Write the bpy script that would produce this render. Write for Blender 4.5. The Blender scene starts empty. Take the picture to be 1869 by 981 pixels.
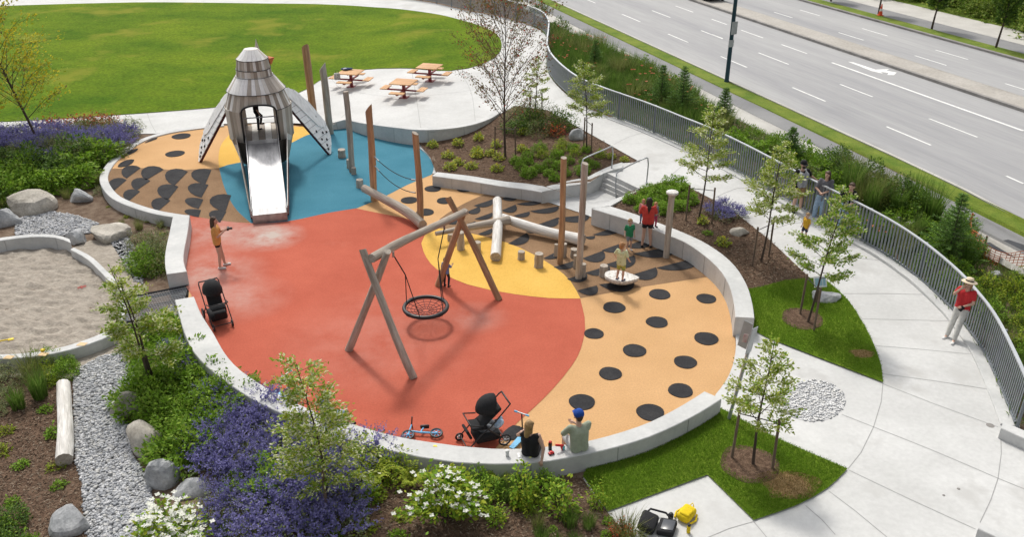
import bpy, bmesh, math, random
import numpy as np
from mathutils import Vector, Matrix, Quaternion, noise
from mathutils.geometry import delaunay_2d_cdt
R = math.radians
random.seed(11); np.random.seed(11)
scene = bpy.context.scene
COL = scene.collection

# ------------------------------------------------------------------ camera, sky, sun, exposure
CAM_H, PITCH, FPX, CX, CY = 12.0, R(26.7), 1600.0, 934.5, 490.5
cam = bpy.data.cameras.new('camera')
cam.sensor_width = 36.0; cam.lens = FPX/1869.0*36.0
cam.clip_start = 0.1; cam.clip_end = 2000
camo = bpy.data.objects.new('camera', cam); COL.objects.link(camo)
camo.location = (0, 0, CAM_H); camo.rotation_euler = (math.pi/2-PITCH, 0, 0)
scene.camera = camo
SUN_EL, SUN_AZ = R(54), R(-20)          # azimuth measured from +Y towards +X
w = bpy.data.worlds.new('World'); scene.world = w; w.use_nodes = True
nt = w.node_tree; bg = nt.nodes['Background']
sky = nt.nodes.new('ShaderNodeTexSky'); sky.sky_type = 'NISHITA'; sky.sun_disc = False
sky.sun_elevation = SUN_EL; sky.sun_rotation = SUN_AZ
sky.air_density = 1.0; sky.dust_density = 4.0; sky.ozone_density = 1.0
hs_ = nt.nodes.new('ShaderNodeHueSaturation'); hs_.inputs['Saturation'].default_value = .2   # thin bright cloud: a paler sky
nt.links.new(sky.outputs[0], hs_.inputs['Color']); nt.links.new(hs_.outputs[0], bg.inputs[0]); bg.inputs[1].default_value = 0.15
sl = bpy.data.lights.new('sun', 'SUN'); sl.energy = 2.0; sl.angle = R(7); sl.color = (1, .95, .86)
so = bpy.data.objects.new('sun', sl); COL.objects.link(so)
sd = Vector((math.sin(SUN_AZ)*math.cos(SUN_EL), math.cos(SUN_AZ)*math.cos(SUN_EL), math.sin(SUN_EL)))
so.rotation_euler = sd.to_track_quat('Z', 'Y').to_euler()
scene.view_settings.view_transform = 'Standard'; scene.view_settings.look = 'None'
scene.view_settings.exposure = 0.2; scene.view_settings.gamma = 1.0

# ------------------------------------------------------------------ geometry of the place
def sm(t):
    t = max(0.0, min(1.0, t)); return t*t*(3-2*t)
def g(x, y):
    """terrain height: upper terrace 0.6 m at the back right, dry creek hollow at the left"""
    lf = sm((-x-3.5)/7.5)
    return .6*sm((y-18)/13)*(1-lf) + (-.35+.35*sm((y-31)/4.5))*lf
_cp, _sp = math.cos(PITCH), math.sin(PITCH)
def ray(px, py):
    a, b = (px-CX)/FPX, -(py-CY)/FPX
    return Vector((a, _cp+b*_sp, -_sp+b*_cp))
def P(px, py, z=0.0):
    """the point of the level z that was surveyed at photo position px,py"""
    d = ray(px, py); t = (z-CAM_H)/d.z
    return Vector((d.x*t, d.y*t, z))
def PG(px, py, dz=0.0):
    z = 0.3
    for _ in range(8):
        q = P(px, py, z); z = g(q.x, q.y)+dz
    return P(px, py, z)
def PY(px, py, Y):
    d = ray(px, py); t = Y/d.y
    return Vector((d.x*t, Y, CAM_H+d.z*t))
def ppm(p):
    """photo pixels per metre at a point"""
    return FPX/((p.y)*_cp+(CAM_H-p.z)*_sp)

# ------------------------------------------------------------------ object helpers
def link(o, parent=None):
    COL.objects.link(o)
    if parent is not None: o.parent = parent
    return o
def tag(o, label=None, cat=None, group=None, kind=None):
    if label: o['label'] = label
    if cat: o['category'] = cat
    if group: o['group'] = group
    if kind: o['kind'] = kind
    return o
def emp(name, loc, rz=0, label=None, cat=None, group=None, s=1.0):
    o = bpy.data.objects.new(name, None); o.location = loc; o.rotation_euler = (0, 0, rz); o.scale = (s, s, s)
    o.empty_display_size = .1
    return tag(link(o), label, cat, group)
def ob(name, me, parent=None, loc=None, rot=None, scale=None):
    o = bpy.data.objects.new(name, me)
    if loc is not None: o.location = loc
    if rot is not None: o.rotation_euler = rot
    if scale is not None: o.scale = scale
    return link(o, parent)
def copy_tree(o, parent=None):
    c = o.copy(); COL.objects.link(c); c.parent = parent
    for ch in list(o.children): copy_tree(ch, c)
    return c
def frame(d):
    d = d.normalized(); u = Vector((0, 0, 1)) if abs(d.z) < .9 else Vector((1, 0, 0))
    a = d.cross(u).normalized(); return a, a.cross(d).normalized()
class MB:
    def __init__(s): s.v = []; s.f = []; s.m = []; s.sm = []
    def add(s, vs, fs, mi=0, smooth=False):
        b = len(s.v); s.v += [tuple(v) for v in vs]
        for f in fs: s.f.append(tuple(i+b for i in f)); s.m.append(mi); s.sm.append(smooth)
        return s
    def box(s, c, sz, rot=None, mi=0, bev=0.0):
        x, y, z = [k/2 for k in sz]
        if bev <= 0:
            vs = [Vector((i*x, j*y, k*z)) for k in (-1, 1) for i, j in ((-1, -1), (1, -1), (1, 1), (-1, 1))]
            fs = [(3, 2, 1, 0), (4, 5, 6, 7), (0, 1, 5, 4), (1, 2, 6, 5), (2, 3, 7, 6), (3, 0, 4, 7)]
        else:
            bm = bmesh.new(); bmesh.ops.create_cube(bm, size=1)
            for v in bm.verts: v.co = Vector((v.co.x*sz[0], v.co.y*sz[1], v.co.z*sz[2]))
            bmesh.ops.bevel(bm, geom=bm.edges[:], offset=bev, segments=2, profile=.5, affect='EDGES')
            bm.verts.index_update(); vs = [v.co.copy() for v in bm.verts]; fs = [[v.index for v in f.verts] for f in bm.faces]; bm.free()
        if rot is not None:
            M = rot if isinstance(rot, Matrix) else Matrix.Rotation(rot, 3, 'Z'); vs = [M @ v for v in vs]
        c = Vector(c); return s.add([v+c for v in vs], fs, mi, bev > 0)
    def tube(s, pts, r, n=8, mi=0, cap=True, smooth=True):
        pts = [Vector(p) for p in pts]
        if not hasattr(r, '__len__'): r = [r]*len(pts)
        vs = []; a = None
        for i, p in enumerate(pts):
            d = (pts[min(i+1, len(pts)-1)]-pts[max(i-1, 0)])
            if a is None: a, b = frame(d)
            else:
                d = d.normalized(); a = (a-d*a.dot(d)).normalized(); b = a.cross(d).normalized()
            for k in range(n):
                t = 2*math.pi*k/n; vs.append(p+(a*math.cos(t)+b*math.sin(t))*r[i])
        fs = [(i*n+k, i*n+(k+1) % n, (i+1)*n+(k+1) % n, (i+1)*n+k) for i in range(len(pts)-1) for k in range(n)]
        s.add(vs, fs, mi, smooth)
        if cap:
            m = len(pts)-1
            s.add(vs[:n], [tuple(range(n-1, -1, -1))], mi); s.add(vs[m*n:], [tuple(range(n))], mi)
        return s
    def ball(s, c, r, n=10, m=7, mi=0):
        if not hasattr(r, '__len__'): r = (r, r, r)
        c = Vector(c); vs = []
        for j in range(1, m):
            ph = math.pi*j/m
            for k in range(n):
                t = 2*math.pi*k/n; vs.append(c+Vector((math.cos(t)*math.sin(ph)*r[0], math.sin(t)*math.sin(ph)*r[1], math.cos(ph)*r[2])))
        vs.append(c+Vector((0, 0, r[2]))); vs.append(c-Vector((0, 0, r[2]))); T = len(vs)-2
        fs = [(j*n+k, j*n+(k+1) % n, (j+1)*n+(k+1) % n, (j+1)*n+k) for j in range(m-2) for k in range(n)]
        fs = [tuple(reversed(f)) for f in fs]
        fs += [(T, k, (k+1) % n) for k in range(n)] + [(T+1, (m-2)*n+(k+1) % n, (m-2)*n+k) for k in range(n)]
        return s.add(vs, fs, mi, True)
    def lathe(s, prof, n=16, mi=0, c=(0, 0, 0), M=None, smooth=True):
        c = Vector(c); vs = []
        for r, z in prof:
            for k in range(n):
                t = 2*math.pi*k/n; v = Vector((math.cos(t)*r, math.sin(t)*r, z)); vs.append((M @ v if M else v)+c)
        fs = [(i*n+k, i*n+(k+1) % n, (i+1)*n+(k+1) % n, (i+1)*n+k) for i in range(len(prof)-1) for k in range(n)]
        return s.add(vs, fs, mi, smooth)
    def prism(s, poly, z0, z1, mi=0):
        n = len(poly); vs = [Vector((p[0], p[1], z0)) for p in poly]+[Vector((p[0], p[1], z1)) for p in poly]
        fs = [tuple(range(n-1, -1, -1)), tuple(range(n, 2*n))]+[(i, (i+1) % n, n+(i+1) % n, n+i) for i in range(n)]
        return s.add(vs, fs, mi)
    def plate(s, quad, th, mi=0):
        """a thick sheet under a polygon in space"""
        q = [Vector(p) for p in quad]; nrm = (q[1]-q[0]).cross(q[-1]-q[0]).normalized(); n = len(q)
        vs = q+[p-nrm*th for p in q]
        return s.add(vs, [tuple(range(n)), tuple(range(2*n-1, n-1, -1))]+[(i, n+i, n+(i+1) % n, (i+1) % n) for i in range(n)], mi)
    def mesh(s, name, mats):
        me = bpy.data.meshes.new(name); me.from_pydata(s.v, [], s.f)
        for m in (mats if isinstance(mats, (list, tuple)) else [mats]): me.materials.append(m)
        me.polygons.foreach_set('material_index', s.m); me.polygons.foreach_set('use_smooth', s.sm); me.update()
        return me
    def build(s, name, mats, parent=None, loc=None, rot=None, scale=None):
        return ob(name, s.mesh(name, mats), parent, loc, rot, scale)
def np_mesh(name, V, F, mats, mi=None, smooth=False):
    """quads from numpy arrays"""
    me = bpy.data.meshes.new(name); V = np.asarray(V, dtype=np.float32); F = np.asarray(F, dtype=np.int32)
    me.vertices.add(len(V)); me.vertices.foreach_set('co', V.ravel())
    k = F.shape[1]; me.loops.add(F.size); me.loops.foreach_set('vertex_index', F.ravel())
    me.polygons.add(len(F)); me.polygons.foreach_set('loop_start', np.arange(len(F), dtype=np.int32)*k)
    for m in (mats if isinstance(mats, (list, tuple)) else [mats]): me.materials.append(m)
    if mi is not None: me.polygons.foreach_set('material_index', np.asarray(mi, dtype=np.int32))
    if smooth: me.polygons.foreach_set('use_smooth', np.ones(len(F), dtype=bool))
    me.update(calc_edges=True); return me
def smooth_line(pts, step, closed=False):
    """Catmull-Rom through the points, resampled"""
    pts = [Vector(p) for p in pts]; n = len(pts); out = []
    for i in range(n if closed else n-1):
        p1, p2 = pts[i], pts[(i+1) % n]
        p0 = pts[(i-1) % n] if closed or i > 0 else p1*2-p2
        p3 = pts[(i+2) % n] if closed or i+2 < n else p2*2-p1
        k = max(1, int((p2-p1).length/step))
        for j in range(k):
            t = j/k; out.append(.5*((2*p1)+(p2-p0)*t+(2*p0-5*p1+4*p2-p3)*t*t+(3*p1-p0-3*p2+p3)*t**3))
    if not closed: out.append(pts[-1])
    return out
def resample(pts, n):
    L = [0]
    for a, b in zip(pts, pts[1:]): L.append(L[-1]+(b-a).length)
    out = []; j = 0
    for i in range(n):
        d = L[-1]*i/(n-1)
        while j < len(pts)-2 and L[j+1] < d: j += 1
        t = (d-L[j])/max(1e-9, L[j+1]-L[j]); out.append(pts[j].lerp(pts[j+1], t))
    return out
def inside(poly, x, y):
    c = False; n = len(poly); j = n-1
    for i in range(n):
        xi, yi = poly[i][0], poly[i][1]; xj, yj = poly[j][0], poly[j][1]
        if (yi > y) != (yj > y) and x < (xj-xi)*(y-yi)/(yj-yi)+xi: c = not c
        j = i
    return c
def sheet(name, poly, m, h, dz, grid=1.0, kind='structure', parent=None, jit=0.0):
    """a ground sheet following height h(x,y)+dz inside a polygon of world points"""
    vs = [Vector((p[0], p[1])) for p in poly]; n = len(vs)
    xs = [p.x for p in vs]; ys = [p.y for p in vs]
    if grid:
        x = min(xs)+grid/2
        while x < max(xs):
            y = min(ys)+grid/2
            while y < max(ys):
                if inside(poly, x, y): vs.append(Vector((x, y)))
                y += grid
            x += grid
    r = delaunay_2d_cdt(vs, [(i, (i+1) % n) for i in range(n)], [], 1, 1e-5)
    V = [(p.x, p.y, h(p.x, p.y)+dz) for p in r[0]]
    me = bpy.data.meshes.new(name); F = []
    for f in r[2]:
        a, b, c = [r[0][i] for i in f[:3]]
        F.append(f if (b-a).cross(c-a) > 0 else f[::-1])
    me.from_pydata(V, [], F); me.materials.append(m)
    me.polygons.foreach_set('use_smooth', [True]*len(F)); me.update()
    o = ob(name, me, parent)
    if kind: o['kind'] = kind
    return o
flat = lambda x, y: 0.0

# ------------------------------------------------------------------ materials
def _new(name):
    m = bpy.data.materials.new(name); m.use_nodes = True
    t = m.node_tree; return m, t, t.nodes['Principled BSDF']
def N(t, typ, **kw):
    n = t.nodes.new(typ)
    for k, v in kw.items():
        if k in n.inputs: n.inputs[k].default_value = v
        else: setattr(n, k, v)
    return n
def c4(c): return (c[0], c[1], c[2], 1)
def mul(c, k): return tuple(min(1, x*k) for x in c[:3])
def ramp(t, stops):
    n = t.nodes.new('ShaderNodeValToRGB'); e = n.color_ramp.elements
    while len(e) < len(stops): e.new(.5)
    for q, (p, c) in zip(e, stops): q.position = p; q.color = c4(c)
    return n
def mat(name, col, rough=.85, var=.18, sc=3.0, bump=.0, bsc=40.0, col2=None, stretch=(1, 1, 1), metal=0, spec=.35, rnd=0, patch=None, fine=.0, fsc=60):
    """base colour with two scales of noise; rnd = variation per object; patch = (colour, scale, threshold) wear"""
    m, t, b = _new(name); L = t.links
    tc = N(t, 'ShaderNodeTexCoord'); mp = N(t, 'ShaderNodeMapping'); mp.inputs['Scale'].default_value = stretch
    L.new(tc.outputs['Object'], mp.inputs[0])
    if rnd:
        oi0 = N(t, 'ShaderNodeObjectInfo'); mm = N(t, 'ShaderNodeMath', operation='MULTIPLY'); mm.inputs[1].default_value = 37.0
        L.new(oi0.outputs['Random'], mm.inputs[0]); L.new(mm.outputs[0], mp.inputs['Location'])
    n1 = N(t, 'ShaderNodeTexNoise', Scale=sc, Detail=6.0, Roughness=.62); L.new(mp.outputs[0], n1.inputs['Vector'])
    lo, hi = (mul(col, 1-var), mul(col, 1+var)) if col2 is None else (col, col2)
    r = ramp(t, [(.34, lo), (.66, hi)]); L.new(n1.outputs[0], r.inputs[0]); out = r.outputs[0]
    if fine:
        n2 = N(t, 'ShaderNodeTexNoise', Scale=fsc, Detail=3.0, Roughness=.7); L.new(mp.outputs[0], n2.inputs['Vector'])
        r2 = ramp(t, [(.3, (1-fine,)*3), (.7, (1+fine,)*3)]); L.new(n2.outputs[0], r2.inputs[0])
        mx = N(t, 'ShaderNodeMix', data_type='RGBA', blend_type='MULTIPLY'); mx.inputs[0].default_value = 1
        L.new(out, mx.inputs[6]); L.new(r2.outputs[0], mx.inputs[7]); out = mx.outputs[2]
    if patch:
        pc, psc, th = patch
        n3 = N(t, 'ShaderNodeTexNoise', Scale=psc, Detail=5.0, Roughness=.6); L.new(tc.outputs['Object'], n3.inputs['Vector'])
        r3 = ramp(t, [(th, (0, 0, 0)), (min(1, th+.12), (1, 1, 1))]); L.new(n3.outputs[0], r3.inputs[0])
        mx = N(t, 'ShaderNodeMix', data_type='RGBA'); L.new(r3.outputs[0], mx.inputs[0]); L.new(out, mx.inputs[6]); mx.inputs[7].default_value = c4(pc); out = mx.outputs[2]
    if rnd:
        oi = N(t, 'ShaderNodeObjectInfo'); r4 = ramp(t, [(0, (1-rnd,)*3), (1, (1+rnd,)*3)]); L.new(oi.outputs['Random'], r4.inputs[0])
        mx = N(t, 'ShaderNodeMix', data_type='RGBA', blend_type='MULTIPLY'); mx.inputs[0].default_value = 1
        L.new(out, mx.inputs[6]); L.new(r4.outputs[0], mx.inputs[7]); out = mx.outputs[2]
    L.new(out, b.inputs['Base Color'])
    b.inputs['Roughness'].default_value = rough; b.inputs['Metallic'].default_value = metal; b.inputs['Specular IOR Level'].default_value = spec
    if bump:
        nb = N(t, 'ShaderNodeTexNoise', Scale=bsc, Detail=4.0, Roughness=.6); L.new(mp.outputs[0], nb.inputs['Vector'])
        bp = N(t, 'ShaderNodeBump', Strength=bump, Distance=.02); L.new(nb.outputs[0], bp.inputs['Height']); L.new(bp.outputs[0], b.inputs['Normal'])
    return m
def leafmat(name, cols, trans=.45, rough=.55, rnd=.0):
    """leaf colours picked at random per leaf"""
    m, t, b = _new(name); L = t.links
    ge = N(t, 'ShaderNodeNewGeometry'); k = len(cols)
    r = ramp(t, [((i+.5)/k, c) for i, c in enumerate(cols)]); L.new(ge.outputs['Random Per Island'], r.inputs[0]); out = r.outputs[0]
    if rnd:
        oi = N(t, 'ShaderNodeObjectInfo'); r4 = ramp(t, [(0, (1-rnd,)*3), (1, (1+rnd,)*3)]); L.new(oi.outputs['Random'], r4.inputs[0])
        mx = N(t, 'ShaderNodeMix', data_type='RGBA', blend_type='MULTIPLY'); mx.inputs[0].default_value = 1
        L.new(out, mx.inputs[6]); L.new(r4.outputs[0], mx.inputs[7]); out = mx.outputs[2]
    L.new(out, b.inputs['Base Color']); b.inputs['Roughness'].default_value = rough; b.inputs['Specular IOR Level'].default_value = .12
    if trans:
        tr = N(t, 'ShaderNodeBsdfTranslucent'); L.new(out, tr.inputs[0]); ms = N(t, 'ShaderNodeMixShader'); ms.inputs[0].default_value = trans
        L.new(b.outputs[0], ms.inputs[1]); L.new(tr.outputs[0], ms.inputs[2]); L.new(ms.outputs[0], t.nodes['Material Output'].inputs[0])
    return m
def plain(name, col, rough=.6, metal=0, spec=.4, var=.08):
    return mat(name, col, rough, var, 12, metal=metal, spec=spec)
M = {}
M['mulch'] = mat('mulch', (.07, .042, .028), .95, col2=(.16, .105, .072), sc=9, bump=.8, bsc=45, fine=.5, fsc=38, spec=.12)
M['soil'] = mat('soil', (.10, .065, .045), .95, col2=(.20, .15, .11), sc=3, bump=.7, bsc=30, fine=.35, fsc=40, spec=.12)
M['concrete'] = mat('concrete', (.48, .48, .47), .8, col2=(.58, .58, .57), sc=.4, bump=.1, bsc=60, fine=.06, fsc=9, patch=((.462, .458, .445), .7, .56))
M['wall'] = mat('wall_concrete', (.46, .465, .46), .8, col2=(.57, .57, .56), sc=1.1, bump=.15, bsc=50, fine=.06, fsc=9)
M['joint'] = plain('joint_grey', (.30, .30, .295), .9)  # plain grey of the paving and wall joint strips
M['redrub'] = mat('red_rubber', (.40, .094, .058), .9, col2=(.465, .117, .073), sc=.55, bump=.35, bsc=160, fine=.11, fsc=24, patch=((.50, .17, .12), .22, .62), spec=.12)
def dusty(m, spots, col):
    """pale scuffed dust where feet land: round spots with ragged edges"""
    t = m.node_tree; L = t.links; b = t.nodes['Principled BSDF']; out = b.inputs['Base Color'].links[0].from_socket
    tc = N(t, 'ShaderNodeTexCoord'); nz = N(t, 'ShaderNodeTexNoise', Scale=1.1, Detail=7.0, Roughness=.7); L.new(tc.outputs['Object'], nz.inputs['Vector'])
    for (x, y, r, k) in spots:
        d = N(t, 'ShaderNodeVectorMath', operation='DISTANCE'); L.new(tc.outputs['Object'], d.inputs[0]); d.inputs[1].default_value = (x, y, 0)
        mr = N(t, 'ShaderNodeMapRange'); mr.inputs['From Min'].default_value = 0; mr.inputs['From Max'].default_value = r; mr.inputs['To Min'].default_value = 1; mr.inputs['To Max'].default_value = 0; L.new(d.outputs['Value'], mr.inputs[0])
        nr = N(t, 'ShaderNodeMapRange'); nr.inputs['From Min'].default_value = .3; nr.inputs['From Max'].default_value = .7; L.new(nz.outputs[0], nr.inputs[0])
        mu = N(t, 'ShaderNodeMath', operation='MULTIPLY'); L.new(mr.outputs[0], mu.inputs[0]); L.new(nr.outputs[0], mu.inputs[1]); m2 = N(t, 'ShaderNodeMath', operation='MULTIPLY'); L.new(mu.outputs[0], m2.inputs[0]); m2.inputs[1].default_value = k
        mx = N(t, 'ShaderNodeMix', data_type='RGBA'); L.new(m2.outputs[0], mx.inputs[0]); L.new(out, mx.inputs[6]); mx.inputs[7].default_value = c4(col); out = mx.outputs[2]
    L.new(out, b.inputs['Base Color'])
_q = [P(490, 432), P(400, 425), P(375, 500), P(440, 545), P(690, 620), P(870, 580)]
dusty(M['redrub'], [(_q[0].x, _q[0].y, 1.3, 1.9), (_q[1].x, _q[1].y, 2.0, .9), (_q[2].x, _q[2].y, 2.0, .9), (_q[3].x, _q[3].y, 1.6, .6), (_q[4].x, _q[4].y, 3, .25), (_q[5].x, _q[5].y, 1.0, .5)], (.46, .38, .34))
M['tan'] = mat('tan_rubber', (.52, .31, .145), .9, col2=(.585, .355, .175), sc=.5, bump=.35, bsc=160, fine=.12, fsc=24, spec=.12)
M['yellow'] = mat('yellow_rubber', (.62, .37, .078), .9, col2=(.69, .43, .105), sc=.6, bump=.35, bsc=160, fine=.12, fsc=24, spec=.12)
M['brown'] = mat('brown_rubber', (.205, .125, .07), .92, col2=(.27, .17, .098), sc=.8, bump=.35, bsc=160, fine=.26, fsc=24, spec=.12)
M['blue'] = mat('blue_rubber', (.045, .175, .245), .9, col2=(.065, .215, .29), sc=.5, bump=.35, bsc=160, fine=.12, fsc=24, spec=.12)
M['black'] = mat('black_rubber', (.03, .03, .033), .9, col2=(.046, .045, .047), sc=2, bump=.35, bsc=160, fine=.25, fsc=24, spec=.12)
M['lawn'] = mat('lawn_grass', (.055, .118, .003), .95, col2=(.13, .19, .008), sc=.16, bump=.7, bsc=60, fine=.45, fsc=7, patch=((.18, .20, .02), .22, .55), stretch=(1, 1.4, 1), spec=.08)
M['turf'] = mat('turf', (.10, .185, .012), .95, col2=(.19, .27, .03), sc=.9, bump=.6, bsc=60, fine=.3, fsc=30, spec=.08)
M['verge'] = mat('verge_grass', (.09, .15, .018), .9, col2=(.18, .22, .035), sc=1.1, bump=.6, bsc=50, fine=.3, fsc=20, spec=.12)
M['asphalt'] = mat('asphalt', (.20, .20, .205), .9, col2=(.25, .25, .25), sc=.5, bump=.25, bsc=90, fine=.08, fsc=25, stretch=(1, 1, 1))
M['road'] = mat('road_asphalt', (.285, .285, .293), .85, col2=(.375, .372, .37), sc=.55, bump=.2, bsc=60, fine=.07, fsc=9)
M['strip'] = mat('pavement_concrete', (.42, .405, .375), .85, col2=(.50, .485, .45), sc=.8, bump=.15, bsc=50, fine=.06, fsc=10)
M['median'] = mat('median_concrete', (.35, .325, .29), .9, col2=(.42, .395, .36), sc=.6, fine=.15, fsc=7)
M['kerb'] = mat('kerb', (.20, .19, .18), .9, col2=(.30, .285, .27), sc=1.2)
M['paint'] = mat('road_paint', (.72, .72, .70), .7, var=.1, sc=4, fine=.12, fsc=15)
M['sand'] = mat('sand', (.27, .235, .195), .95, col2=(.36, .32, .27), sc=2.5, bump=1.0, bsc=9, fine=.25, fsc=11, stretch=(1, 1.9, 1))
M['bark'] = mat('bark', (.075, .055, .042), .9, var=.35, sc=9, stretch=(1, 1, .25), bump=.5, bsc=30)
M['stake'] = mat('stake_wood', (.15, .11, .08), .9, var=.3, sc=9, stretch=(1, 1, .2))
WS = (1, 1, .09)
M['wood_grey'] = mat('weathered_log', (.26, .215, .175), .85, col2=(.48, .43, .37), sc=9, stretch=WS, bump=.45, bsc=26, fine=.18, fsc=30, rnd=.06)
M['wood_brown'] = mat('brown_log', (.25, .145, .082), .8, col2=(.47, .295, .17), sc=9, stretch=WS, bump=.4, bsc=26, fine=.15, fsc=30, rnd=.08)
M['wood_pale'] = mat('pale_log', (.47, .445, .41), .85, col2=(.74, .72, .69), sc=10, stretch=WS, bump=.5, bsc=26, fine=.2, fsc=30)
M['wood_end'] = mat('log_end_grain', (.30, .255, .21), .9, col2=(.47, .42, .36), sc=14, fine=.2, fsc=50)
M['steel'] = mat('brushed_steel', (.34, .34, .35), .45, var=.3, sc=4, metal=1, stretch=(1, .05, 1), bump=.03)
M['galv'] = mat('galvanised_steel', (.42, .44, .46), .45, var=.1, sc=6, metal=.7)
M['fence'] = mat('fence_grey', (.205, .225, .245), .5, var=.12, sc=2, metal=.35)
M['rail'] = mat('fence_top_rail', (.50, .52, .54), .4, var=.08, sc=2, metal=.4)
M['dark'] = plain('dark_metal', (.025, .026, .03), .45, metal=.4)
M['blackfab'] = mat('black_fabric', (.014, .014, .016), .85, var=.3, sc=30, bump=.2, bsc=200)
M['blackpl'] = plain('black_plastic', (.018, .018, .02), .4)
M['rope'] = plain('black_rope', (.02, .02, .022), .8)
M['pole'] = plain('teal_pole', (.012, .045, .06), .4, metal=.2)
M['redmet'] = plain('red_painted_metal', (.22, .025, .03), .5)
M['tabwood'] = mat('table_slat', (.50, .27, .12), .6, col2=(.66, .39, .19), sc=5, stretch=(.2, 1, 1), rnd=.12)
def rock(name, a, b): return mat(name, a, .9, col2=b, sc=1.6, bump=.9, bsc=7, fine=.22, fsc=16, patch=((b[0]*1.25, b[1]*1.25, b[2]*1.22), 2.2, .6))
M['rock_g'] = rock('grey_boulder', (.25, .26, .27), (.46, .465, .47))
M['rock_b'] = rock('tan_boulder', (.29, .265, .225), (.50, .465, .41))
M['pebble'] = leafmat('creek_pebbles', [(.27, .28, .30), (.47, .48, .50), (.37, .38, .40), (.60, .60, .61), (.31, .315, .325), (.50, .495, .48)], 0, .8)
M['pebble_w'] = leafmat('white_pebbles', [(.64, .64, .64), (.50, .51, .53), (.70, .70, .69), (.58, .59, .60), (.66, .65, .63)], 0, .7)
M['chip'] = leafmat('bark_chips', [(.07, .045, .03), (.15, .10, .07), (.10, .065, .043), (.21, .155, .11), (.05, .033, .024), (.27, .215, .16)], 0, .95)
# ------------------------------------------------------------------ surveyed outlines (photo positions)
back_left = [(347, 394), (301, 387), (257, 375), (220, 359), (202, 340), (197, 322), (206, 303), (222, 286), (256, 261), (286, 249), (320, 241), (363, 235), (409, 230)]
back_right = [(500, 226), (587, 229), (607, 233), (648, 236), (711, 246), (751, 259), (765, 268), (780, 281), (788, 294), (792, 305), (789, 317)]
front_in = [(354, 542), (367, 573), (389, 608), (410, 645), (435, 673), (483, 706), (560, 745), (643, 774), (720, 796), (777, 806), (835, 814), (892, 819), (949, 820), (1006, 815), (1060, 808), (1121, 793), (1183, 772), (1240, 743), (1285, 715)]
front_out = [(319, 548), (338, 612), (360, 652), (400, 688), (435, 713), (470, 734), (540, 767), (608, 794), (654, 809), (720, 825), (777, 837), (835, 845), (892, 848), (949, 847), (1006, 842), (1064, 831), (1121, 818), (1183, 799), (1244, 772), (1289, 747), (1317, 729)]
right_in = [(1080, 381), (1154, 404), (1212, 427), (1246, 440), (1276, 459), (1307, 485), (1328, 514), (1339, 550), (1342, 579)]
right_out = [(1112, 376), (1154, 389), (1200, 406), (1246, 424), (1292, 446), (1337, 480), (1363, 520), (1374, 557), (1377, 581)]
lowwall_front = [(789, 321), (800, 322), (860, 331), (920, 341), (962, 346), (989, 351)]
WZ, RZ = .45, .6
xy = lambda p: (p.x, p.y)
# outline of the rubber surface at level 0
play = [P(x, y) for x, y in back_left[::-1]]            # from back middle round the left
play = smooth_line(play, .35)
edge_open = [P(1340, 600), P(1343, 633), P(1337, 670), P(1323, 700), P(1306, 722)]
fi = smooth_line([P(x, y, WZ) for x, y in front_in], .35)
fo = smooth_line([P(x, y, WZ) for x, y in front_out], .35)
ri = smooth_line([P(x, y, RZ) for x, y in right_in], .35)
ro = smooth_line([P(x, y, RZ) for x, y in right_out], .35)
mid = lambda A, B: [((a+b)/2) for a, b in zip(resample(A, 40), resample(B, 40))]
fm, rm = mid(fi, fo), mid(ri, ro)
outline = [xy(p) for p in play]+[xy(P(322, 450)), xy(P(318, 505)), xy(P(345, 530))]
outline += [xy(p) for p in fm]+[xy(p) for p in smooth_line(edge_open, .3)[::-1]]
outline += [xy(p) for p in rm[::-1]]
br = smooth_line([P(x, y) for x, y in back_right], .35)
outline += [xy(P(1071, 393)), xy(P(990, 367)), xy(P(940, 351)), xy(P(800, 324))]+[xy(p) for p in br[::-1]]
outline = [(p[0], p[1]) for p in outline]
PLAY = outline

# planted bed below the plaza, sloping from the play level up to the path
bed_edge = [P(914, 208, .6), P(940, 194, .6), P(1000, 202, .6), P(1055, 233, .6), P(1110, 264, .6), P(1168, 297, .6)]
def hb(x, y):
    q = Vector((x, y)); d = 9e9
    for a, b in zip(bed_edge, bed_edge[1:]):
        a2, b2 = Vector((a.x, a.y)), Vector((b.x, b.y)); t = max(0, min(1, (q-a2).dot(b2-a2)/(b2-a2).length_squared)); d = min(d, (q-a2.lerp(b2, t)).length)
    return .6-.5*sm(d/5.0)
plaza_arc = smooth_line([PG(x, y, .06) for x, y in ((914, 205), (900, 215.6), (868, 228), (825, 236), (768, 239), (711, 235), (660, 228), (628, 221), (607, 227), (588, 226))], .35)
bed_poly = [xy(p) for p in bed_edge]+[xy(P(1136, 301, .6)), xy(P(1078, 331, .5)), xy(P(995, 347, .4)), xy(P(940, 337, .4)), xy(P(800, 318, .3)), xy(P(785, 290)), xy(P(764, 266, .0))]
bed_poly += [xy(p) for p in plaza_arc[::-1] if p.x > PG(768, 239, .06).x]
stair_poly = [xy(P(990, 366)), xy(P(1078, 331, .6)), xy(P(1104, 315, .6)), xy(P(1163, 344, .6)), xy(P(1095, 380, .6)), xy(P(1071, 393))]
hole = [PLAY, bed_poly, stair_poly]

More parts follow.
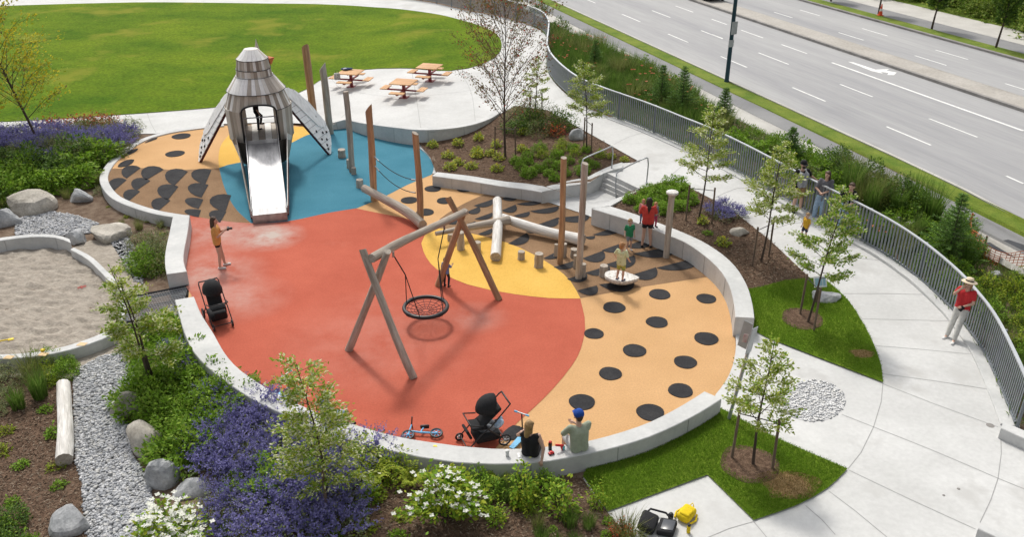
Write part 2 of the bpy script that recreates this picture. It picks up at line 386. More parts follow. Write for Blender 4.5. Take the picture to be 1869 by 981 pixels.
# ------------------------------------------------------------------ ground: one sheet to the horizon
def build_ground():
    vs = []; E = []
    for poly in hole:
        b = len(vs); n = len(poly); vs += [Vector(p) for p in poly]; E += [(b+i, b+(i+1) % n) for i in range(n)]
    x = -32.0
    while x < 36:
        y = 8.0
        while y < 50:
            vs.append(Vector((x+.01, y+.013))); y += .8
        x += .8
    for i in range(-20, 21):
        for j in range(26): vs.append(Vector((i*2+.3, 50.5+j*2)))
    for r in (110, 180, 400, 900):
        for k in range(24):
            t = 2*math.pi*k/24; vs.append(Vector((r*math.cos(t), 30+r*math.sin(t))))
    r = delaunay_2d_cdt(vs, E, [], 0, 1e-5); F = []
    for f in r[2]:
        c = (r[0][f[0]]+r[0][f[1]]+r[0][f[2]])/3
        if any(inside(p, c.x, c.y) for p in hole): continue
        a, b, d = [r[0][i] for i in f]; F.append(f if (b-a).cross(d-a) > 0 else f[::-1])
    me = bpy.data.meshes.new('ground'); me.from_pydata([(p.x, p.y, g(p.x, p.y)) for p in r[0]], [], F); me.materials.append(M['soil'])
    me.polygons.foreach_set('use_smooth', [True]*len(F)); me.update()
    ob('ground', me)['kind'] = 'structure'
build_ground()

# mulch beds
sheet('mulch_bed', bed_poly, M['mulch'], hb, 0.0, .5)
bed_right = [xy(PG(x, y)) for x, y in ((1215, 333), (1255, 343), (1300, 366), (1340, 389), (1405, 441), (1480, 512), (1434, 515), (1390, 527), (1372, 533))]+[xy(p) for p in rm[::-1] if p.y > PG(1372, 533).y]+[xy(P(1150, 350, .6))]
sheet('mulch_bed', bed_right, M['mulch'], g, .045, .6)
bed_front = [xy(PG(x, y)) for x, y in ((560, 790), (640, 830), (800, 860), (909, 884), (1021, 880), (1075, 872), (1109, 938), (1160, 985), (1190, 1040), (300, 1040), (350, 960), (420, 880))]
sheet('mulch_bed', bed_front, M['mulch'], g, .015, .6)
bed_left = [xy(PG(x, y)) for x, y in ((-60, 690), (40, 690), (134, 700), (138, 849), (151, 887), (155, 934), (165, 1040), (-60, 1040))]
sheet('mulch_bed', bed_left, M['mulch'], g, .015, .6)

# ------------------------------------------------------------------ concrete paths and plaza
fence_px = [(700, -8), (780, 4), (840, 17.5), (907, 30), (958, 44), (988, 57), (1000, 74), (1000, 94), (998, 114), (1001, 134), (1018, 158), (1052, 187), (1096, 208), (1176, 239), (1244, 269), (1297, 293), (1420, 361), (1466, 388), (1543, 430), (1614, 471), (1672, 513), (1727, 563), (1756, 597), (1794, 651), (1830, 730), (1850, 782)]
fence_line = smooth_line([PG(x, y) for x, y in fence_px], .4)
con = [xy(PG(x, y)) for x, y in ((-300, 244), (-420, 100), (-300, -14), (300, -14), (600, -12))]+[xy(p) for p in fence_line]
con += [xy(PG(x, y)) for x, y in ((1905, 800), (1990, 850), (1990, 1040), (1190, 1040), (1109, 938), (1064, 877))]
con += [xy(p) for p in fm if p.x > P(1064, 850).x]+[xy(p) for p in smooth_line(edge_open, .3)[::-1]]+[xy(p) for p in rm[::-1]]
con += [xy(P(1150, 352, .6)), xy(P(1163, 344, .6)), xy(P(1104, 315, .6)), xy(P(1136, 299, .6))]+[xy(p) for p in bed_edge[::-1]]
con += [xy(p) for p in plaza_arc[1:]]+[xy(PG(x, y)) for x, y in ((500, 224), (409, 227), (363, 232), (320, 238), (286, 245), (200, 246), (100, 244), (0, 243))]
sheet('path', con, M['concrete'], g, .025, .8)
jt = MB()
def jline(pts, w=.016, dz=.029):
    q = smooth_line([PG(x, y) for x, y in pts], .6)
    m = MB()
    for a, b in zip(q, q[1:]):
        d = (b-a).normalized(); n = Vector((-d.y, d.x, 0))*w/2
        za, zb = g(a.x, a.y)+dz, g(b.x, b.y)+dz
        m.add([(a.x-n.x, a.y-n.y, za), (b.x-n.x, b.y-n.y, zb), (b.x+n.x, b.y+n.y, zb), (a.x+n.x, a.y+n.y, za)], [(0, 1, 2, 3)])
    return m.build('paving_joint', M['joint'], bpy.data.objects['path'])
for pts in ([(1611, 702), (1608, 736), (1594, 782), (1571, 829), (1547, 859)], [(1611, 703), (1700, 738), (1821, 782)], [(1536, 759), (1594, 782), (1700, 824), (1821, 876)],
            [(1549, 861), (1660, 914), (1780, 969)], [(1826, 794), (1827, 830), (1821, 876), (1808, 915), (1788, 957)], [(1594, 633), (1680, 640), (1773, 649)], [(1611, 685), (1700, 697), (1804, 713)],
            [(1512, 899), (1560, 935), (1620, 985)], [(1470, 926), (1500, 952), (1524, 979)], [(1541, 538), (1620, 538), (1697, 540)], [(1572, 584), (1650, 586), (1731, 588)], [(1375, 955), (1330, 968), (1290, 985)], [(1375, 955), (1400, 985)],
            [(1821, 876), (1880, 900)], [(1480, 470), (1540, 470), (1614, 478)], [(1390, 430), (1440, 410), (1490, 405)], [(1300, 365), (1345, 345), (1390, 343)], [(1215, 330), (1250, 300), (1270, 283)], [(1120, 265), (1150, 250), (1176, 243)],
            [(1020, 208), (1040, 198), (1056, 190)], [(935, 190), (970, 160), (1010, 150)], [(623, 216), (640, 190), (603, 142)], [(768, 236), (760, 180), (751, 128)], [(868, 226), (860, 170), (840, 130)], [(600, 160), (740, 178), (905, 160)], [(269, 208), (275, 225), (285, 243)], [(397, 198), (405, 228)], [(170, 215), (172, 240)]):
    jline(pts)

# manhole lids and small stains set in the path
for px, py, r in ((1807, 779, .09), (1749, 895, .035), (1722, 907, .03)):
    q = PG(px, py); MB().lathe([(0, .034), (r*.8, .034), (r, .026)], 14).build('drain_cap', M['kerb'], bpy.data.objects['path'], (q.x, q.y, g(q.x, q.y)))

# ------------------------------------------------------------------ lawns
lawn_px = [(-250, 232), (-100, 228), (0, 224), (101, 219), (168, 214), (269, 207.5), (397, 197), (480, 186), (540, 173), (571, 157), (583, 148.5), (603, 140), (663, 128.5), (711, 126), (751, 126), (790, 130), (820, 130.5), (854, 126), (891, 113), (908, 101), (915, 90), (914, 74), (902, 60), (874, 47), (840, 37), (780, 24), (700, 15), (600, 9), (480, 7), (303, 5), (202, 6), (0, 12), (-200, 24), (-330, 60), (-340, 150)]
lawn_poly = [xy(p) for p in smooth_line([PG(x, y) for x, y in lawn_px], .6, True)]
sheet('lawn', lawn_poly, M['lawn'], g, .05, 1.2)
wedge1 = [xy(p) for p in smooth_line([PG(x, y) for x, y in ((1480, 511), (1501, 511), (1547, 551), (1581, 605), (1597, 639), (1607, 668), (1611, 702))], .4)]
wedge1 += [xy(PG(1400, 620)), xy(PG(1376, 607))]+[xy(p) for p in rm[::-1] if PG(1376, 607).y < p.y < PG(1372, 530).y]+[xy(PG(x, y)) for x, y in ((1372, 530), (1390, 527), (1434, 515))]
sheet('lawn', wedge1, M['turf'], g, .055, .6)
wedge2 = [xy(PG(1313, 748))]+[xy(p) for p in smooth_line([PG(x, y) for x, y in ((1330, 757), (1416, 803), (1546, 860))], .5)]+[xy(p) for p in smooth_line([PG(x, y) for x, y in ((1546, 860), (1510, 895), (1452, 927.5), (1375, 954))], .4)][1:]
wedge2 += [xy(PG(x, y)) for x, y in ((1291, 871), (1109, 938), (1064, 874))]+[xy(p) for p in fm if P(1064, 850).x < p.x < P(1310, 730).x]
sheet('lawn', wedge2, M['turf'], g, .055, .6)

# ------------------------------------------------------------------ the road and its verges, laid along one straight direction
_a, _b = PG(1517, 114), PG(1869, 240)
RD = Vector((_b.x-_a.x, _b.y-_a.y, 0)).normalized(); RN = Vector((-RD.y, RD.x, 0))
if RN.y < 0: RN = -RN
_mp = [n for n in M['road'].node_tree.nodes if n.type == 'MAPPING'][0]; _mp.vector_type = 'TEXTURE'; _mp.inputs['Rotation'].default_value = (0, 0, math.atan2(RD.y, RD.x)); _mp.inputs['Scale'].default_value = (14, 1, 1)   # tyre-worn streaks run along the lanes
S = lambda px, py: PG(px, py).dot(RN)
U = lambda px, py: PG(px, py).dot(RD)
def strip(name, s0, s1, m, dz, u0=-75, u1=60, kind='structure', h=g, parent=None):
    pl = [tuple((RD*u+RN*s)[:2]) for u, s in ((u0, s0), (u1, s0), (u1, s1), (u0, s1))]
    return sheet(name, pl, m, h, dz, 1.0, kind, parent)
s_conc0, s_conc1 = S(1307, 198), S(1458, 252)
s_asph1, s_verge1 = S(1320, 163), S(1502, 229)
s_med0, s_med1 = S(1636, 126), S(1640, 108)
s_far0 = S(1670, 59); s_far1 = S(1771, 74); s_far2 = S(1771, 58); s_far3 = S(1800, 42)
strip('pavement', s_conc0, s_conc1, M['strip'], .03)
strip('asphalt_footpath', s_conc1, s_asph1, M['asphalt'], .03)
strip('verge', s_asph1, s_verge1, M['verge'], .06)
ROAD = strip('road', s_verge1, s_far0, M['road'], .025)
strip('median', s_med0, s_med1, M['median'], .13)
def kerb(s, m='kerb', w=.18, top=.14):
    a, b = RD*-90+RN*s, RD*130+RN*s; mb = MB()
    for i in range(55):
        p, q = a.lerp(b, i/55), a.lerp(b, (i+1)/55); n = RN*w/2
        z0, z1 = g(p.x, p.y), g(q.x, q.y)
        mb.add([p-n+Vector((0, 0, z0)), q-n+Vector((0, 0, z1)), q-n+Vector((0, 0, z1+top)), p-n+Vector((0, 0, z0+top)), p+n+Vector((0, 0, z0+top)), q+n+Vector((0, 0, z1+top)), q+n+Vector((0, 0, z1)), p+n+Vector((0, 0, z0))],
               [(0, 1, 2, 3), (3, 2, 5, 4), (4, 5, 6, 7)])
    o = mb.build('kerb', M[m]); o['kind'] = 'structure'
kerb(s_med0-.1, w=.2, top=.16); kerb(s_far0, w=.25); kerb(s_verge1, 'strip', .14, .10)
strip('verge', s_far0+.12, s_far1, M['verge'], .07)
strip('asphalt_footpath', s_far1, s_far2, M['asphalt'], .03)
strip('pavement', s_far2, s_far3, M['strip'], .03)
strip('far_bank', s_far3, s_far3+40, M['verge'], .03)
def dash(x0, y0, x1, y1, w=.10):
    a, b = PG(x0, y0), PG(x1, y1); s = (a.dot(RN)+b.dot(RN))/2; u0, u1 = a.dot(RD), b.dot(RD); m = MB(); k = max(1, int(abs(u1-u0)/1.5))
    for i in range(k):
        p, q = RD*(u0+(u1-u0)*i/k)+RN*s, RD*(u0+(u1-u0)*(i+1)/k)+RN*s; n = RN*w/2
        m.add([(v.x, v.y, g(v.x, v.y)+.031) for v in (p-n, q-n, q+n, p+n)], [(0, 1, 2, 3)])
    m.build('lane_dash' if k < 6 else 'lane_line', M['paint'], ROAD)
def z5(x, y): return (1300+x/2.972, y/2.972)
def z4(x, y): return (840+x/2.973, y/2.973)
for a, b in (((0, 105), (75, 135)), ((160, 165), (272, 208)), ((378, 243), (510, 293)), ((0, 188), (55, 210)), ((255, 288), (410, 352)), ((48, 308), (185, 368)), ((435, 477), (613, 553)), ((690, 460), (872, 528)), ((1175, 647), (1438, 748)), ((945, 690), (1185, 792)),
             ((340, 67), (430, 98)), ((480, 55), (578, 87)), ((685, 178), (820, 220)), ((815, 156), (948, 197)), ((1098, 304), (1270, 357)), ((1212, 273), (1385, 325)), ((1588, 456), (1691, 488)), ((1590, 960), (1691, 1000))):
    dash(*z5(*a), *z5(*b))
for a, b in (((882, 78), (972, 120)), ((1130, 186), (1234, 232)), ((1045, 58), (1135, 97)), ((1172, 33), (1260, 68)), ((1310, 167), (1420, 213)), ((690, 0), (735, 18))): dash(*z4(*a), *z4(*b))
dash(1517, 115, 1869, 240, .16)
ar = MB()   # left turn arrow
pts = [PG(*z5(x, y)) for x, y in ((735, 337), (765, 340), (885, 380), (960, 377), (945, 386), (1000, 396), (985, 411), (948, 409), (955, 399), (915, 393), (925, 403), (865, 389))]
pl = [xy(p) for p in pts]
sheet('turn_arrow', pl, M['paint'], g, .033, 0, None, ROAD)
dk = [xy(PG(*q)) for q in ((1790, 447), (1840, 440), (1990, 490), (1990, 560), (1869, 480))]
sheet('asphalt_patch', dk, mat('fresh_asphalt', (.055, .058, .065), .9, var=.2, sc=3), g, .045, 1.0)

# ------------------------------------------------------------------ the rubber play surface
PS = sheet('play_surface', PLAY, M['tan'], flat, 0.0, 0)
def patch(name, px, m, dz, k=.4, sharp=False):
    w_ = [P(x, y) for x, y in px]
    return sheet(name, [xy(p) for p in (w_ if sharp else smooth_line(w_, k, True))], M[m], flat, dz, 0, None, PS)
def curve(*px): return smooth_line([P(x, y) for x, y in px], .4)
def region(name, segs, m, dz):
    pl = []
    for s in segs:
        for p in s:
            q = (p.x, p.y)
            if not pl or (Vector(q)-Vector(pl[-1])).length > .02: pl.append(q)
    if (Vector(pl[0])-Vector(pl[-1])).length < .02: pl.pop()
    return sheet(name, pl, M[m], flat, dz, 0, None, PS)
c_redtop = curve((346, 394), (400, 403), (458, 408), (523, 405), (600, 389), (650, 381))
c_redmid = curve((650, 381), (698, 391), (735, 398), (769, 408), (792, 417))
c_yel_low = curve((792, 417), (775, 431), (769, 445), (773, 460), (786, 482), (812, 502), (853, 520), (893, 530), (940, 538), (1001, 545), (1059, 546))
c_yel_up = curve((1059, 545), (1041, 514), (1013, 489), (971, 464), (926, 444), (865, 428), (828, 420), (792, 417))
c_redright = curve((1059, 546), (1067, 580), (1068, 602), (1060, 638), (1044, 668), (1010, 710), (975, 745), (945, 772), (905, 819))
left_wall = [P(346, 396), P(343, 421), P(336, 458), P(332, 480), P(334, 515), P(350, 540)]
fi0 = [Vector((p.x, p.y, 0)) for p in fi]; kx = P(905, 819).x
region('red_field', [c_redtop, c_redmid, c_yel_low, c_redright, [p for p in mid(fi, fo) if p.x < kx-.1][::-1], left_wall[::-1]], 'redrub', .008)
region('yellow_leaf', [c_yel_low, c_yel_up], 'yellow', .012)
region('blue_field', [c_redtop[[i for i, p in enumerate(c_redtop) if p.x > P(455, 408).x][0]:], curve((650, 381), (702, 359), (743, 338), (788, 319)), br[::-1][:[i for i, p in enumerate(br[::-1]) if p.x > P(606, 234).x][-1]], curve((600, 236), (560, 247), (538, 258), (490, 280), (437, 297), (400, 307), (407, 335), (418, 362), (433, 385), (457, 407))], 'blue', .004)
region('yellow_field', [curve((400, 307), (399, 285), (405, 262), (425, 240), (440, 232)), [P(587, 231), P(604, 235)], curve((600, 236), (560, 247), (538, 258), (490, 280), (437, 297), (400, 307))], 'yellow', .0035)
bl = smooth_line([P(x, y) for x, y in back_left], .35)
region('brown_field', [[p for p in bl if p.y < P(203, 308).y], curve((203, 308), (269, 307), (323, 311), (360, 309), (400, 307)), curve((400, 307), (407, 335), (418, 362), (433, 385), (457, 407)), c_redtop[:[i for i, p in enumerate(c_redtop) if p.x > P(455, 408).x][0]][::-1]], 'brown', .005)
region('brown_field', [[P(904, 346), P(940, 352), P(990, 368), P(1071, 394), P(1087, 397)], [p for p in ri if P(1090, 385, .6).x < p.x and p.y > P(1306, 500).y], curve((1306, 504), (1180, 523), (1059, 545)), c_yel_up, curve((792, 417), (804, 399), (845, 373), (904, 346))], 'brown', .004)
# dots: thin inlaid discs
def dot(px, py, w_, rot=0):
    q = P(px, py); k = ppm(q); r = w_/2/k
    pl = []
    for i in range(20):
        t = 2*math.pi*i/20; rr = r*(1+.018*math.sin(3*t+px)+.012*math.sin(5*t+py)); pl.append((q.x+rr*math.cos(t), q.y+rr*1.02*math.sin(t)))
    MB().prism(pl, .001, .017).build('dot', M['black'], PS)
for d in ((331, 249, 33), (319.5, 281, 34), (790, 345, 30), (849, 345, 32), (747, 366, 31), (812, 367, 30), (776, 388, 32), (1204, 538, 39), (1289, 546, 36), (1121, 562, 41), (1199, 589, 40), (1084, 610, 36), (1289, 619, 44), (1158, 641, 43),
          (1251, 662, 42), (1114, 683, 42), (1242, 714, 45), (1187, 754, 51), (1062, 735, 48)): dot(*d)
def blot(pts, conv, name='scallop_or_shadow', dz=.018):
    w_ = smooth_line([P(*conv(x, y)) for x, y in pts], .12, True)
    sheet(name, [xy(p) for p in w_], M['black'], flat, dz, 0, None, PS)
def cv(x0, y0, s): return lambda x, y: (x0+x/s, y0+y/s)
k6, k7, k8, k4, k1 = cv(0, 300, 2.724), cv(600, 320, 2.453), cv(940, 260, 3.27), cv(720, 700, 3.49), cv(0, 0, 2.973)
for p in ([(785, 778), (820, 758), (856, 748), (850, 756)], [(663, 850), (690, 822), (748, 808), (735, 825), (700, 842)], [(640, 908), (655, 885), (690, 870), (728, 868), (715, 890), (680, 905)]): blot(p, k1, 'dot')
blot([(680, 335), (755, 272), (830, 295), (840, 325), (800, 350), (705, 372)], k4, 'dot'); blot([(1062, 345), (1092, 327), (1105, 335), (1080, 352)], k4, 'dot')
def scal(ax, ay, bx, by, d, conv):
    """half-round inlay: straight side A-B, bulge d to the left"""
    n = Vector((-(by-ay), bx-ax)); n.normalize()
    if n.x > 0: n = -n
    n = (n*.55+Vector((-1, 0))*.45).normalized(); a, b = Vector((ax, ay)), Vector((bx, by)); c = (a+b)/2; h = (b-a)/2*1.06; d = d*1.22; pts = [a, c, b]
    for i in range(1, 8):
        t = math.pi*i/8; pts.append(c+h*math.cos(t)+n*d*math.sin(t))
    sheet('scallop_or_shadow', [xy(P(*conv(p.x, p.y))) for p in pts], M['black'], flat, .018, 0, None, PS)
for s in ((700, 20, 630, 72, 46), (630, 80, 565, 135, 44), (815, 28, 728, 80, 52), (748, 84, 680, 132, 48), (697, 137, 640, 186, 44), (935, 38, 868, 108, 66), (888, 113, 835, 180, 66), (848, 182, 786, 236, 52), (1052, 30, 1022, 100, 72), (1037, 104, 1002, 168, 72), (1012, 177, 988, 224, 68), (1000, 230, 988, 266, 64), (1150, 156, 1122, 236, 78), (1126, 238, 1095, 292, 60)): scal(*s, k6)
kf = cv(730, 310, 3.0145)
def fin(lx, ly, rx, ry, d):
    """fin shaped dark patch: pointed left tip, straight upper edge, round lower right"""
    a, b = Vector((lx, ly)), Vector((rx, ry)); e = b-a; n = Vector((-e.y, e.x)).normalized(); n = n if n.y > 0 else -n
    p1 = b+e.normalized()*d*.35+n*d*1.25; p2 = a+e*.42+n*d*1.2; pts = [a, a+e*.33, a+e*.66, b]
    for i in range(1, 10):
        t = i/10; pts.append(b*(1-t)**3+p1*3*t*(1-t)**2+p2*3*t*t*(1-t)+a*t**3)
    sheet('scallop_or_shadow', [xy(P(*kf(p.x, p.y))) for p in pts], M['black'], flat, .018, 0, None, PS)
for q in ((975, 668, 1083, 640, 50), (1095, 634, 1285, 612, 62), (918, 605, 1025, 572, 42), (1020, 570, 1150, 530, 46), (1265, 585, 1408, 540, 60), (1410, 543, 1645, 484, 52), (845, 540, 955, 505, 36), (1005, 490, 1118, 448, 56), (1132, 524, 1288, 474, 58), (1283, 464, 1520, 420, 55), (790, 490, 880, 445, 34), (1110, 445, 1225, 405, 42), (1240, 424, 1390, 370, 48),  # the fin beneath the balance disc is its cast shadow, painted black
          (1060, 360, 1222, 306, 36), (1015, 373, 1072, 366, 18), (595, 410, 698, 350, 48), (765, 302, 865, 266, 44), (858, 268, 1040, 250, 40), (690, 345, 790, 338, 14), (625, 255, 712, 232, 26), (715, 230, 872, 203, 32), (560, 226, 635, 194, 38), (640, 190, 780, 168, 24), (410, 273, 508, 238, 27), (365, 236, 435, 205, 34), (405, 200, 510, 165, 32), (560, 162, 638, 127, 40), (430, 356, 505, 326, 27), (255, 296, 340, 262, 30), (365, 302, 415, 286, 13)): fin(*q)
# ------------------------------------------------------------------ concrete walls
def wall(A, B, zt, zb, label, name='seat_wall', joints=0, side=1):
    """loft between inner line A and outer line B (world points); zt top height or list, zb bottom"""
    n = max(6, int(sum((b-a).length for a, b in zip(A, A[1:]))/.35)); A = resample(A, n); B = resample(B, n); c = .015; V = []
    zt_ = lambda i: zt(i/(n-1)) if callable(zt) else zt
    for i in range(n):
        a, b = A[i].copy(), B[i].copy(); z = zt_(i); a.z = b.z = 0; d = (b-a).normalized()
        for p, q in ((a, zb), (a, z-c), (a+d*c, z), (b-d*c, z), (b, z-c), (b, zb)): V.append((p.x, p.y, q))
    F = [(i*6+k, (i+1)*6+k, (i+1)*6+k+1, i*6+k+1) for i in range(n-1) for k in range(5)]
    F += [tuple(range(5, -1, -1)), tuple((n-1)*6+k for k in range(6))]
    m = MB(); m.add(V, F); o = m.build(name, M['wall'])
    bm = bmesh.new(); bm.from_mesh(o.data); bmesh.ops.recalc_face_normals(bm, faces=bm.faces); bm.to_mesh(o.data); bm.free()
    tag(o, label, 'wall')
    for j in range(joints):
        i = int((j+.7)*n/(joints+.4)); i = min(n-2, i); z = zt_(i)
        for Q, W_ in ((B, A),) if side == 1 else (((A, B),) if side == -1 else ((A, B), (B, A))):
            q, w_ = Q[i], W_[i]; d = (Vector((q.x, q.y, 0))-Vector((w_.x, w_.y, 0))).normalized()
            MB().box((q.x+d.x*.002, q.y+d.y*.002, (z-.03+zb)/2), (.012, .012, z-.03-zb), math.atan2(d.y, d.x)).build('joint', M['joint'], o)
    return o
wall(fi, fo, WZ, -.45, 'long curved pale concrete seat wall along the front of the rubber playground', joints=9)
wall(smooth_line([P(x, y, WZ) for x, y in ((346, 393), (343, 421), (336, 458), (335, 478), (341, 496))], .3), smooth_line([P(x, y, WZ) for x, y in ((316, 392), (310, 421), (302, 458), (301, 483), (304, 501))], .3), WZ, -.4, 'short thick concrete wall block behind the woman in the yellow shirt', joints=1)
wall(ri, ro, RZ, -.05, 'curved concrete retaining wall beside the capped post on the right', joints=6, side=-1)
wall([P(1080, 380, RZ), P(1148, 353, RZ), P(1212, 331, RZ)], [P(1113, 377, RZ), P(1178, 341, RZ), P(1222, 332, RZ)], .6, -.05, 'straight concrete wall beside the right side of the steps')
wall([P(1136, 306, .75), P(1099, 313, .72), P(1078, 330, .55), P(1062, 335, .5), P(989, 351, .45)], [P(1136, 296, .75), P(1093, 305, .72), P(1064, 322, .55), P(1056, 324, .5), P(998, 341, .45)], lambda t: .75-.28*sm(t*2.0), -.05, 'concrete cheek wall rising beside the left side of the steps', joints=3, side=-1)
wall([P(x, y, .42) for x, y in ((989, 351), (962, 346), (920, 341), (860, 331), (789, 321))], [P(x, y, .42) for x, y in ((998, 341), (962, 335), (920, 331), (860, 321), (798, 314))], .42, -.05, 'low straight concrete wall between mulch bed and tan rubber', joints=3, side=-1)
# plaza edge
pa = plaza_arc; pin = []
for i, p in enumerate(pa):
    d = (pa[min(i+1, len(pa)-1)]-pa[max(0, i-1)]).normalized(); nn = Vector((-d.y, d.x, 0)); nn = nn if nn.y > 0 else -nn; pin.append(p+nn*.3)
def pz(t):
    q = pa[int(t*(len(pa)-1))]; return max(.05, g(q.x, q.y)+.035+.065*sm((q.x+8.6)/1.5))
wall(pin, pa, pz, -.1, 'tall curved grey retaining wall below the picnic table plaza', 'retaining_wall', joints=6)
# low kerbs round the back of the rubber
def offs(L, d):
    out = []
    for i, p in enumerate(L):
        t = (L[min(i+1, len(L)-1)]-L[max(0, i-1)]).normalized(); out.append(p+Vector((-t.y, t.x, 0))*d)
    return out
blw = [p for p in smooth_line([P(x, y, .04) for x, y in back_left], .35)]
k_ = [i for i, p in enumerate(blw) if p.x < P(330, 390).x]
blw = blw[k_[0]-1:k_[-1]+1]
side_s = 1 if offs(blw, .3)[len(blw)//2].x < blw[len(blw)//2].x else -1
wall(blw, offs(blw, .3*side_s), .05, -.45, 'low curved concrete kerb round the tan and brown rubber by the purple flowers', 'kerb_wall', joints=4)
brw = smooth_line([P(x, y, .05) for x, y in ((757, 265), (765, 269), (780, 282), (788, 294), (792, 305), (789, 317))], .3)
s2 = 1 if offs(brw, .3)[len(brw)//2].x > brw[len(brw)//2].x else -1
wall(brw, offs(brw, .26*s2), .06, -.2, 'thin white concrete kerb round the right tip of the blue rubber', 'kerb_wall')
# fence-side kerb and end walls
fl_near = [p for p in fence_line if p.x > P(1096, 208).x]
kin = offs(fl_near, .28 if offs(fl_near, .3)[5].x < fl_near[5].x else -.28)
o = wall(kin, offs(fl_near, .12 if offs(fl_near, .3)[5].x > fl_near[5].x else -.12), lambda t: g(*xy(fl_near[int(t*(len(fl_near)-1))]))+.07, -.1, 'long pale concrete kerb under the curved slat fence', 'kerb_wall')
wall([PG(1827, 782, .3), PG(1925, 826, .3)], [PG(1832, 770, .3), PG(1930, 812, .3)], .3, -.1, 'short concrete wall stub at the lower end of the fence', 'low_wall')
wall([PG(1785, 966, .3), PG(1880, 1010, .3)], [PG(1790, 956, .3), PG(1885, 998, .3)], .3, -.1, 'concrete wall stub at the bottom right corner', 'low_wall')

# ------------------------------------------------------------------ steps with two handrails
sheet('path', [xy(P(*q)) for q in ((985, 364), (1079, 341), (1130, 363), (1100, 385), (1080, 398), (1071, 394), (990, 367))], M['concrete'], flat, .03, 0)
ST = emp('concrete_steps', P(1100, 352), 0, 'flight of four pale concrete steps between two handrails', 'steps')
bl_, br_ = P(1078, 341, 0), P(1128, 363, 0); tl_, tr_ = P(1106, 315, .6), P(1166, 345, .6)
for i in range(4):
    t0 = i/3.4; a, b = bl_.lerp(tl_, t0), br_.lerp(tr_, t0); c, d = tl_.lerp(bl_, -.15), tr_.lerp(br_, -.15)
    e = (b-a).normalized()*.12; a = a-e; c = c-e
    m = MB(); m.prism([xy(a), xy(b), xy(d), xy(c)], -.02 if i == 0 else .15*i-.005, .15*(i+1) if i < 3 else .628); o = m.build('step', M['concrete'], ST); o.location = -ST.location
def handrail(pts, label):
    base = pts[0]; r = emp('handrail', base, 0, label, 'handrail')
    m = MB(); m.tube([p-base for p in smooth_line(pts, .12)], .024, 8); m.build('rail', M['galv'], r)
    for p in (pts[0], pts[-1]):
        q = p-base; MB().lathe([(0, .012), (.05, .012), (.055, 0)], 12, c=q).build('flange', M['galv'], r)
a, b = P(1061, 336, .45), P(1116, 311, .62)
handrail([a, a+Vector((-.02, 0, .75)), a+Vector((.05, .1, .92)), b+Vector((-.25, -.3, .95)), b+Vector((-.02, -.02, .93)), b+Vector((.02, .02, .7)), b], 'galvanised handrail on the left side of the steps behind the two tall posts')
a, b = P(1124, 362, .0), P(1180, 334, .62)
handrail([a, a+Vector((-.03, 0, .8)), a+Vector((.1, .1, 1.02)), b+Vector((-.25, -.25, .98)), b+Vector((-.02, -.02, .93)), b+Vector((.02, .02, .7)), b], 'galvanised handrail on the right side of the steps near the leafy bed')

# ------------------------------------------------------------------ sandbox
ZS = -.05
def k6p(x, y, z): return P(*k6(x, y), z)
sb_out = [k6p(x, y, .12) for x, y in ((-120, 385), (0, 365), (150, 348), (280, 350), (345, 372))]
sb_in = [k6p(x, y, .12) for x, y in ((-120, 398), (0, 380), (150, 362), (280, 366), (352, 392))]
wall(smooth_line(sb_in, .3), smooth_line(sb_out, .3), .12, -.5, 'tall curved concrete wall at the back of the sandbox', 'sandbox_wall', joints=2, side=-1)
rim_o = [k6p(x, y, -.02) for x, y in ((368, 414), (450, 455), (530, 528), (600, 600), (628, 650), (630, 710), (608, 790), (575, 840), (450, 893), (300, 936), (150, 960), (0, 968), (-130, 966))]
rim_i = [k6p(x, y, -.02) for x, y in ((350, 425), (430, 470), (508, 545), (572, 615), (596, 655), (598, 710), (580, 775), (552, 818), (440, 868), (300, 912), (150, 938), (0, 946), (-130, 944))]
wall(smooth_line(rim_i, .3), smooth_line(rim_o, .3), -.02, -.6, 'low curved concrete rim round the front of the sandbox', 'sandbox_wall', joints=4)
def hs(x, y):
    v = Vector((x, y, 0)); return -.28+.05*noise.noise(v*1.6)+.09*noise.noise(Vector((x*2.6, y*5.0, 0)))+.06*noise.noise(Vector((x*5, y*9, 3)))
sand_poly = [xy(p) for p in smooth_line(rim_i, .3)]+[xy(p) for p in smooth_line(sb_in, .3)]
sheet('sand', sand_poly, M['sand'], hs, 0, .085)
sheet('sand_spill', [xy(PG(x, y)) for x, y in ((130, 455), (165, 440), (215, 440), (255, 480), (258, 520), (250, 600), (225, 600), (222, 530), (195, 495))], M['sand'], g, .02, .5)
sheet('sand_spill', [xy(PG(x, y)) for x, y in ((-60, 660), (80, 660), (215, 620), (250, 605), (262, 640), (200, 655), (150, 690), (40, 700), (-60, 700))], M['sand'], g, .012, .5)
# grating bridge from the playground to the sandbox
c1, c2, c3, c4_ = P(343, 522, .0), P(327, 580, .0), P(213, 590, -.03), P(228, 545, -.03)
BR = emp('grating_bridge', (c1+c3)/2, 0, 'galvanised steel grating bridge between sandbox and red rubber', 'bridge'); oB = -BR.location
m = MB()
for k in range(15):
    t = k/14; m.tube([c1.lerp(c2, t)+oB, c4_.lerp(c3, t)+oB], .008, 4, smooth=False)
m.build('bearing_bars', M['galv'], BR)
m = MB()
for k in range(40):
    t = k/39; m.tube([c1.lerp(c4_, t)+oB, c2.lerp(c3, t)+oB], .006, 4, smooth=False)
m.build('cross_bars', M['galv'], BR)
for a, b in ((c1, c4_), (c2, c3)):
    m = MB(); m.tube([a+oB, b+oB], .035, 4, smooth=False); m.tube([a+oB+Vector((0, 0, -.12)), b+oB+Vector((0, 0, -.12))], .045, 4, smooth=False); m.build('side_beam', M['dark'], BR)
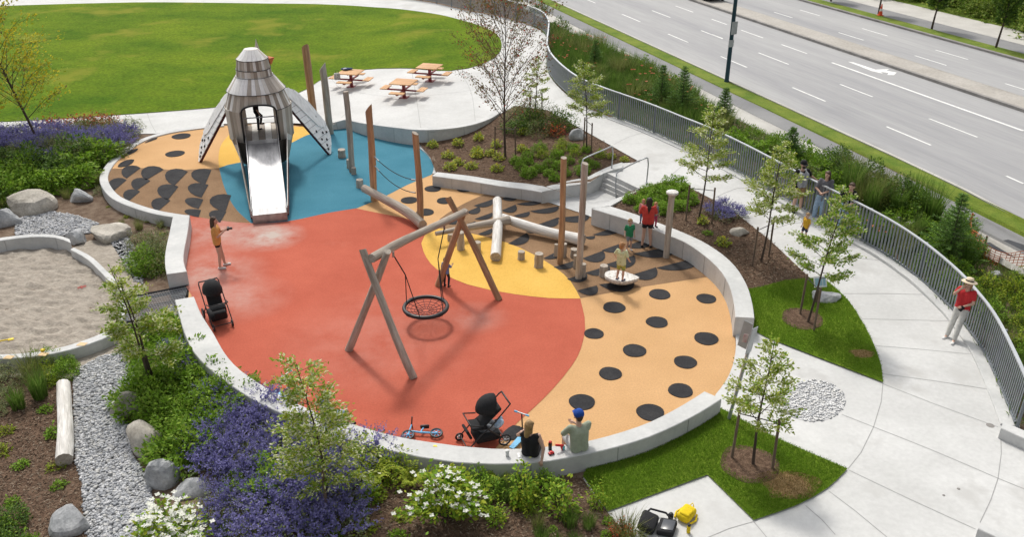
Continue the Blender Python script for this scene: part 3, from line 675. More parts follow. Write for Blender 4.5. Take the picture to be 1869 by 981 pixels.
# ------------------------------------------------------------------ bird shaped slide tower
def objramp(name, cols, rough=.75):
    m, t, b = _new(name); L = t.links; oi = N(t, 'ShaderNodeObjectInfo'); k = len(cols)
    r = ramp(t, [(i/k, c) for i, c in enumerate(cols)]); r.color_ramp.interpolation = 'CONSTANT'; L.new(oi.outputs['Random'], r.inputs[0])
    tc = N(t, 'ShaderNodeTexCoord'); n1 = N(t, 'ShaderNodeTexNoise', Scale=7.0, Detail=5.0); mp = N(t, 'ShaderNodeMapping'); mp.inputs['Scale'].default_value = (1, 1, .3); L.new(tc.outputs['Object'], mp.inputs[0]); L.new(mp.outputs[0], n1.inputs['Vector'])
    r2 = ramp(t, [(.3, (.85,)*3), (.7, (1.12,)*3)]); L.new(n1.outputs[0], r2.inputs[0])
    mx = N(t, 'ShaderNodeMix', data_type='RGBA', blend_type='MULTIPLY'); mx.inputs[0].default_value = 1; L.new(r.outputs[0], mx.inputs[6]); L.new(r2.outputs[0], mx.inputs[7]); L.new(mx.outputs[2], b.inputs['Base Color'])
    b.inputs['Roughness'].default_value = rough; return m
M['clad'] = objramp('grey_cladding', [(.66, .63, .58), (.33, .285, .235), (.52, .465, .40), (.27, .225, .185), (.78, .76, .73), (.42, .37, .31)])
M['cladlight'] = objramp('pale_cladding', [(.80, .79, .77), (.52, .475, .425), (.84, .83, .82), (.66, .63, .59), (.42, .37, .32)])
M['wingw'] = objramp('wing_white', [(.83, .83, .83), (.86, .86, .855), (.79, .79, .79)], .6)
M['wingred'] = plain('dark_red_edge', (.085, .014, .016), .6)
M['orange'] = plain('orange_panel', (.50, .12, .02), .6)
bc = PY(488, 317, 33.0); BIRD = emp('bird_slide', (bc.x, 33.0, .004), R(15.5), 'tall grey clad bird shaped slide tower with spread white wings', 'playground slide')
def panel(r0, z0, r1, z1, a0, a1, th=.03, arch=None):
    """one cladding plank on a cone"""
    m = MB(); q = lambda r, a, z: Vector((r*math.sin(a), -r*math.cos(a), z)); vs = []
    if arch: z0a, z0b = arch
    else: z0a = z0b = z0
    f = lambda z: r0+(r1-r0)*(z-z0)/(z1-z0)
    for d in (0, th):
        vs += [q(f(z0a)-d, a0, z0a), q(f(z0b)-d, a1, z0b), q(r1-d, a1, z1), q(r1-d, a0, z1)]
    m.add(vs, [(0, 1, 2, 3), (7, 6, 5, 4), (4, 5, 1, 0), (5, 6, 2, 1), (6, 7, 3, 2), (7, 4, 0, 3)])
    return m
tiers = [('body', .30, .93, 1.30, 1.20, 36, 'clad'), ('body', 1.28, 1.22, 2.50, 1.25, 42, 'clad'), ('body', 2.48, 1.235, 3.2, .97, 42, 'clad'), ('shoulder', 3.10, 1.09, 3.64, .70, 38, 'cladlight'), ('head', 3.62, .665, 3.90, .635, 34, 'clad'), ('head', 3.89, .63, 4.27, .575, 34, 'clad'), ('cap', 4.25, .585, 4.60, .27, 18, 'cladlight')]
OA = R(31)
for ti, (nm, z0, r0, z1, r1, n, mt) in enumerate(tiers):
    base_me = None; st = 2*math.pi/n; gap = .004/max(r0, .3)
    for k in range(n):
        a = -math.pi+st*(k+.5); aa = abs(a); ab = math.pi-aa
        if ti == 1 and (aa < OA or ab < OA*.95): continue
        if ti == 2 and (aa < OA or ab < OA*.95):
            zz = lambda t: 2.49+.30*math.sqrt(max(0, 1-(t/OA)**2))
            b0 = aa if aa < OA else ab
            arch = (zz(b0+(-st/2 if a < 0 else -st/2)*(-1 if (a < 0) == (aa < OA) else 1)), zz(b0+(st/2)*(-1 if (a < 0) == (aa < OA) else 1)))
            me = panel(r0, z0, r1, z1, a-st/2+gap, a+st/2-gap, arch=arch).mesh('panel', M[mt]); ob('cladding_panel', me, BIRD); continue
        if ti == 0 and aa < R(32): continue
        if base_me is None: base_me = panel(r0, z0, r1, z1, -st/2+gap, st/2-gap).mesh('panel', M[mt])
        ob('cladding_panel', base_me, BIRD, rot=(0, 0, a))
# inner skin, deck, arch rims
MB().lathe([(.86, .3), (1.14, 1.29)], 30).build('base_shell', M['wingred'], BIRD); MB().lathe([(1.08, 2.82), (.90, 3.2), (.62, 3.6), (.59, 3.7), (.52, 4.2), (.18, 4.5)], 30).build('inner_shell', M['wingred'], BIRD)
MB().lathe([(0, 4.63), (.26, 4.615), (.272, 4.57)], 14, smooth=False).build('cap_plate', M['cladlight'], BIRD)
for k in range(9):
    x = -1.0+k*.25; L_ = math.sqrt(max(.05, 1.16**2-(abs(x)+.1)**2)); MB().box((x, 0, 1.37), (.24, 2*L_, .05)).build('deck_plank', M['clad'], BIRD)
for sgn in (1, -1):
    m = MB(); pts = []
    for i in range(25):
        t = i/24; a = OA*(1-2*t); z = 2.49+.30*math.sqrt(max(0, 1-(a/OA)**2)); pts.append(Vector((1.24*math.sin(a), -1.24*math.cos(a)*sgn, z)))
    pts = [Vector((1.27*math.sin(OA), -1.27*math.cos(OA)*sgn, 1.36))]+pts+[Vector((-1.27*math.sin(OA), -1.27*math.cos(OA)*sgn, 1.36))]
    m.tube(pts, .035, 6); m.build('arch_frame', M['blackpl'], BIRD)
for zz, rr in ((3.11, 1.10), (3.63, .70), (3.90, .648), (4.26, .592), (2.5, 1.26), (1.29, 1.215)):
    m = MB(); pts = [Vector((rr*math.sin(t), -rr*math.cos(t), zz)) for t in ([2*math.pi*i/40 for i in range(41)] if zz != 2.5 and zz != 1.29 else [OA+(2*math.pi-2*OA)*i/40 for i in range(41)] if zz == 1.29 else [OA+(math.pi-2*OA)*i/20 for i in range(21)])]
    m.tube(pts, .012, 5, cap=False); m.build('trim_ring', M['dark'], BIRD)
# head details: beak and crest
m = MB(); m.add([(.42, .25, 4.3), (.66, .05, 3.93), (.60, -.02, 4.22), (.66, .3, 3.95), (.82, .38, 4.16)], [(0, 2, 4), (2, 1, 4), (1, 3, 4), (3, 0, 4), (0, 1, 2), (0, 3, 1)]); m.build('beak', M['orange'], BIRD)
m = MB(); m.lathe([(.12, 4.2), (.09, 4.5), (.0, 4.9)], 6, c=(.22, .42, 0), smooth=False); m.build('crest', M['cladlight'], BIRD)
# tail cheeks left and right of the slide
for s in (-1, 1):
    A = [Vector((s*1.12, -.52, 1.30)), Vector((s*.95, -1.15, 1.62)), Vector((s*.635, -5.55, .42))]
    B = [Vector((s*.86, -.45, .34)), Vector((s*.80, -1.3, .28)), Vector((s*.60, -5.6, .14))]
    for j in range(5):
        m = MB(); t0, t1 = j/5+.004, (j+1)/5-.004
        for i in range(2):
            q = [B[i].lerp(A[i], t0), B[i+1].lerp(A[i+1], t0), B[i+1].lerp(A[i+1], t1), B[i].lerp(A[i], t1)]
            m.plate(q if s < 0 else q[::-1], .025)
        m.build('tail_panel', M['clad'], BIRD)
    m = MB(); m.tube([p+Vector((s*.01, 0, -.03)) for p in B], .035, 6); m.build('tail_edge', M['wingred'], BIRD)
# slide chute
prof = [(-1.15, 1.43), (-1.5, 1.40), (-1.9, 1.26), (-3.0, .88), (-4.4, .47), (-4.9, .36), (-5.3, .32), (-5.85, .31)]
m = MB(); W2 = .56
vs = [(x, y, z) for y, z in prof for x in (-W2, W2)]; m.add(vs, [(2*i, 2*i+1, 2*i+3, 2*i+2)[::-1] for i in range(len(prof)-1)])
m.box((0, -5.86, .16), (1.14, .03, .31)); SL = m.build('slide_chute', M['steel'], BIRD)
for s in (-1, 1):
    m = MB(); q = [Vector((s*(W2+.02), y, z-.1)) for y, z in prof]; t = [Vector((s*(W2+.02), y, z+.14)) for y, z in prof]
    for i in range(len(prof)-1): m.plate([q[i], q[i+1], t[i+1], t[i]], .012)
    m.tube(t, .022, 6); m.tube([t[0], t[0]+Vector((0, 0, .0))+Vector((0, .02, .75))], .022, 6); m.build('slide_side', M['steel'], SL)
m = MB(); m.tube([(-W2-.02, -1.13, 2.3), (W2+.02, -1.13, 2.3)], .022, 6); m.build('grab_bar', M['steel'], BIRD)
# wings
BINV = BIRD.matrix_basis.inverted()
for s in (-1, 1):
    sh = BINV @ (PY(428, 172, 32.95) if s < 0 else PY(505, 168, 33.2)); tip = BINV @ (P(364, 297) if s < 0 else P(602, 283)); tip.z = .02; vd = Vector((-.3, .95, 0)) if s < 0 else Vector((.62, 1.15, 0))
    wd = lambda t: (.5+4*t if t < .1 else .9+.1*math.sin((t-.1)*4) if t < .7 else .965-.33*(t-.7)/.16 if t < .86 else .05+.585*(1-t)/.14)
    nrm = (tip-sh).cross(vd).normalized(); nrm = nrm if nrm.z > 0 else -nrm
    pt = lambda t, v, o=0: sh.lerp(tip, t)+vd*v+nrm*o
    WG = MB(); ring = [pt(i/10, 0) for i in range(11)]+[pt(i/10, wd(i/10)) for i in range(10, -1, -1)]
    WG.plate(ring if (ring[1]-ring[0]).cross(ring[-1]-ring[0]).dot(nrm) > 0 else ring[::-1], .10); WGo = WG.build('wing_board', M['wingred'], BIRD)
    nP = 12
    for j in range(nP):
        t0, t1 = j/nP+.002, (j+1)/nP-.002; jag = .0
        q = [pt(t0, jag, .012), pt(t1, jag, .012+.012), pt(t1, wd(t1)+.03, .024), pt(t0, wd(t0)+.03, .012)]
        if (q[1]-q[0]).cross(q[3]-q[0]).dot(nrm) < 0: q = q[::-1]
        MB().plate(q, .02).build('feather_panel', M['wingw'], WGo)
    cov = [pt(.02, wd(.02)*.42, .05), pt(.62, wd(.62)*.55, .05), pt(.68, wd(.68)*.8, .05), pt(.64, wd(.64)+.05, .05), pt(.3, wd(.3)+.06, .05), pt(.02, wd(.02)+.05, .05)]
    if (cov[1]-cov[0]).cross(cov[-1]-cov[0]).dot(nrm) < 0: cov = cov[::-1]
    MB().plate(cov, .02).build('covert_panel', M['wingw'], WGo)
    q = nrm.to_track_quat('Z', 'Y').to_matrix()
    for t, v in ((.66, .25), (.72, .5), (.78, .2), (.82, .42), (.88, .22), (.93, .12), (.5, .8), (.74, .7)):
        m = MB(); m.lathe([(0, .02), (.045, .02), (.06, .0)], 9, M=q, c=pt(t, min(v, wd(t)-.08), .055 if v > .9 else .03)); m.build('climbing_hold', M['blackpl'], WGo)

# ------------------------------------------------------------------ logs and posts
def logmesh(L, r0, r1, bend=0.0, n=11, seg=9, seed=0, slant=0.0, ridge=.0):
    rnd = random.Random(seed); ax = rnd.uniform(0, 6.28); m = MB(); pts = []; rs = []
    for i in range(seg+1):
        t = i/seg; o = bend*math.sin(t*math.pi*rnd.choice([1, 1]))+.25*bend*math.sin(t*7+seed); pts.append(Vector((o*math.cos(ax), o*math.sin(ax), L*t))); rs.append((r0+(r1-r0)*t)*(1+.035*math.sin(t*9+seed)+rnd.uniform(-.02, .02)))
    vs = []
    for i, p in enumerate(pts):
        for k in range(n):
            a = 2*math.pi*k/n; rr = rs[i]*(1+.035*math.sin(3*a+seed)+.02*math.sin(5*a+i)); z = slant*rr*math.cos(a) if i == seg else 0
            vs.append(p+Vector((rr*math.cos(a), rr*math.sin(a), z)))
    m.add(vs, [(i*n+k, i*n+(k+1) % n, (i+1)*n+(k+1) % n, (i+1)*n+k) for i in range(seg) for k in range(n)], 0, True)
    m.add(vs[:n], [tuple(range(n-1, -1, -1))], 1); m.add(vs[seg*n:], [tuple(range(n))], 1); return m
def log(name, p0, p1, r0, r1, mt, bend=.0, seed=0, slant=0, parent=None, roll=0, end='wood_end'):
    d = p1-p0; o = logmesh(d.length, r0, r1, bend, seed=seed, slant=slant).build(name, [M[mt], M[end]], parent)
    q = d.to_track_quat('Z', 'Y') @ Quaternion((0, 0, 1), roll); o.rotation_mode = 'QUATERNION'; o.rotation_quaternion = q
    o.location = p0 if parent is None else p0-parent.location
    return o
def post(bx, by, tx, ty, wpx, mt, label, seed, slant=.9, bend=.03):
    b = P(bx, by); tp = PY(tx, ty, b.y+.02); r = wpx/2/ppm(b.lerp(tp, .5)); o = log('timber_post', b-Vector((0, 0, .02)), tp, r*1.02, r*.93, mt, bend, seed, slant, roll=seed); return tag(o, label, 'post', 'tall timber posts of the playground')
p1 = post(573, 224, 557, 86, 14, 'wood_brown', 'tallest brown timber post nearest the picnic plaza behind the right wing', 1, 1.0)
p2 = post(602, 244, 588, 121, 13, 'wood_grey', 'grey brown timber post standing at the tip of the right wing', 2, 1.2)
p3 = post(643, 314, 631, 167, 11, 'wood_grey', 'thin dark grey timber post with small stumps at its foot on blue rubber', 3, .1)
p4 = post(683, 366, 673, 197, 13, 'wood_brown', 'brown timber post at the left end of the rope pair', 4, 1.3)
p5 = post(768, 409, 758, 243, 12, 'wood_brown', 'orange brown timber post at the right end of the rope pair', 5, .5)
p6 = post(1022, 482, 1029, 288, 11.5, 'wood_brown', 'left one of the two tall posts in front of the steps', 6, .2)
p7 = post(1056, 509, 1068, 298, 12.5, 'wood_grey', 'right one of the two tall posts in front of the steps', 7, .3)
b = P(1216, 470); tp = PY(1227, 354, b.y)
CP = emp('capped_post', b, 0, 'grey timber post with a flat white disc cap beside the right retaining wall', 'post', 'tall timber posts of the playground')
o = log('shaft', b, tp, .10, .095, 'wood_grey', .015, 8, 0, CP)
m = MB(); m.lathe([(0, .075), (.17, .075), (.185, .06), (.185, .01), (.17, -.005), (0, -.005)], 20); m.build('cap', M['wood_pale'], CP, tp-b); m = MB(); m.lathe([(.11, -.1), (.112, .0)], 14); m.build('collar', M['wood_grey'], CP, tp-b)
# ropes sagging between two posts
def rope(p, q, sag, r, label=None, name='rope', parent=None, n=14, mt='rope'):
    pts = [p.lerp(q, i/n)-Vector((0, 0, sag*4*(i/n)*(1-i/n))) for i in range(n+1)]; m = MB(); m.tube([v-p for v in pts], r, 6)
    o = m.build(name, M[mt], parent, p)
    for v in (pts[0], pts[-1]):
        d = (pts[1]-pts[0]).normalized() if v is pts[0] else (pts[-2]-pts[-1]).normalized()
        k = MB(); k.tube([v-p, v-p+d*.3], r*1.7, 7); k.build('end_sleeve', M['steel'], o)
    if label: tag(o, label, 'rope')
    return o
y4, y5 = P(683, 366).y, P(768, 409).y
rope(PY(683, 286, y4-.1), PY(760, 329, y5), .18, .014, 'upper black rope sagging between the two orange brown posts')
rope(PY(684, 303, y4-.1), PY(758, 352, y5), .22, .014, 'lower black rope sagging between the two orange brown posts')
# stumps
stumps = ((624, 289, 271, 14, 'short grey stump on blue rubber nearest the right wing'), (637, 309, 289, 8, 'narrow stump pressed against the left of the thin dark post'), (646, 320, 304, 9, 'narrow stump just right of the thin dark post'), (657, 344, 326, 13, 'grey stump at the upper end of the slanting balance log'),
          (822, 442, 425, 11, 'small stump at the left end of the spear shaped log'), (841, 458, 422, 14, 'tall stump between the swing legs on yellow rubber'), (871, 460, 440, 13, 'stump on yellow rubber just left of the upright crossing log'), (951, 476, 457, 13, 'small stump alone on the yellow rubber right of the crossing log'), (983, 490, 461, 16.5, 'widest stump at the edge of the yellow rubber'),
          (1014, 471, 444, 7, 'thin stump left of the left tall post'), (1029, 471, 443, 10, 'stump right against the left tall post'), (1047, 472, 453, 13, 'stump behind and between the two tall posts'), (1049, 492, 464, 7.5, 'thin stump left of the right tall post'), (1063, 508, 480, 11, 'stump right in front of the right tall post'), (1101, 506, 483, 16, 'flared stump behind the tilted disc'))
for i, (x, yb, yt, wpx, lab) in enumerate(stumps):
    b = P(x, yb-2); t = PY(x+.2, yt+2, b.y); r = wpx/2/ppm(b); o = log('stump', b-Vector((0, 0, .01)), Vector((b.x+.01, b.y, t.z)), r*1.03, r*.96, 'wood_grey', 0, i, .05); tag(o, lab, 'stump', 'log stumps of the playground')
# balance logs
def rlog(px0, z0, px1, z1, w0, w1, mt, label, seed, bend=.06):
    a, b = P(*px0, z0), P(*px1, z1); o = log('balance_log', a, b, w0/2/ppm(a), w1/2/ppm(b), mt, bend, seed, .1); return tag(o, label, 'log', 'balance logs of the playground')
rlog((664, 345), .42, (771, 411), .17, 14, 19, 'wood_grey', 'slightly bent grey log running from stump to the foot of the brown post', 21, .12)
rlog((795, 427), .42, (930, 402), .42, 8, 17, 'wood_grey', 'spear shaped grey log passing under the swing beam', 22, .05)
rlog((908, 366), .55, (905, 470), .16, 17, 20, 'wood_pale', 'pale grey log standing slanted across the other two', 23, .03)
rlog((916, 398), .38, (1064, 440), .20, 16, 21, 'wood_pale', 'long pale log lying from the crossing to the tall posts', 24, .04)
# tilted leaf shaped disc
b = P(1129, 521); DK = emp('balance_disc', b, 0, 'tilted leaf shaped wooden balance disc under the boy in tie dye', 'balance disc')
poly = [];
for i in range(28):
    t = 2*math.pi*i/28; r = .43; x = r*math.cos(t); y = r*.95*math.sin(t)
    if abs(t) < .7 or t > 2*math.pi-.7: x += .16*(1-abs(((t+math.pi) % (2*math.pi))-math.pi)/.7)
    poly.append((x, y))
T = Matrix.Rotation(R(5), 3, 'Y') @ Matrix.Rotation(R(-4), 3, 'X')
for k in range(6):
    x0, x1 = -.45+k*.178, -.45+(k+1)*.178-.008
    pl = []
    for i in range(28):
        a, c = Vector(poly[i]), Vector(poly[(i+1) % 28])
        if x0 <= a.x <= x1: pl.append(a)
        for xx in (x0, x1):
            if (a.x-xx)*(c.x-xx) < 0: q = a.lerp(c, (xx-a.x)/(c.x-a.x)); pl.append(q)
    if len(pl) < 3: continue
    cx = sum(q.x for q in pl)/len(pl); cy = sum(q.y for q in pl)/len(pl); pl.sort(key=lambda q: math.atan2(q.y-cy, q.x-cx))
    m = MB(); m.prism(pl, .0, .07); m.v = [tuple(T @ Vector(v)+Vector((0, 0, .24))) for v in m.v]; m.build('plank', M['wood_pale'], DK)
m = MB(); m.prism([(q[0]*.96, q[1]*.96) for q in poly], -.05, -.002); m.v = [tuple(T @ Vector(v)+Vector((0, 0, .24))) for v in m.v]; m.build('rim_board', M['wood_grey'], DK)
m = MB(); m.lathe([(.13, 0), (.10, .12), (.16, .2)], 12); m.build('pivot', M['dark'], DK)

# ------------------------------------------------------------------ basket swing
LA, LB, RA, RB_ = P(637, 638), P(755, 690), P(800, 522), P(911, 547)
cL, cR = (LA+LB)/2, (RA+RB_)/2
bL, bR = PY(686, 468, cL.y+.1), PY(846, 389, cR.y+.1)
SW = emp('basket_swing', (cL+cR)/2, 0, 'log framed basket swing standing on the red rubber', 'swing')
bd = (bR-bL).normalized()
log('beam', bL-bd*.18, bR+bd*.12, .112, .10, 'wood_grey', .05, 31, 0, SW)
def leg(foot, px, mt, seed, bend):
    tp = PY(px[0], px[1], (bL.y if foot in (LA, LB) else bR.y)); tp.y += (-.16 if foot in (LB, RB_) else .16)*0
    log('leg', foot, tp, .10, .085, mt, bend, seed, .2, SW)
leg(LB, (662, 455), 'wood_grey', 32, .13); leg(LA, (708, 458), 'wood_grey', 33, .16); leg(RA, (848, 384), 'wood_brown', 34, .05); leg(RB_, (818, 360), 'wood_brown', 35, .14)
sc_ = P(777, 561, .5); rB = .58
BK = MB(); pts = [Vector((rB*math.cos(2*math.pi*i/28), rB*math.sin(2*math.pi*i/28), 0)) for i in range(28)]
def torus(m, R_, r_, n=28, k=8, mi=0, c=(0, 0, 0), Mx=None):
    vs = []; c = Vector(c)
    for i in range(n):
        a = 2*math.pi*i/n
        for j in range(k):
            b = 2*math.pi*j/k; v = Vector(((R_+r_*math.cos(b))*math.cos(a), (R_+r_*math.cos(b))*math.sin(a), r_*math.sin(b))); vs.append((Mx @ v if Mx else v)+c)
    m.add(vs, [(i*k+j, ((i+1) % n)*k+j, ((i+1) % n)*k+(j+1) % k, i*k+(j+1) % k) for i in range(n) for j in range(k)], mi, True)
torus(BK, rB, .055); BKo = BK.build('basket', M['blackpl'], SW, sc_-SW.location)
m = MB()
for i in range(14):
    a = 2*math.pi*i/14; m.tube([(.09*math.cos(a), .09*math.sin(a), -.1), (rB*.5*math.cos(a), rB*.5*math.sin(a), -.075), (rB*math.cos(a), rB*math.sin(a), 0)], .009, 5)
for rr, zz in ((.09, -.1), (.2, -.095), (.3, -.08), (.4, -.055), (.49, -.03)): torus(m, rr, .008, 28, 5, c=(0, 0, zz))
m.build('net', plain('dark_red_rope', (.10, .03, .035), .8), BKo)
m = MB()
for i in range(4):
    a = math.pi/4+math.pi/2*i
    m.tube([(rB*math.cos(a+k*.05), rB*math.sin(a+k*.05), 0) for k in range(-2, 3)], .062, 8)
m.build('rope_clamp', M['dark'], BKo)
for q, aa in ((PY(718, 466, bL.y+(bR.y-bL.y)*.2), (math.pi*.75+.4, math.pi*1.25+.6)), (PY(811, 416, bL.y+(bR.y-bL.y)*.78), (math.pi*.25-.1, -math.pi*.25+.2))):
    mid_ = q.lerp(sc_, .35); mid_.z = q.z-.75; m = MB(); o_ = SW.location
    m.tube([q-o_, mid_-o_], .016, 6)
    for a in aa: m.tube([mid_-o_, sc_+Vector((rB*math.cos(a), rB*math.sin(a), .03))-o_], .013, 6)
    m.build('swing_rope', M['rope'], SW)
    m = MB(); m.box(q-o_+Vector((0, 0, .02)), (.05, .05, .14)); m.build('shackle', M['steel'], SW)
# ------------------------------------------------------------------ slatted fence
FH = 1.18
FN = emp('slat_fence', fence_line[-1], 0, 'long curving grey metal picket fence between path and planted bank', 'fence'); fo_ = -FN.location
fl = fence_line[::-1]; Ls = [0]
for a, b in zip(fl, fl[1:]): Ls.append(Ls[-1]+(b-a).length)
def at_len(d):
    import bisect
    i = max(0, min(len(fl)-2, bisect.bisect_right(Ls, d)-1)); t = (d-Ls[i])/(Ls[i+1]-Ls[i]); p = fl[i].lerp(fl[i+1], t); dd = fl[i+1]-fl[i]
    return Vector((p.x, p.y, g(p.x, p.y))), math.atan2(dd.y, dd.x)
pk = MB(); pk.box((0, 0, FH/2+.03), (.062, .014, FH-.14)); pk_me = pk.mesh('picket', M['fence'])
d = .1; cnt = 0; rest = MB()
while d < Ls[-1]-.05:
    p, a = at_len(d)
    if cnt < 300: ob('picket', pk_me, FN, p+fo_+Vector((0, 0, .06)), (0, 0, a))
    else: rest.box(p+fo_+Vector((0, 0, FH/2+.09)), (.062, .014, FH-.14), a)
    cnt += 1; d += .128
tag(rest.build('picket_run', M['fence'], FN), kind='stuff')
rails = []
for nm, z, w_, h_, mt in (('top_rail', FH+.03, .075, .035, 'rail'), ('bottom_rail', .13, .04, .04, 'fence')):
    m = MB(); k = int(Ls[-1]/.4); V = []
    for i in range(k+1):
        p, a = at_len(Ls[-1]*i/k); n_ = Vector((-math.sin(a), math.cos(a), 0))*w_/2; p = p+fo_
        V += [p-n_+Vector((0, 0, z)), p+n_+Vector((0, 0, z)), p+n_+Vector((0, 0, z+h_)), p-n_+Vector((0, 0, z+h_))]
    m.add(V, [(i*4+j, i*4+(j+1) % 4, (i+1)*4+(j+1) % 4, (i+1)*4+j) for i in range(k) for j in range(4)]); m.build(nm, M[mt], FN)
d = 0; po = MB(); po.box((0, 0, (FH+.06)/2), (.07, .06, FH+.06)); po_me = po.mesh('post', M['fence'])
while d < Ls[-1]:
    p, a = at_len(min(d, Ls[-1]-.01)); n_ = Vector((-math.sin(a), math.cos(a), 0)); q = p+fo_+n_*(-.055); ob('post', po_me, FN, q, (0, 0, a)); d += 2.3

# ------------------------------------------------------------------ picnic tables
def picnic(px, py, rz, label):
    b = PG(px, py); t = emp('picnic_table', (b.x, b.y, g(b.x, b.y)+.026), rz, label, 'picnic table', 'picnic tables on the plaza')
    m = MB(); m.box((0, 0, .355), (.13, .13, .71)); m.build('pedestal', M['redmet'], t)
    MB().box((0, 0, .012), (.42, .42, .024)).build('base_plate', M['redmet'], t)
    m = MB(); m.box((0, 0, .70), (.8, .07, .06)); m.box((0, 0, .70), (.07, .8, .06)); m.build('top_bracket', M['redmet'], t)
    for k in range(8): MB().box((0, -.47+k*.134, .75), (1.07, .122, .045), bev=.008).build('tabletop_slat', M['tabwood'], t)
    for i in range(4):
        a = math.pi/2*i; Mx = Matrix.Rotation(a, 3, 'Z'); st = MB(); st.box(Mx @ Vector((0, -.5, .36)), (.07, .9, .07), a); st.box(Mx @ Vector((0, -.88, .39)), (.06, .3, .05), a); st.build('seat_arm', M['redmet'], t)
        for k in range(3): MB().box(Mx @ Vector((0, -.80-k*.115, .44)), (.72, .105, .045), a, bev=.008).build('seat_slat', M['tabwood'], t)
    return t
T1 = picnic(642, 159, R(-13), 'wooden picnic table with bags on it, left of three'); T2 = picnic(738, 179, R(-14), 'nearest wooden picnic table on red pedestal, standing in front of the other two'); T3 = picnic(785, 149, R(-16), 'wooden picnic table furthest right beside the lawn')
q = T1.location+Vector((-.62, -.42, .465))
m = MB(); m.box((0, 0, .17), (.30, .2, .34), bev=.05); TB = m.build('tote_bag', mat('patterned_tote', (.62, .60, .55), .9, col2=(.15, .15, .16), sc=14), None, q, (0, .05, .4)); tag(TB, 'cream and black patterned tote bag on the left bench of a picnic table', 'bag')
m = MB(); m.tube([(-.08, -.02, .32), (-.06, -.02, .47), (.06, -.02, .47), (.08, -.02, .32)], .012, 6); m.build('handle', M['blackfab'], TB)
m = MB(); rr = random.Random(3)
for i in range(9): m.ball((rr.uniform(-.22, .22), rr.uniform(-.1, .1), .05+rr.uniform(0, .03)), (.13, .09, .05), 9, 6)
JK = m.build('jacket', plain('navy_cloth', (.05, .08, .16), .9, var=.3), None, T1.location+Vector((-.2, .33, .765)), (0, 0, .2)); tag(JK, 'crumpled navy blue jacket lying on a picnic table top', 'jacket')
m = MB(); m.ball((0, 0, .05), (.12, .08, .05), 9, 6); m.build('lining', plain('pale_cloth', (.5, .52, .55), .9), JK, (-.12, -.08, .04))

# ------------------------------------------------------------------ street lamp post, cone, signs
b = PG(1326, 151); LP = emp('street_light_pole', (b.x, b.y, g(b.x, b.y)), 0, 'dark teal steel street light pole standing in the grass verge', 'lamp post')
m = MB(); m.lathe([(.14, 0), (.135, .1), (.11, .15), (.10, 3), (.07, 9.0), (0, 9.02)], 10); m.build('shaft', M['pole'], LP)
MB().box((0, 0, .02), (.36, .36, .04)).build('base_plate', M['pole'], LP)
m = MB(); m.tube([(0, 0, 8.9), (.6, .4, 9.3), (1.8, 1.2, 9.4)], .05, 8); m.build('arm', M['pole'], LP); MB().box((2.0, 1.35, 9.42), (.8, .3, .12), .6, bev=.03).build('lamp_head', M['pole'], LP)
sg = mat('grey_sign_back', (.33, .35, .35), .5, metal=.3)
MB().box((0, -.13, 2.72), (.36, .012, .62)).build('sign_panel', sg, LP, rot=(0, 0, .5)); MB().box((-.08, -.13, 1.98), (.30, .012, .34)).build('sign_panel', sg, LP, rot=(0, 0, .4))
b = PG(1606, 30); CN = emp('traffic_cone', (b.x, b.y, g(b.x, b.y)+.07), 0, 'orange and white traffic cone beside a street tree', 'cone')
MB().box((0, 0, .02), (.38, .38, .04), bev=.01).build('base', M['orange'], CN)
ocol = plain('cone_orange', (.75, .09, .03), .6); m = MB(); m.lathe([(.14, .04), (.10, .30)], 14, 0); m.lathe([(.10, .30), (.075, .46)], 14, 1); m.lathe([(.075, .46), (.03, .75), (0, .755)], 14, 0); m.build('body', [ocol, M['paint']], CN)
# leaning sign post by the entrance
b = PG(1329, 770); SP = emp('sign_post', (b.x, b.y, g(b.x, b.y)), 0, 'tall leaning grey metal post with folded sign plates behind a small tree', 'sign post')
tp = PY(1376, 606, b.y+.1)-SP.location; m = MB(); m.tube([(0, 0, 0), tp], .04, 6); m.build('post', M['galv'], SP)
ax = tp.normalized(); cx = ax.cross(Vector((0, 1, 0))).normalized()
for s, dy in ((-.1, -.06), (.11, .06)):
    a = tp*.80+cx*s*.4; q = [a+Vector((0, dy*.5, 0)), a+cx*.16+Vector((0, dy*3, 0)), a+cx*.16+Vector((0, dy*3, 0))+ax*.62, a+Vector((0, dy*.5, 0))+ax*.62]
    o = MB().plate(q, .012).build('sign_plate', M['galv'], SP)
a = tp*.90+cx*.13+Vector((0, -.09, 0)); MB().plate([a, a+cx*.1, a+cx*.1+ax*.2, a+ax*.2], .008).build('sign_sticker', mat('sticker', (.62, .55, .53), .6, col2=(.5, .2, .2), sc=9), SP)
# small info board on the tree stakes
b = PG(1489, 556); IS = emp('info_sign', (b.x, b.y, g(b.x, b.y)), R(8), 'small white and pale blue notice board on a stake by the white rock', 'sign')
m = MB(); m.tube([(0, 0, 0), (0, 0, .75)], .03, 6); m.build('post', M['stake'], IS)
Mx = Matrix.Rotation(R(-30), 3, 'X'); m = MB(); m.box((0, -.02, .72), (.36, .02, .30), Mx); m.build('board', plain('sign_white', (.72, .74, .74), .5), IS)
m = MB(); m.box((-.05, -.038, .725), (.2, .006, .2), Mx); m.box((.11, -.038, .725), (.07, .006, .22), Mx); m.build('print', plain('sign_print', (.30, .48, .56), .5), IS)
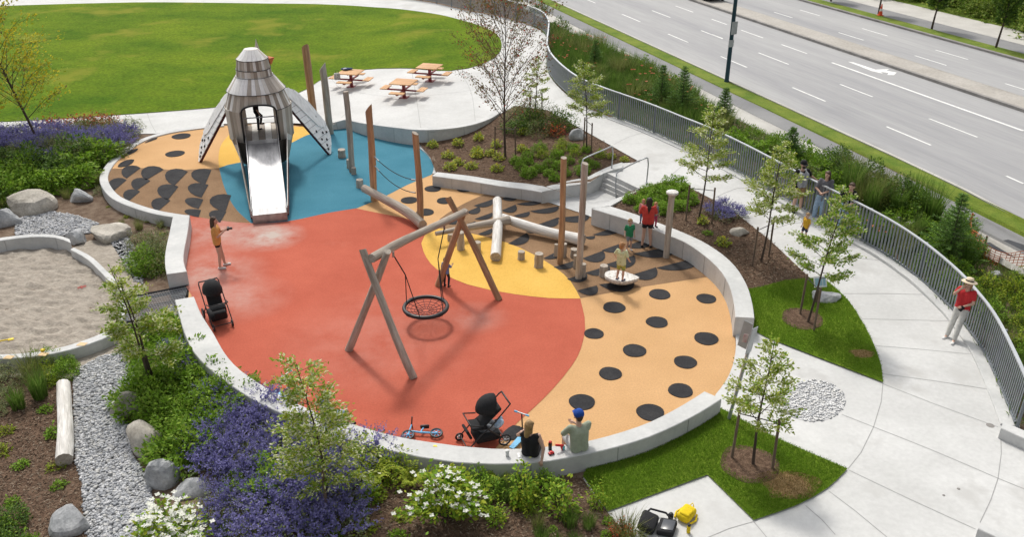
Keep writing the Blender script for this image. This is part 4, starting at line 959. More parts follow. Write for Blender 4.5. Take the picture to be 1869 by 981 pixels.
# orange safety mesh by the fresh asphalt
mc = plain('safety_mesh_orange', (.55, .14, .05), .7); pts = [PG(x, y) for x, y in ((1765, 432), (1772, 455), (1795, 478), (1830, 490), (1880, 497))]; SM = emp('safety_mesh', pts[0], 0, 'sagging orange safety mesh round the patch of fresh asphalt', 'mesh fence'); m = MB()
L2 = smooth_line([Vector((p.x, p.y, g(p.x, p.y)))-pts[0]+Vector((0, 0, pts[0].z*0)) for p in pts], .12)
for k in range(7):
    m.tube([p+Vector((0, .03*math.sin(i), .06+k*.085-.08*math.sin(i*.5)*(k/6))) for i, p in enumerate(L2)], .011, 4, smooth=False)
for i, p in enumerate(L2): m.tube([p+Vector((0, .03*math.sin(i), .06+k*.085-.08*math.sin(i*.5)*(k/6))) for k in (0, 3, 6)], .010, 4, smooth=False)
m.build('netting', mc, SM)
for i in (0, len(L2)//2, len(L2)-1): MB().tube([L2[i], L2[i]+Vector((0, 0, .8))], .03, 6).build('stake', mc if i == 0 else M['stake'], SM)

# parked dark car at the far end of the road, only its underside reaches into view
b = PG(1284, -3); CA = emp('parked_car', (b.x, b.y, g(b.x, b.y)+.02), math.atan2(RD.y, RD.x), 'dark car on the road at the top edge, only its lower edge in view', 'car')
prof = [(-2.15, .35), (-2.2, .75), (-1.95, .92), (-1.2, .98), (-.6, 1.42), (.75, 1.45), (1.45, 1.0), (2.1, .85), (2.2, .5), (2.1, .3)]
m = MB(); n = len(prof); vs = []
for yy, k in ((-.88, 0), (-.84, 1), (.84, 1), (.88, 0)):
    for x, z in prof: vs.append((x, yy if z < 1.2 else yy*.8, z))
m.add(vs, [(j*n+i, j*n+i+1, (j+1)*n+i+1, (j+1)*n+i) for j in range(3) for i in range(n-1)]+[tuple(range(n)), tuple(range(4*n-1, 3*n-1, -1))]); carp = plain('car_paint', (.02, .022, .026), .3)
m.build('body', carp, CA)
for yy in (-.885, .885): MB().box((.1, yy*.93, 1.15), (1.7, .02, .3)).build('window', M['blackpl'], CA)
for x in (-1.35, 1.35):
    for yy in (-.8, .8):
        q = Matrix.Rotation(math.pi/2, 3, 'X'); m = MB(); torus(m, .24, .09, 20, 8, Mx=q); W_ = m.build('wheel', M['blackpl'], CA, (x, yy, .33)); m = MB(); m.lathe([(0, .05), (.17, .05), (.18, -.05), (0, -.05)], 14, M=q); m.build('rim', M['galv'], W_)

# ------------------------------------------------------------------ boulders, creek gravel, driftwood log
def boulder(px, py, wpx, hpx, mt, label, seed, flat_=1.0):
    b = PG(px, py); k = ppm(b); w_ = wpx/k/2*1.36; hh = hpx/k/2*1.3; rnd = random.Random(seed); bm = bmesh.new(); bmesh.ops.create_icosphere(bm, subdivisions=3, radius=1)
    cuts = [Vector((rnd.gauss(0, 1), rnd.gauss(0, 1), rnd.gauss(0.2, .7))).normalized() for _ in range(9)]; off = [rnd.uniform(.5, .85) for _ in cuts]
    for v in bm.verts:
        for c, o in zip(cuts, off):
            d = v.co.dot(c)
            if d > o: v.co -= c*(d-o)*.9
        v.co += v.co.normalized()*(.07*noise.noise(v.co*2+Vector((seed, 0, 0)))+.03*noise.noise(v.co*6))
        v.co = Vector((v.co.x*w_, v.co.y*w_*.78, v.co.z*max(hh, .12)*1.05*flat_))
    me = bpy.data.meshes.new('boulder'); bm.to_mesh(me); bm.free(); me.materials.append(M[mt])
    me.polygons.foreach_set('use_smooth', [seed % 4 == 0]*len(me.polygons))
    o = ob('boulder', me, None, (b.x, b.y, g(b.x, b.y)+hh*.32), (0, 0, rnd.uniform(-.4, .4))); return tag(o, label, 'boulder', 'landscape boulders')
for i, a in enumerate(((58, 384, 66, 48, 'rock_b', 'large tan grey boulder below the shrubs at the left edge'), (12, 410, 44, 40, 'rock_g', 'smooth grey boulder cut by the left edge above the sandbox'), (147, 366, 36, 26, 'rock_g', 'pale slanted rock slab on brown mulch near the brown rubber'),
        (98, 381, 14, 9, 'rock_b', 'fist sized stone just right of the large tan boulder'), (141, 440, 40, 28, 'rock_g', 'rounded grey boulder at the right end of the tall sandbox wall'), (199, 432, 68, 30, 'rock_b', 'wide flat topped boulder beside the sandbox'),
        (233, 750, 46, 46, 'rock_b', 'pale tan boulder at the upper right of the gravel creek'), (272, 815, 72, 60, 'rock_b', 'biggest rounded boulder on the right bank of the gravel creek'), (298, 880, 54, 58, 'rock_g', 'pointed grey boulder on the right bank of the gravel creek'), (281, 848, 18, 11, 'rock_g', 'fist sized stone between two creek boulders'), (279, 862, 20, 20, 'rock_g', 'small dark stone leaning on the pointed creek boulder'),
        (350, 898, 56, 30, 'rock_g', 'dark blue grey boulder half under the purple flowers'), (130, 964, 62, 52, 'rock_g', 'blue grey boulder on mulch at the bottom left'), (1505, 547, 46, 20, 'rock_g', 'flat pale rock on the grass by the notice board'),
        (1054, 252, 24, 20, 'rock_g', 'pale rock beside the young tree above the steps'), (1350, 428, 30, 20, 'rock_b', 'tan rock at the path edge of the right mulch bed'), (1661, 418, 24, 22, 'rock_b', 'square tan block outside the fence'), (1640, 408, 24, 16, 'rock_g', 'dark block outside the fence left of the tan one'), (1820, 505, 26, 14, 'rock_g', 'white rock among ground cover outside the fence'), (1672, 430, 16, 12, 'rock_g', 'small white rock just right of the tan block'))):
    boulder(*a, seed=i+5)
def pebbles(name, poly, n, r0, r1, mt, label, cat, h, flatz=.6, dz=0):
    xs = [p[0] for p in poly]; ys = [p[1] for p in poly]; V = []; F = []; rs = np.random.RandomState(5); made = 0
    oct_ = np.array([(1, 0, 0), (0, 1, 0), (-1, 0, 0), (0, -1, 0), (0, 0, 1), (.7, .7, .5), (-.7, .7, .5), (-.7, -.7, .5), (.7, -.7, .5)], float)
    tri = np.array([(0, 1, 5), (1, 2, 6), (2, 3, 7), (3, 0, 8), (5, 1, 6), (6, 2, 7), (7, 3, 8), (8, 0, 5), (4, 5, 6), (4, 6, 7), (4, 7, 8), (4, 8, 5)])
    while made < n:
        x, y = rs.uniform(min(xs), max(xs)), rs.uniform(min(ys), max(ys))
        if not inside(poly, x, y): continue
        r = rs.uniform(r0, r1); a = rs.uniform(0, 6.28); sc3 = np.array([r*rs.uniform(.8, 1.25), r*rs.uniform(.6, 1), r*flatz*rs.uniform(.6, 1)]); v = (oct_+rs.normal(0, .1, oct_.shape))*sc3
        c, s = math.cos(a), math.sin(a); v = np.stack([v[:, 0]*c-v[:, 1]*s, v[:, 0]*s+v[:, 1]*c, v[:, 2]], 1)+np.array([x, y, h(x, y)+dz+rs.uniform(-.3, .35)*r])
        V.append(v); F.append(tri+made*9); made += 1
    me = np_mesh(name, np.concatenate(V), np.concatenate(F), M[mt]); return tag(ob(name, me), label, cat, None, 'stuff')
creek1 = [xy(PG(x, y)) for x, y in ((28, 432), (29, 403), (60, 392), (92, 386), (147, 397), (180, 410), (186, 424), (121, 432))]
creek2 = [xy(PG(x, y)) for x, y in ((200, 440), (235, 434), (256, 470), (262, 520), (245, 515), (225, 480))]
creek3 = [xy(PG(x, y)) for x, y in ((136, 678), (186, 652), (241, 640), (262, 600), (315, 560), (325, 600), (290, 640), (249, 678), (240, 716), (218, 755), (240, 786), (242, 833), (272, 880), (282, 922), (275, 1000), (163, 1000), (153, 934), (151, 887), (138, 849), (134, 713))]
for pl in (creek1, creek2, creek3): sheet('creek_bed', pl, mat('creek_grit', (.17, .17, .175), .95, var=.3, sc=20), g, .02, .6)
pebbles('gravel', creek3, 9000, .022, .05, 'pebble', 'blue grey gravel of the dry creek beside the driftwood log', 'gravel', g, dz=.03)
pebbles('gravel', creek1, 3000, .025, .06, 'pebble', 'grey gravel between the boulders above the sandbox', 'gravel', g, dz=.03)
pebbles('gravel', creek2, 500, .02, .05, 'pebble', 'loose gravel beside the short wall block', 'gravel', g, dz=.03)
ell = [xy(PG(1484+58*math.cos(t), 734+38*math.sin(t))) for t in [2*math.pi*i/28 for i in range(28)]]
sheet('cobble_inset', ell, mat('white_mortar', (.52, .52, .52), .9), g, .031, 0)
pebbles('cobbles', ell, 1500, .025, .045, 'pebble_w', 'oval inset of white and grey cobbles in the path', 'cobbles', g, .14, .031)
a, b = PG(118, 712), PG(120, 852); r = 15.5/ppm(b); a.z = g(a.x, a.y)+r*.8; b.z = g(b.x, b.y)+r*.85
tag(log('driftwood_log', b, a, r, r*.86, 'wood_pale', .05, 44, .1), 'thick bleached white driftwood log lying beside the gravel creek', 'log')
# toys and scraps round the sandbox
def scrap(name, px, py, z, poly, mt, label, cat, th=.004, rz=0, s=1):
    b = P(px, py, z); m = MB(); m.prism([(x*s, y*s) for x, y in poly], 0, th); o = m.build(name, mt, None, b, (0, 0, rz)); return tag(o, label, cat)
ylw = plain('yellow_plastic', (.75, .55, .02), .5)
m = MB(); m.tube([(-.16, 0, .03), (.02, 0, .035), (.05, 0, .03)], .018, 6); m.box((.12, 0, .025), (.14, .1, .03), bev=.01); tag(m.build('toy_shovel', ylw, None, k6p(30, 880, -.25), (0, 0, .4)), 'yellow toy shovel lying in the sand', 'toy')
m = MB(); m.lathe([(0, .05), (.05, .05), (.055, .02), (.05, 0)], 10); tag(m.build('toy_cup', ylw, None, k6p(213, 930, -.02)), 'small yellow toy cup on the sandbox rim', 'toy')
tanp = plain('tan_paper', (.66, .47, .27), .8)
for (x, y), lab in (((43, 960), 'torn tan paper on the sandbox rim at the far left'), ((215, 945), 'tan paper scrap under the toy cup on the rim'), ((407, 895), 'tan paper scrap on the rim nearest the creek')):
    scrap('paper_scrap', *k6(x, y), -.017, [(-.12, -.08), (.1, -.09), (.14, .05), (-.08, .09)], tanp, lab, 'paper')
m = MB()
for i in range(3): m.tube([(-.12, -.05+.05*i, .02), (.12, -.03+.05*i, .025)], .008, 4)
m.tube([(0, -.1, .02), (-.02, .12, .02)], .008, 4); tag(m.build('toy_rake', plain('red_plastic', (.55, .05, .04), .5), None, k6p(408, 615, -.25), (0, 0, .5)), 'little red toy rake lying in the sand', 'toy')
# ------------------------------------------------------------------ foliage building blocks
def unit(v): return v/np.maximum(1e-9, np.linalg.norm(v, axis=1, keepdims=True))
def leafquads(C, A, Nn, L, W):
    """one folded-flat leaf per centre: long axis A, face normal Nn"""
    A = unit(A); B = unit(np.cross(Nn, A)); L = np.broadcast_to(L, (len(C),))[:, None]; W = np.broadcast_to(W, (len(C),))[:, None]
    V = np.stack([C, C+A*L*.5+B*W*.5, C+A*L, C+A*L*.5-B*W*.5], 1).reshape(-1, 3); F = np.arange(len(C)*4).reshape(-1, 4); return V, F
def join(parts):
    V = []; F = []; mi = []; b = 0
    for v, f, m in parts: V.append(v); F.append(f+b); mi.append(np.full(len(f), m)); b += len(v)
    return np.concatenate(V), np.concatenate(F), np.concatenate(mi)
def rndn(rs, n, up=1.0, tilt=.6):
    v = rs.normal(0, tilt, (n, 3)); v[:, 2] += up; return unit(v)
LF = {}
LF['lime'] = leafmat('lime_leaves', [(0.222, 0.302, 0.020), (0.332, 0.403, 0.032), (0.189, 0.272, 0.023), (0.422, 0.464, 0.048)], .35)
LF['mid'] = leafmat('green_leaves', [(0.100, 0.191, 0.020), (0.156, 0.263, 0.029), (0.122, 0.222, 0.020), (0.222, 0.312, 0.041)], .3)
LF['bright'] = leafmat('bright_leaves', [(0.156, 0.302, 0.020), (0.222, 0.384, 0.032), (0.133, 0.252, 0.020), (0.277, 0.424, 0.048)], .35)
LF['dark'] = leafmat('dark_leaves', [(0.049, 0.101, 0.020), (0.077, 0.146, 0.024), (0.061, 0.121, 0.026), (0.112, 0.181, 0.032)], .25)
LF['pale'] = leafmat('variegated_leaves', [(.34, .41, .07), (.48, .53, .18), (.26, .35, .04), (.42, .48, .11)], .45)
LF['cream'] = leafmat('cream_bracts', [(.66, .67, .40), (.74, .74, .54), (.60, .62, .34)], .3)
LF['white'] = leafmat('white_bracts', [(.72, .72, .66), (.66, .68, .58), (.76, .76, .72)], .2)
LF['grey'] = leafmat('grey_green_leaves', [(0.199, 0.242, 0.113), (0.289, 0.312, 0.145), (0.156, 0.202, 0.088)], .25)
LF['purple'] = leafmat('purple_flowers', [(.18, .165, .40), (.27, .25, .54), (.13, .12, .28), (.34, .32, .60), (.17, .165, .32)], .3)
LF['olive'] = leafmat('olive_leaves', [(.20, .20, .06), (.25, .23, .07), (.15, .17, .05), (.24, .19, .08)], .35)
LF['rust'] = leafmat('rust_leaves', [(.16, .095, .05), (.20, .125, .06), (.12, .075, .04), (.19, .15, .06)], .35)
LF['red'] = leafmat('red_leaves', [(0.443, 0.060, 0.032), (0.576, 0.142, 0.032), (0.332, 0.040, 0.041)], .3)
LF['yel'] = leafmat('yellow_green_leaves', [(0.488, 0.424, 0.032), (0.600, 0.504, 0.048), (0.355, 0.363, 0.032), (0.600, 0.545, 0.048)], .4)
LF['needle'] = leafmat('needles', [(0.086, 0.172, 0.042), (0.131, 0.236, 0.053), (0.174, 0.316, 0.058)], .2)
LF['blade'] = leafmat('grass_blades', [(.10, .19, .028), (.15, .25, .045), (.08, .16, .022), (.20, .27, .065)], .4)
LF['bladey'] = leafmat('tussock_blades', [(.18, .215, .055), (.24, .255, .085), (.135, .18, .04), (.28, .27, .11)], .4)
LF['turf'] = leafmat('turf_blades', [(.13, .25, .018), (.18, .30, .03), (.145, .27, .022), (.23, .33, .05)], .5)
LF['poppy'] = leafmat('poppy_petals', [(.60, .16, .08), (.66, .25, .14), (.55, .10, .06)], .3)
LF['pink'] = leafmat('pink_petals', [(.60, .07, .10), (.55, .16, .14)], .3)
LF['yflow'] = leafmat('yellow_petals', [(.70, .48, .03), (.75, .58, .08)], .2)
LF['bush'] = leafmat('bank_leaves', [(0.112, 0.181, 0.024), (0.189, 0.263, 0.041), (0.133, 0.212, 0.029), (0.289, 0.333, 0.073)], .3)
LF['drygrass'] = leafmat('dry_blades', [(.34, .22, .10), (.42, .30, .15), (.28, .19, .08), (.24, .21, .07)], .3)
def foliage(rs, n, rx, rz, leaf, lumps=.3, low=.05, seed=0, shell=.55):
    """leaves in a lumpy mound standing on z=0"""
    d = rs.normal(0, 1, (n*2, 3)); d[:, 2] = np.abs(d[:, 2])*.9; d = unit(d)[:n]
    r = shell+(1-shell)*rs.uniform(0, 1, n)**.5
    lump = 1+lumps*np.sin(d[:, 0]*5+seed)*np.cos(d[:, 1]*4.3+seed*2)+.5*lumps*np.sin(d[:, 2]*9+d[:, 0]*7+seed)
    C = d*r[:, None]*lump[:, None]*np.array([rx, rx, rz]); C[:, 2] = np.maximum(C[:, 2], low)
    A = unit(d*np.array([1, 1, .5])+rs.normal(0, .55, (n, 3))); Nn = unit(d*.6+rndn(rs, n, .9, .5)); L = leaf*rs.uniform(.6, 1.3, n)
    return leafquads(C, A, Nn, L, L*.5)
def stems(rs, n, r, h, w=.008):
    a = rs.uniform(0, 6.28, n); q = rs.uniform(.2, .8, n)*r; B = np.stack([np.cos(a)*q*.25, np.sin(a)*q*.25, np.zeros(n)], 1); T = np.stack([np.cos(a)*q, np.sin(a)*q, np.full(n, h)], 1); return leafquads(B, T-B, np.stack([np.cos(a+1), np.sin(a+1), np.zeros(n)], 1), np.linalg.norm(T-B, axis=1), w)
def mk_shrub(name, seed, rx, rz, n, leaf, mats, wts, lumps=.3, shell=.5):
    rs = np.random.RandomState(seed); parts = []
    for i, w_ in enumerate(wts): v, f = foliage(rs, int(n*w_), rx, rz, leaf, lumps, seed=seed, shell=shell); parts.append((v, f, i))
    v, f = stems(rs, 14, rx, rz*.8, .014); parts.append((v, f, len(mats))); V, F, mi = join(parts); return np_mesh(name, V, F, [LF[m] for m in mats]+[M['bark']], mi)
def mk_catmint(name, seed, rx=.52, h=.58, n=75):
    rs = np.random.RandomState(seed); v, f = foliage(rs, 560, rx*.9, h*.62, .06, .3, seed=seed); parts = [(v, f, 0)]
    a = rs.uniform(0, 6.28, n); q = np.sqrt(rs.uniform(0, 1, n))*rx; B = np.stack([np.cos(a)*q*.45, np.sin(a)*q*.45, np.full(n, h*.3)], 1); T = np.stack([np.cos(a)*q*1.4, np.sin(a)*q*1.4, h*(1.05-.45*(q/rx)**2)*rs.uniform(.75, 1.15, n)], 1)
    d = T-B; k = 22; t = np.linspace(.4, 1.0, k); C = (B[:, None, :]+d[:, None, :]*t[None, :, None]).reshape(-1, 3)+rs.normal(0, .014, (n*k, 3)); A = np.repeat(unit(d), k, 0)*.6+rs.normal(0, .7, (n*k, 3)); L = .05*np.tile(1.2-.75*np.linspace(0, 1, k), n)*rs.uniform(.7, 1.4, n*k)
    v, f = leafquads(C, A, rndn(rs, n*k, .4, .8), L, L*.7); parts.append((v, f, 1)); v, f = leafquads(B, d, rndn(rs, n, 0, 1), np.linalg.norm(d, axis=1), .006); parts.append((v, f, 0))
    V, F, mi = join(parts); return np_mesh(name, V, F, [LF['grey'], LF['purple']], mi)
def blades(rs, n, r, h, w, lean=.5, spread=.35):
    a = rs.uniform(0, 6.28, n); q = np.sqrt(rs.uniform(0, 1, n))*r*spread; B = np.stack([np.cos(a)*q, np.sin(a)*q, np.zeros(n)], 1); az = a+rs.normal(0, .6, n); hh = h*rs.uniform(.55, 1.1, n); ln = lean*rs.uniform(.2, 1.2, n)*hh
    D = np.stack([np.cos(az), np.sin(az), np.zeros(n)], 1); S_ = np.stack([-np.sin(az), np.cos(az), np.zeros(n)], 1)*w/2
    Md = B+D*ln[:, None]*.3+np.array([0, 0, 1])*hh[:, None]*.6; T = B+D*ln[:, None]+np.array([0, 0, 1])*hh[:, None]
    V = np.stack([B-S_, B+S_, Md+S_*.8, Md-S_*.8, T+S_*.12, T-S_*.12], 1).reshape(-1, 3); k = np.arange(n)[:, None]*6; F = np.concatenate([k+np.array([0, 1, 2, 3]), k+np.array([3, 2, 4, 5])]); return V, F
def mk_grass(name, seed, h=.7, r=.35, n=190, m='blade', w=.014, lean=.5, flower=None):
    rs = np.random.RandomState(seed); v, f = blades(rs, n, r, h, w, lean, .6); parts = [(v, f, 0)]; mats = [LF[m]]
    if flower:
        k = 4; C = np.stack([rs.uniform(-r, r, k), rs.uniform(-r, r, k), h*rs.uniform(.8, 1.1, k)], 1); C = np.repeat(C, 5, 0); a = np.tile(np.arange(5)*1.256, k); A = np.stack([np.cos(a), np.sin(a), np.full(5*k, .5)], 1); v, f = leafquads(C, A, np.tile([0, 0, 1.], (5*k, 1)), .06, .06); parts.append((v, f, 1)); mats.append(LF[flower])
    V, F, mi = join(parts); return np_mesh(name, V, F, mats, mi)
def mk_fern(name, seed, r=.5, m='lime', n=16):
    rs = np.random.RandomState(seed); C = []; A = []; L = []
    for i in range(n):
        a = 6.28*i/n+rs.normal(0, .2); l = r*rs.uniform(.7, 1.2)
        for j in range(14):
            t = (j+1)/14; p = np.array([math.cos(a)*l*t, math.sin(a)*l*t, .1+l*.75*math.sin(t*2.2)]); s_ = .16*l*(1.1-t)+.02
            for sg in (-1, 1): C.append(p); A.append([-math.sin(a)*sg+math.cos(a)*.5, math.cos(a)*sg+math.sin(a)*.5, .05]); L.append(s_*1.6)
    C, A, L = np.array(C), np.array(A), np.array(L); v, f = leafquads(C, A, rndn(rs, len(C), 1, .25), L, .03); return np_mesh(name, v, f, [LF[m]])
def needles(rs, h, r, tiers):
    C = []; A = []; L = []; br = MB(); br.tube([(0, 0, 0), (0, 0, h*.5), (0, 0, h)], [.035, .022, .006], 7)
    for k in range(tiers):
        t = (k+.5)/tiers; z = h*(.06+.92*t); rr = r*(1-t)**1.15*(.8+.4*rs.rand())+.05; nb = 8 if t < .6 else 5
        for j in range(nb):
            a = 6.28*j/nb+k*.7+rs.normal(0, .15); l = rr*rs.uniform(.75, 1.15); tip = np.array([math.cos(a)*l, math.sin(a)*l, l*(.15+.5*t)-.1*l]); br.tube([(0, 0, z), (tip[0]*.5, tip[1]*.5, z+tip[2]*.4), (tip[0], tip[1], z+tip[2])], [.01, .007, .003], 4)
            m_ = int(14+34*l)
            for q in range(m_):
                s_ = (q+1)/m_; p = np.array([0, 0, z])+tip*s_; side = rs.uniform(-1, 1); C.append(p); A.append([math.cos(a)*.6-math.sin(a)*side, math.sin(a)*.6+math.cos(a)*side, rs.uniform(.0, .8)]); L.append(.10*rs.uniform(.7, 1.4))
    return br, np.array(C), np.array(A), np.array(L)
PROT = {}
def proto(k, fn, n=3): PROT[k] = [fn(i) for i in range(n)]
proto('green', lambda i: mk_shrub('green_shrub', 10+i, .55, .6, 1500, .085, ['mid', 'bright'], [.6, .4]))
proto('bright', lambda i: mk_shrub('bright_shrub', 20+i, .5, .55, 1200, .10, ['bright', 'mid'], [.75, .25]))
proto('dark', lambda i: mk_shrub('dark_shrub', 30+i, .55, .65, 1500, .075, ['dark', 'mid'], [.7, .3]))
proto('olive', lambda i: mk_shrub('olive_shrub', 40+i, .55, .6, 1500, .05, ['olive', 'grey', 'dark'], [.4, .35, .25], .25))
proto('small', lambda i: mk_shrub('small_shrub', 50+i, .2, .26, 230, .08, ['pale', 'lime', 'yel'], [.4, .4, .2], .2, .3), 4)
proto('sprig', lambda i: mk_shrub('low_shrub', 60+i, .2, .16, 200, .07, ['lime', 'olive'], [.65, .35], .35, .3), 4)
proto('sprigg', lambda i: mk_shrub('low_green_shrub', 65+i, .18, .15, 180, .07, ['bright', 'mid'], [.6, .4], .3, .3), 3)
proto('catmint', lambda i: mk_catmint('catmint', 70+i), 4)
proto('lime', lambda i: mk_shrub('lime_shrub', 80+i, .45, .6, 900, .085, ['lime', 'mid'], [.7, .3], .4, .35))
proto('greygr', lambda i: mk_shrub('grey_shrub', 90+i, .5, .5, 1500, .05, ['grey', 'olive'], [.8, .2], .25))
proto('grass', lambda i: mk_grass('grass_tussock', 100+i, .6, .4, 200))
proto('grassp', lambda i: mk_grass('flowering_grass', 110+i, .55, .4, 200, flower='poppy'), 3)
proto('reed', lambda i: mk_grass('reed_clump', 120+i, 1.0, .35, 170, 'blade', .02, .35))
proto('tussock', lambda i: mk_grass('tan_tussock', 130+i, .8, .4, 220, 'bladey', .012, .7))
proto('fern', lambda i: mk_fern('fern', 140+i, .5, 'lime'))
proto('bank', lambda i: mk_shrub('bank_shrub', 150+i, 1.3, 1.5, 1900, .16, ['bush', 'mid', 'pale'], [.65, .28, .07], .4, .5), 4)
proto('sapling', lambda i: mk_shrub('leafy_sapling', 160+i, .28, .85, 420, .09, ['bright', 'lime'], [.6, .4], .4, .2), 3)
proto('redsh', lambda i: mk_shrub('red_shrub', 170+i, .4, .5, 600, .08, ['red', 'rust', 'olive'], [.45, .4, .15], .4, .3), 2)
def plant(kind, px, py, s, label, cat, group, rnd, h=g, dz=0, name=None, sz=None):
    b = PG(px, py) if h is g else px_on(px, py, h); return plant_w(kind, b.x, b.y, s, label, cat, group, rnd, h, dz, sz)
def px_on(px, py, h):
    z = .3
    for _ in range(8): q = P(px, py, z); z = h(q.x, q.y)
    return P(px, py, z)
def plant_w(kind, x, y, s, label, cat, group, rnd, h=g, dz=0, sz=None):
    me = rnd.choice(PROT[kind]); o = ob(me.name.split('.')[0], me, None, (x, y, h(x, y)+dz), (0, 0, rnd.uniform(0, 6.28)), (s*rnd.uniform(.9, 1.1), s*rnd.uniform(.9, 1.1), (sz or s)*rnd.uniform(.85, 1.15))); return tag(o, label, cat, group)
def scatter(kinds, poly_px, n, smin, smax, md, label, cat, group, seed, h=g, dz=0):
    """plants of some kinds spread over a bed outline; returns positions"""
    rnd = random.Random(seed); W_ = [px_on(x, y, h) for x, y in poly_px]; poly = [(p.x, p.y) for p in W_]; xs = [p[0] for p in poly]; ys = [p[1] for p in poly]; done = []; objs = []; tries = 0
    while len(done) < n and tries < n*60:
        tries += 1; x, y = rnd.uniform(min(xs), max(xs)), rnd.uniform(min(ys), max(ys))
        if not inside(poly, x, y) or any((x-a)**2+(y-b)**2 < md*md for a, b in done): continue
        done.append((x, y)); objs.append(plant_w(rnd.choice(kinds), x, y, rnd.uniform(smin, smax), label, cat, group, rnd, h, dz))
    if len(objs) > 3: sort_cells(objs)
    return done
def sort_cells(objs):
    """within a group of look-alikes say where in the group each one stands"""
    xs = sorted(o.location.x for o in objs); ys = sorted(o.location.y for o in objs); n = len(objs)
    for o in objs:
        i = xs.index(o.location.x)/n; k = ys.index(o.location.y)/n
        o['label'] = o['label']+', '+('near' if k < .25 else 'lower' if k < .5 else 'upper' if k < .75 else 'far')+' '+('left end' if i < .17 else 'left' if i < .34 else 'centre left' if i < .5 else 'centre right' if i < .67 else 'right' if i < .84 else 'right end')
# --- left back bed by the kerb
scatter(['catmint', 'catmint', 'greygr'], [(-30, 250), (60, 246), (190, 246), (240, 258), (205, 288), (150, 295), (60, 300), (-30, 300)], 38, 1.0, 1.5, .65, 'purple or grey clump in the back left bed by the path', 'flower', 'catmint in the back left bed', 1)
scatter(['green', 'dark', 'bright'], [(-30, 290), (60, 300), (150, 296), (190, 290), (175, 335), (110, 350), (60, 352), (-30, 385)], 34, 1.1, 1.7, .8, 'leafy green shrub in the back left bed above the boulders', 'shrub', 'green shrubs in the back left bed', 2)
scatter(['greygr', 'olive'], [(150, 240), (235, 236), (258, 246), (225, 262), (180, 262)], 9, .9, 1.2, .6, 'grey green shrub at the back left corner beside the kerb', 'shrub', 'grey shrubs by the back left kerb', 3)
scatter(['redsh'], [(90, 232), (200, 226), (215, 240), (110, 250)], 7, 1.0, 1.5, .7, 'red and orange leaved shrub beside the path at the back left', 'shrub', 'red shrubs at the back left', 4)
scatter(['tussock', 'greygr'], [(0, 385), (40, 360), (130, 352), (180, 335), (190, 352), (120, 372), (60, 385)], 7, .5, .8, .8, 'low dry plant between the boulders and the green shrubs', 'plant', 'dry plants above the sandbox', 5)
scatter(['tussock', 'sprig'], [(195, 372), (230, 385), (300, 410), (300, 440), (240, 430), (200, 400)], 9, .35, .6, .6, 'sparse dry sprig on the brown mulch below the kerb', 'plant', 'sprigs below the kerb', 6)
scatter(['olive', 'greygr', 'green'], [(255, 450), (298, 440), (300, 500), (262, 505)], 9, .8, 1.1, .45, 'olive green bush beside the short wall block', 'shrub', 'bushes by the short wall block', 7)
# --- left, between creek and front wall
scatter(['green', 'bright', 'lime'], [(265, 610), (325, 600), (350, 660), (340, 700), (270, 700), (255, 660)], 18, .8, 1.2, .5, 'leafy shrub beneath the young tree by the bridge', 'shrub', 'shrubs under the tree by the bridge', 8)
scatter(['bright', 'green'], [(260, 705), (400, 700), (440, 735), (400, 800), (350, 860), (320, 850), (310, 790), (250, 745)], 34, .9, 1.3, .5, 'bright green shrub on the right bank of the gravel creek', 'shrub', 'green shrubs on the creek bank', 9)
scatter(['catmint'], [(300, 640), (345, 650), (375, 690), (330, 680)], 6, .8, 1.0, .5, 'small purple catmint at the outer foot of the left seat wall', 'flower', 'catmint at the left seat wall', 10)
scatter(['catmint'], [(400, 735), (440, 728), (520, 770), (600, 805), (680, 835), (690, 860), (650, 900), (620, 990), (370, 1000), (380, 890), (360, 870), (400, 800)], 42, .8, 1.3, .58, 'purple catmint clump in the drift below the front wall', 'flower', 'catmint drift below the front seat wall', 11)
scatter(['bright', 'green', 'greygr'], [(400, 760), (470, 745), (560, 800), (600, 880), (540, 960), (430, 960), (410, 850)], 30, .5, .95, .55, 'green shrub growing up through the purple drift', 'shrub', 'green shrubs in the purple drift', 12)
scatter(['greygr', 'grass'], [(370, 910), (440, 930), (460, 1000), (370, 1000)], 8, .6, .9, .6, 'grey green plant at the bottom edge of the purple drift', 'plant', 'grey plants under the drift', 13)
# --- far left bed
scatter(['sprig', 'sprigg'], [(-10, 780), (100, 720), (105, 860), (140, 890), (145, 990), (0, 1000)], 24, .8, 1.2, .75, 'small low shrub planted in mulch left of the driftwood log', 'shrub', 'low shrubs left of the driftwood log', 14)
scatter(['reed', 'greygr', 'tussock'], [(-20, 690), (70, 680), (80, 740), (20, 760), (-20, 760)], 12, .7, 1.0, .5, 'grassy grey green clump left of the driftwood log top', 'plant', 'clumps at the far left', 15)
scatter(['green', 'lime'], [(75, 655), (140, 660), (135, 700), (85, 705)], 7, .45, .65, .4, 'yellow flowered green plant below the sandbox rim', 'plant', 'yellow flowered plants', 16)
scatter(['dark'], [(-40, 950), (25, 950), (30, 1030), (-40, 1030)], 4, .7, .9, .5, 'dark green bush in the bottom left corner', 'shrub', 'bottom left corner bushes', 17)
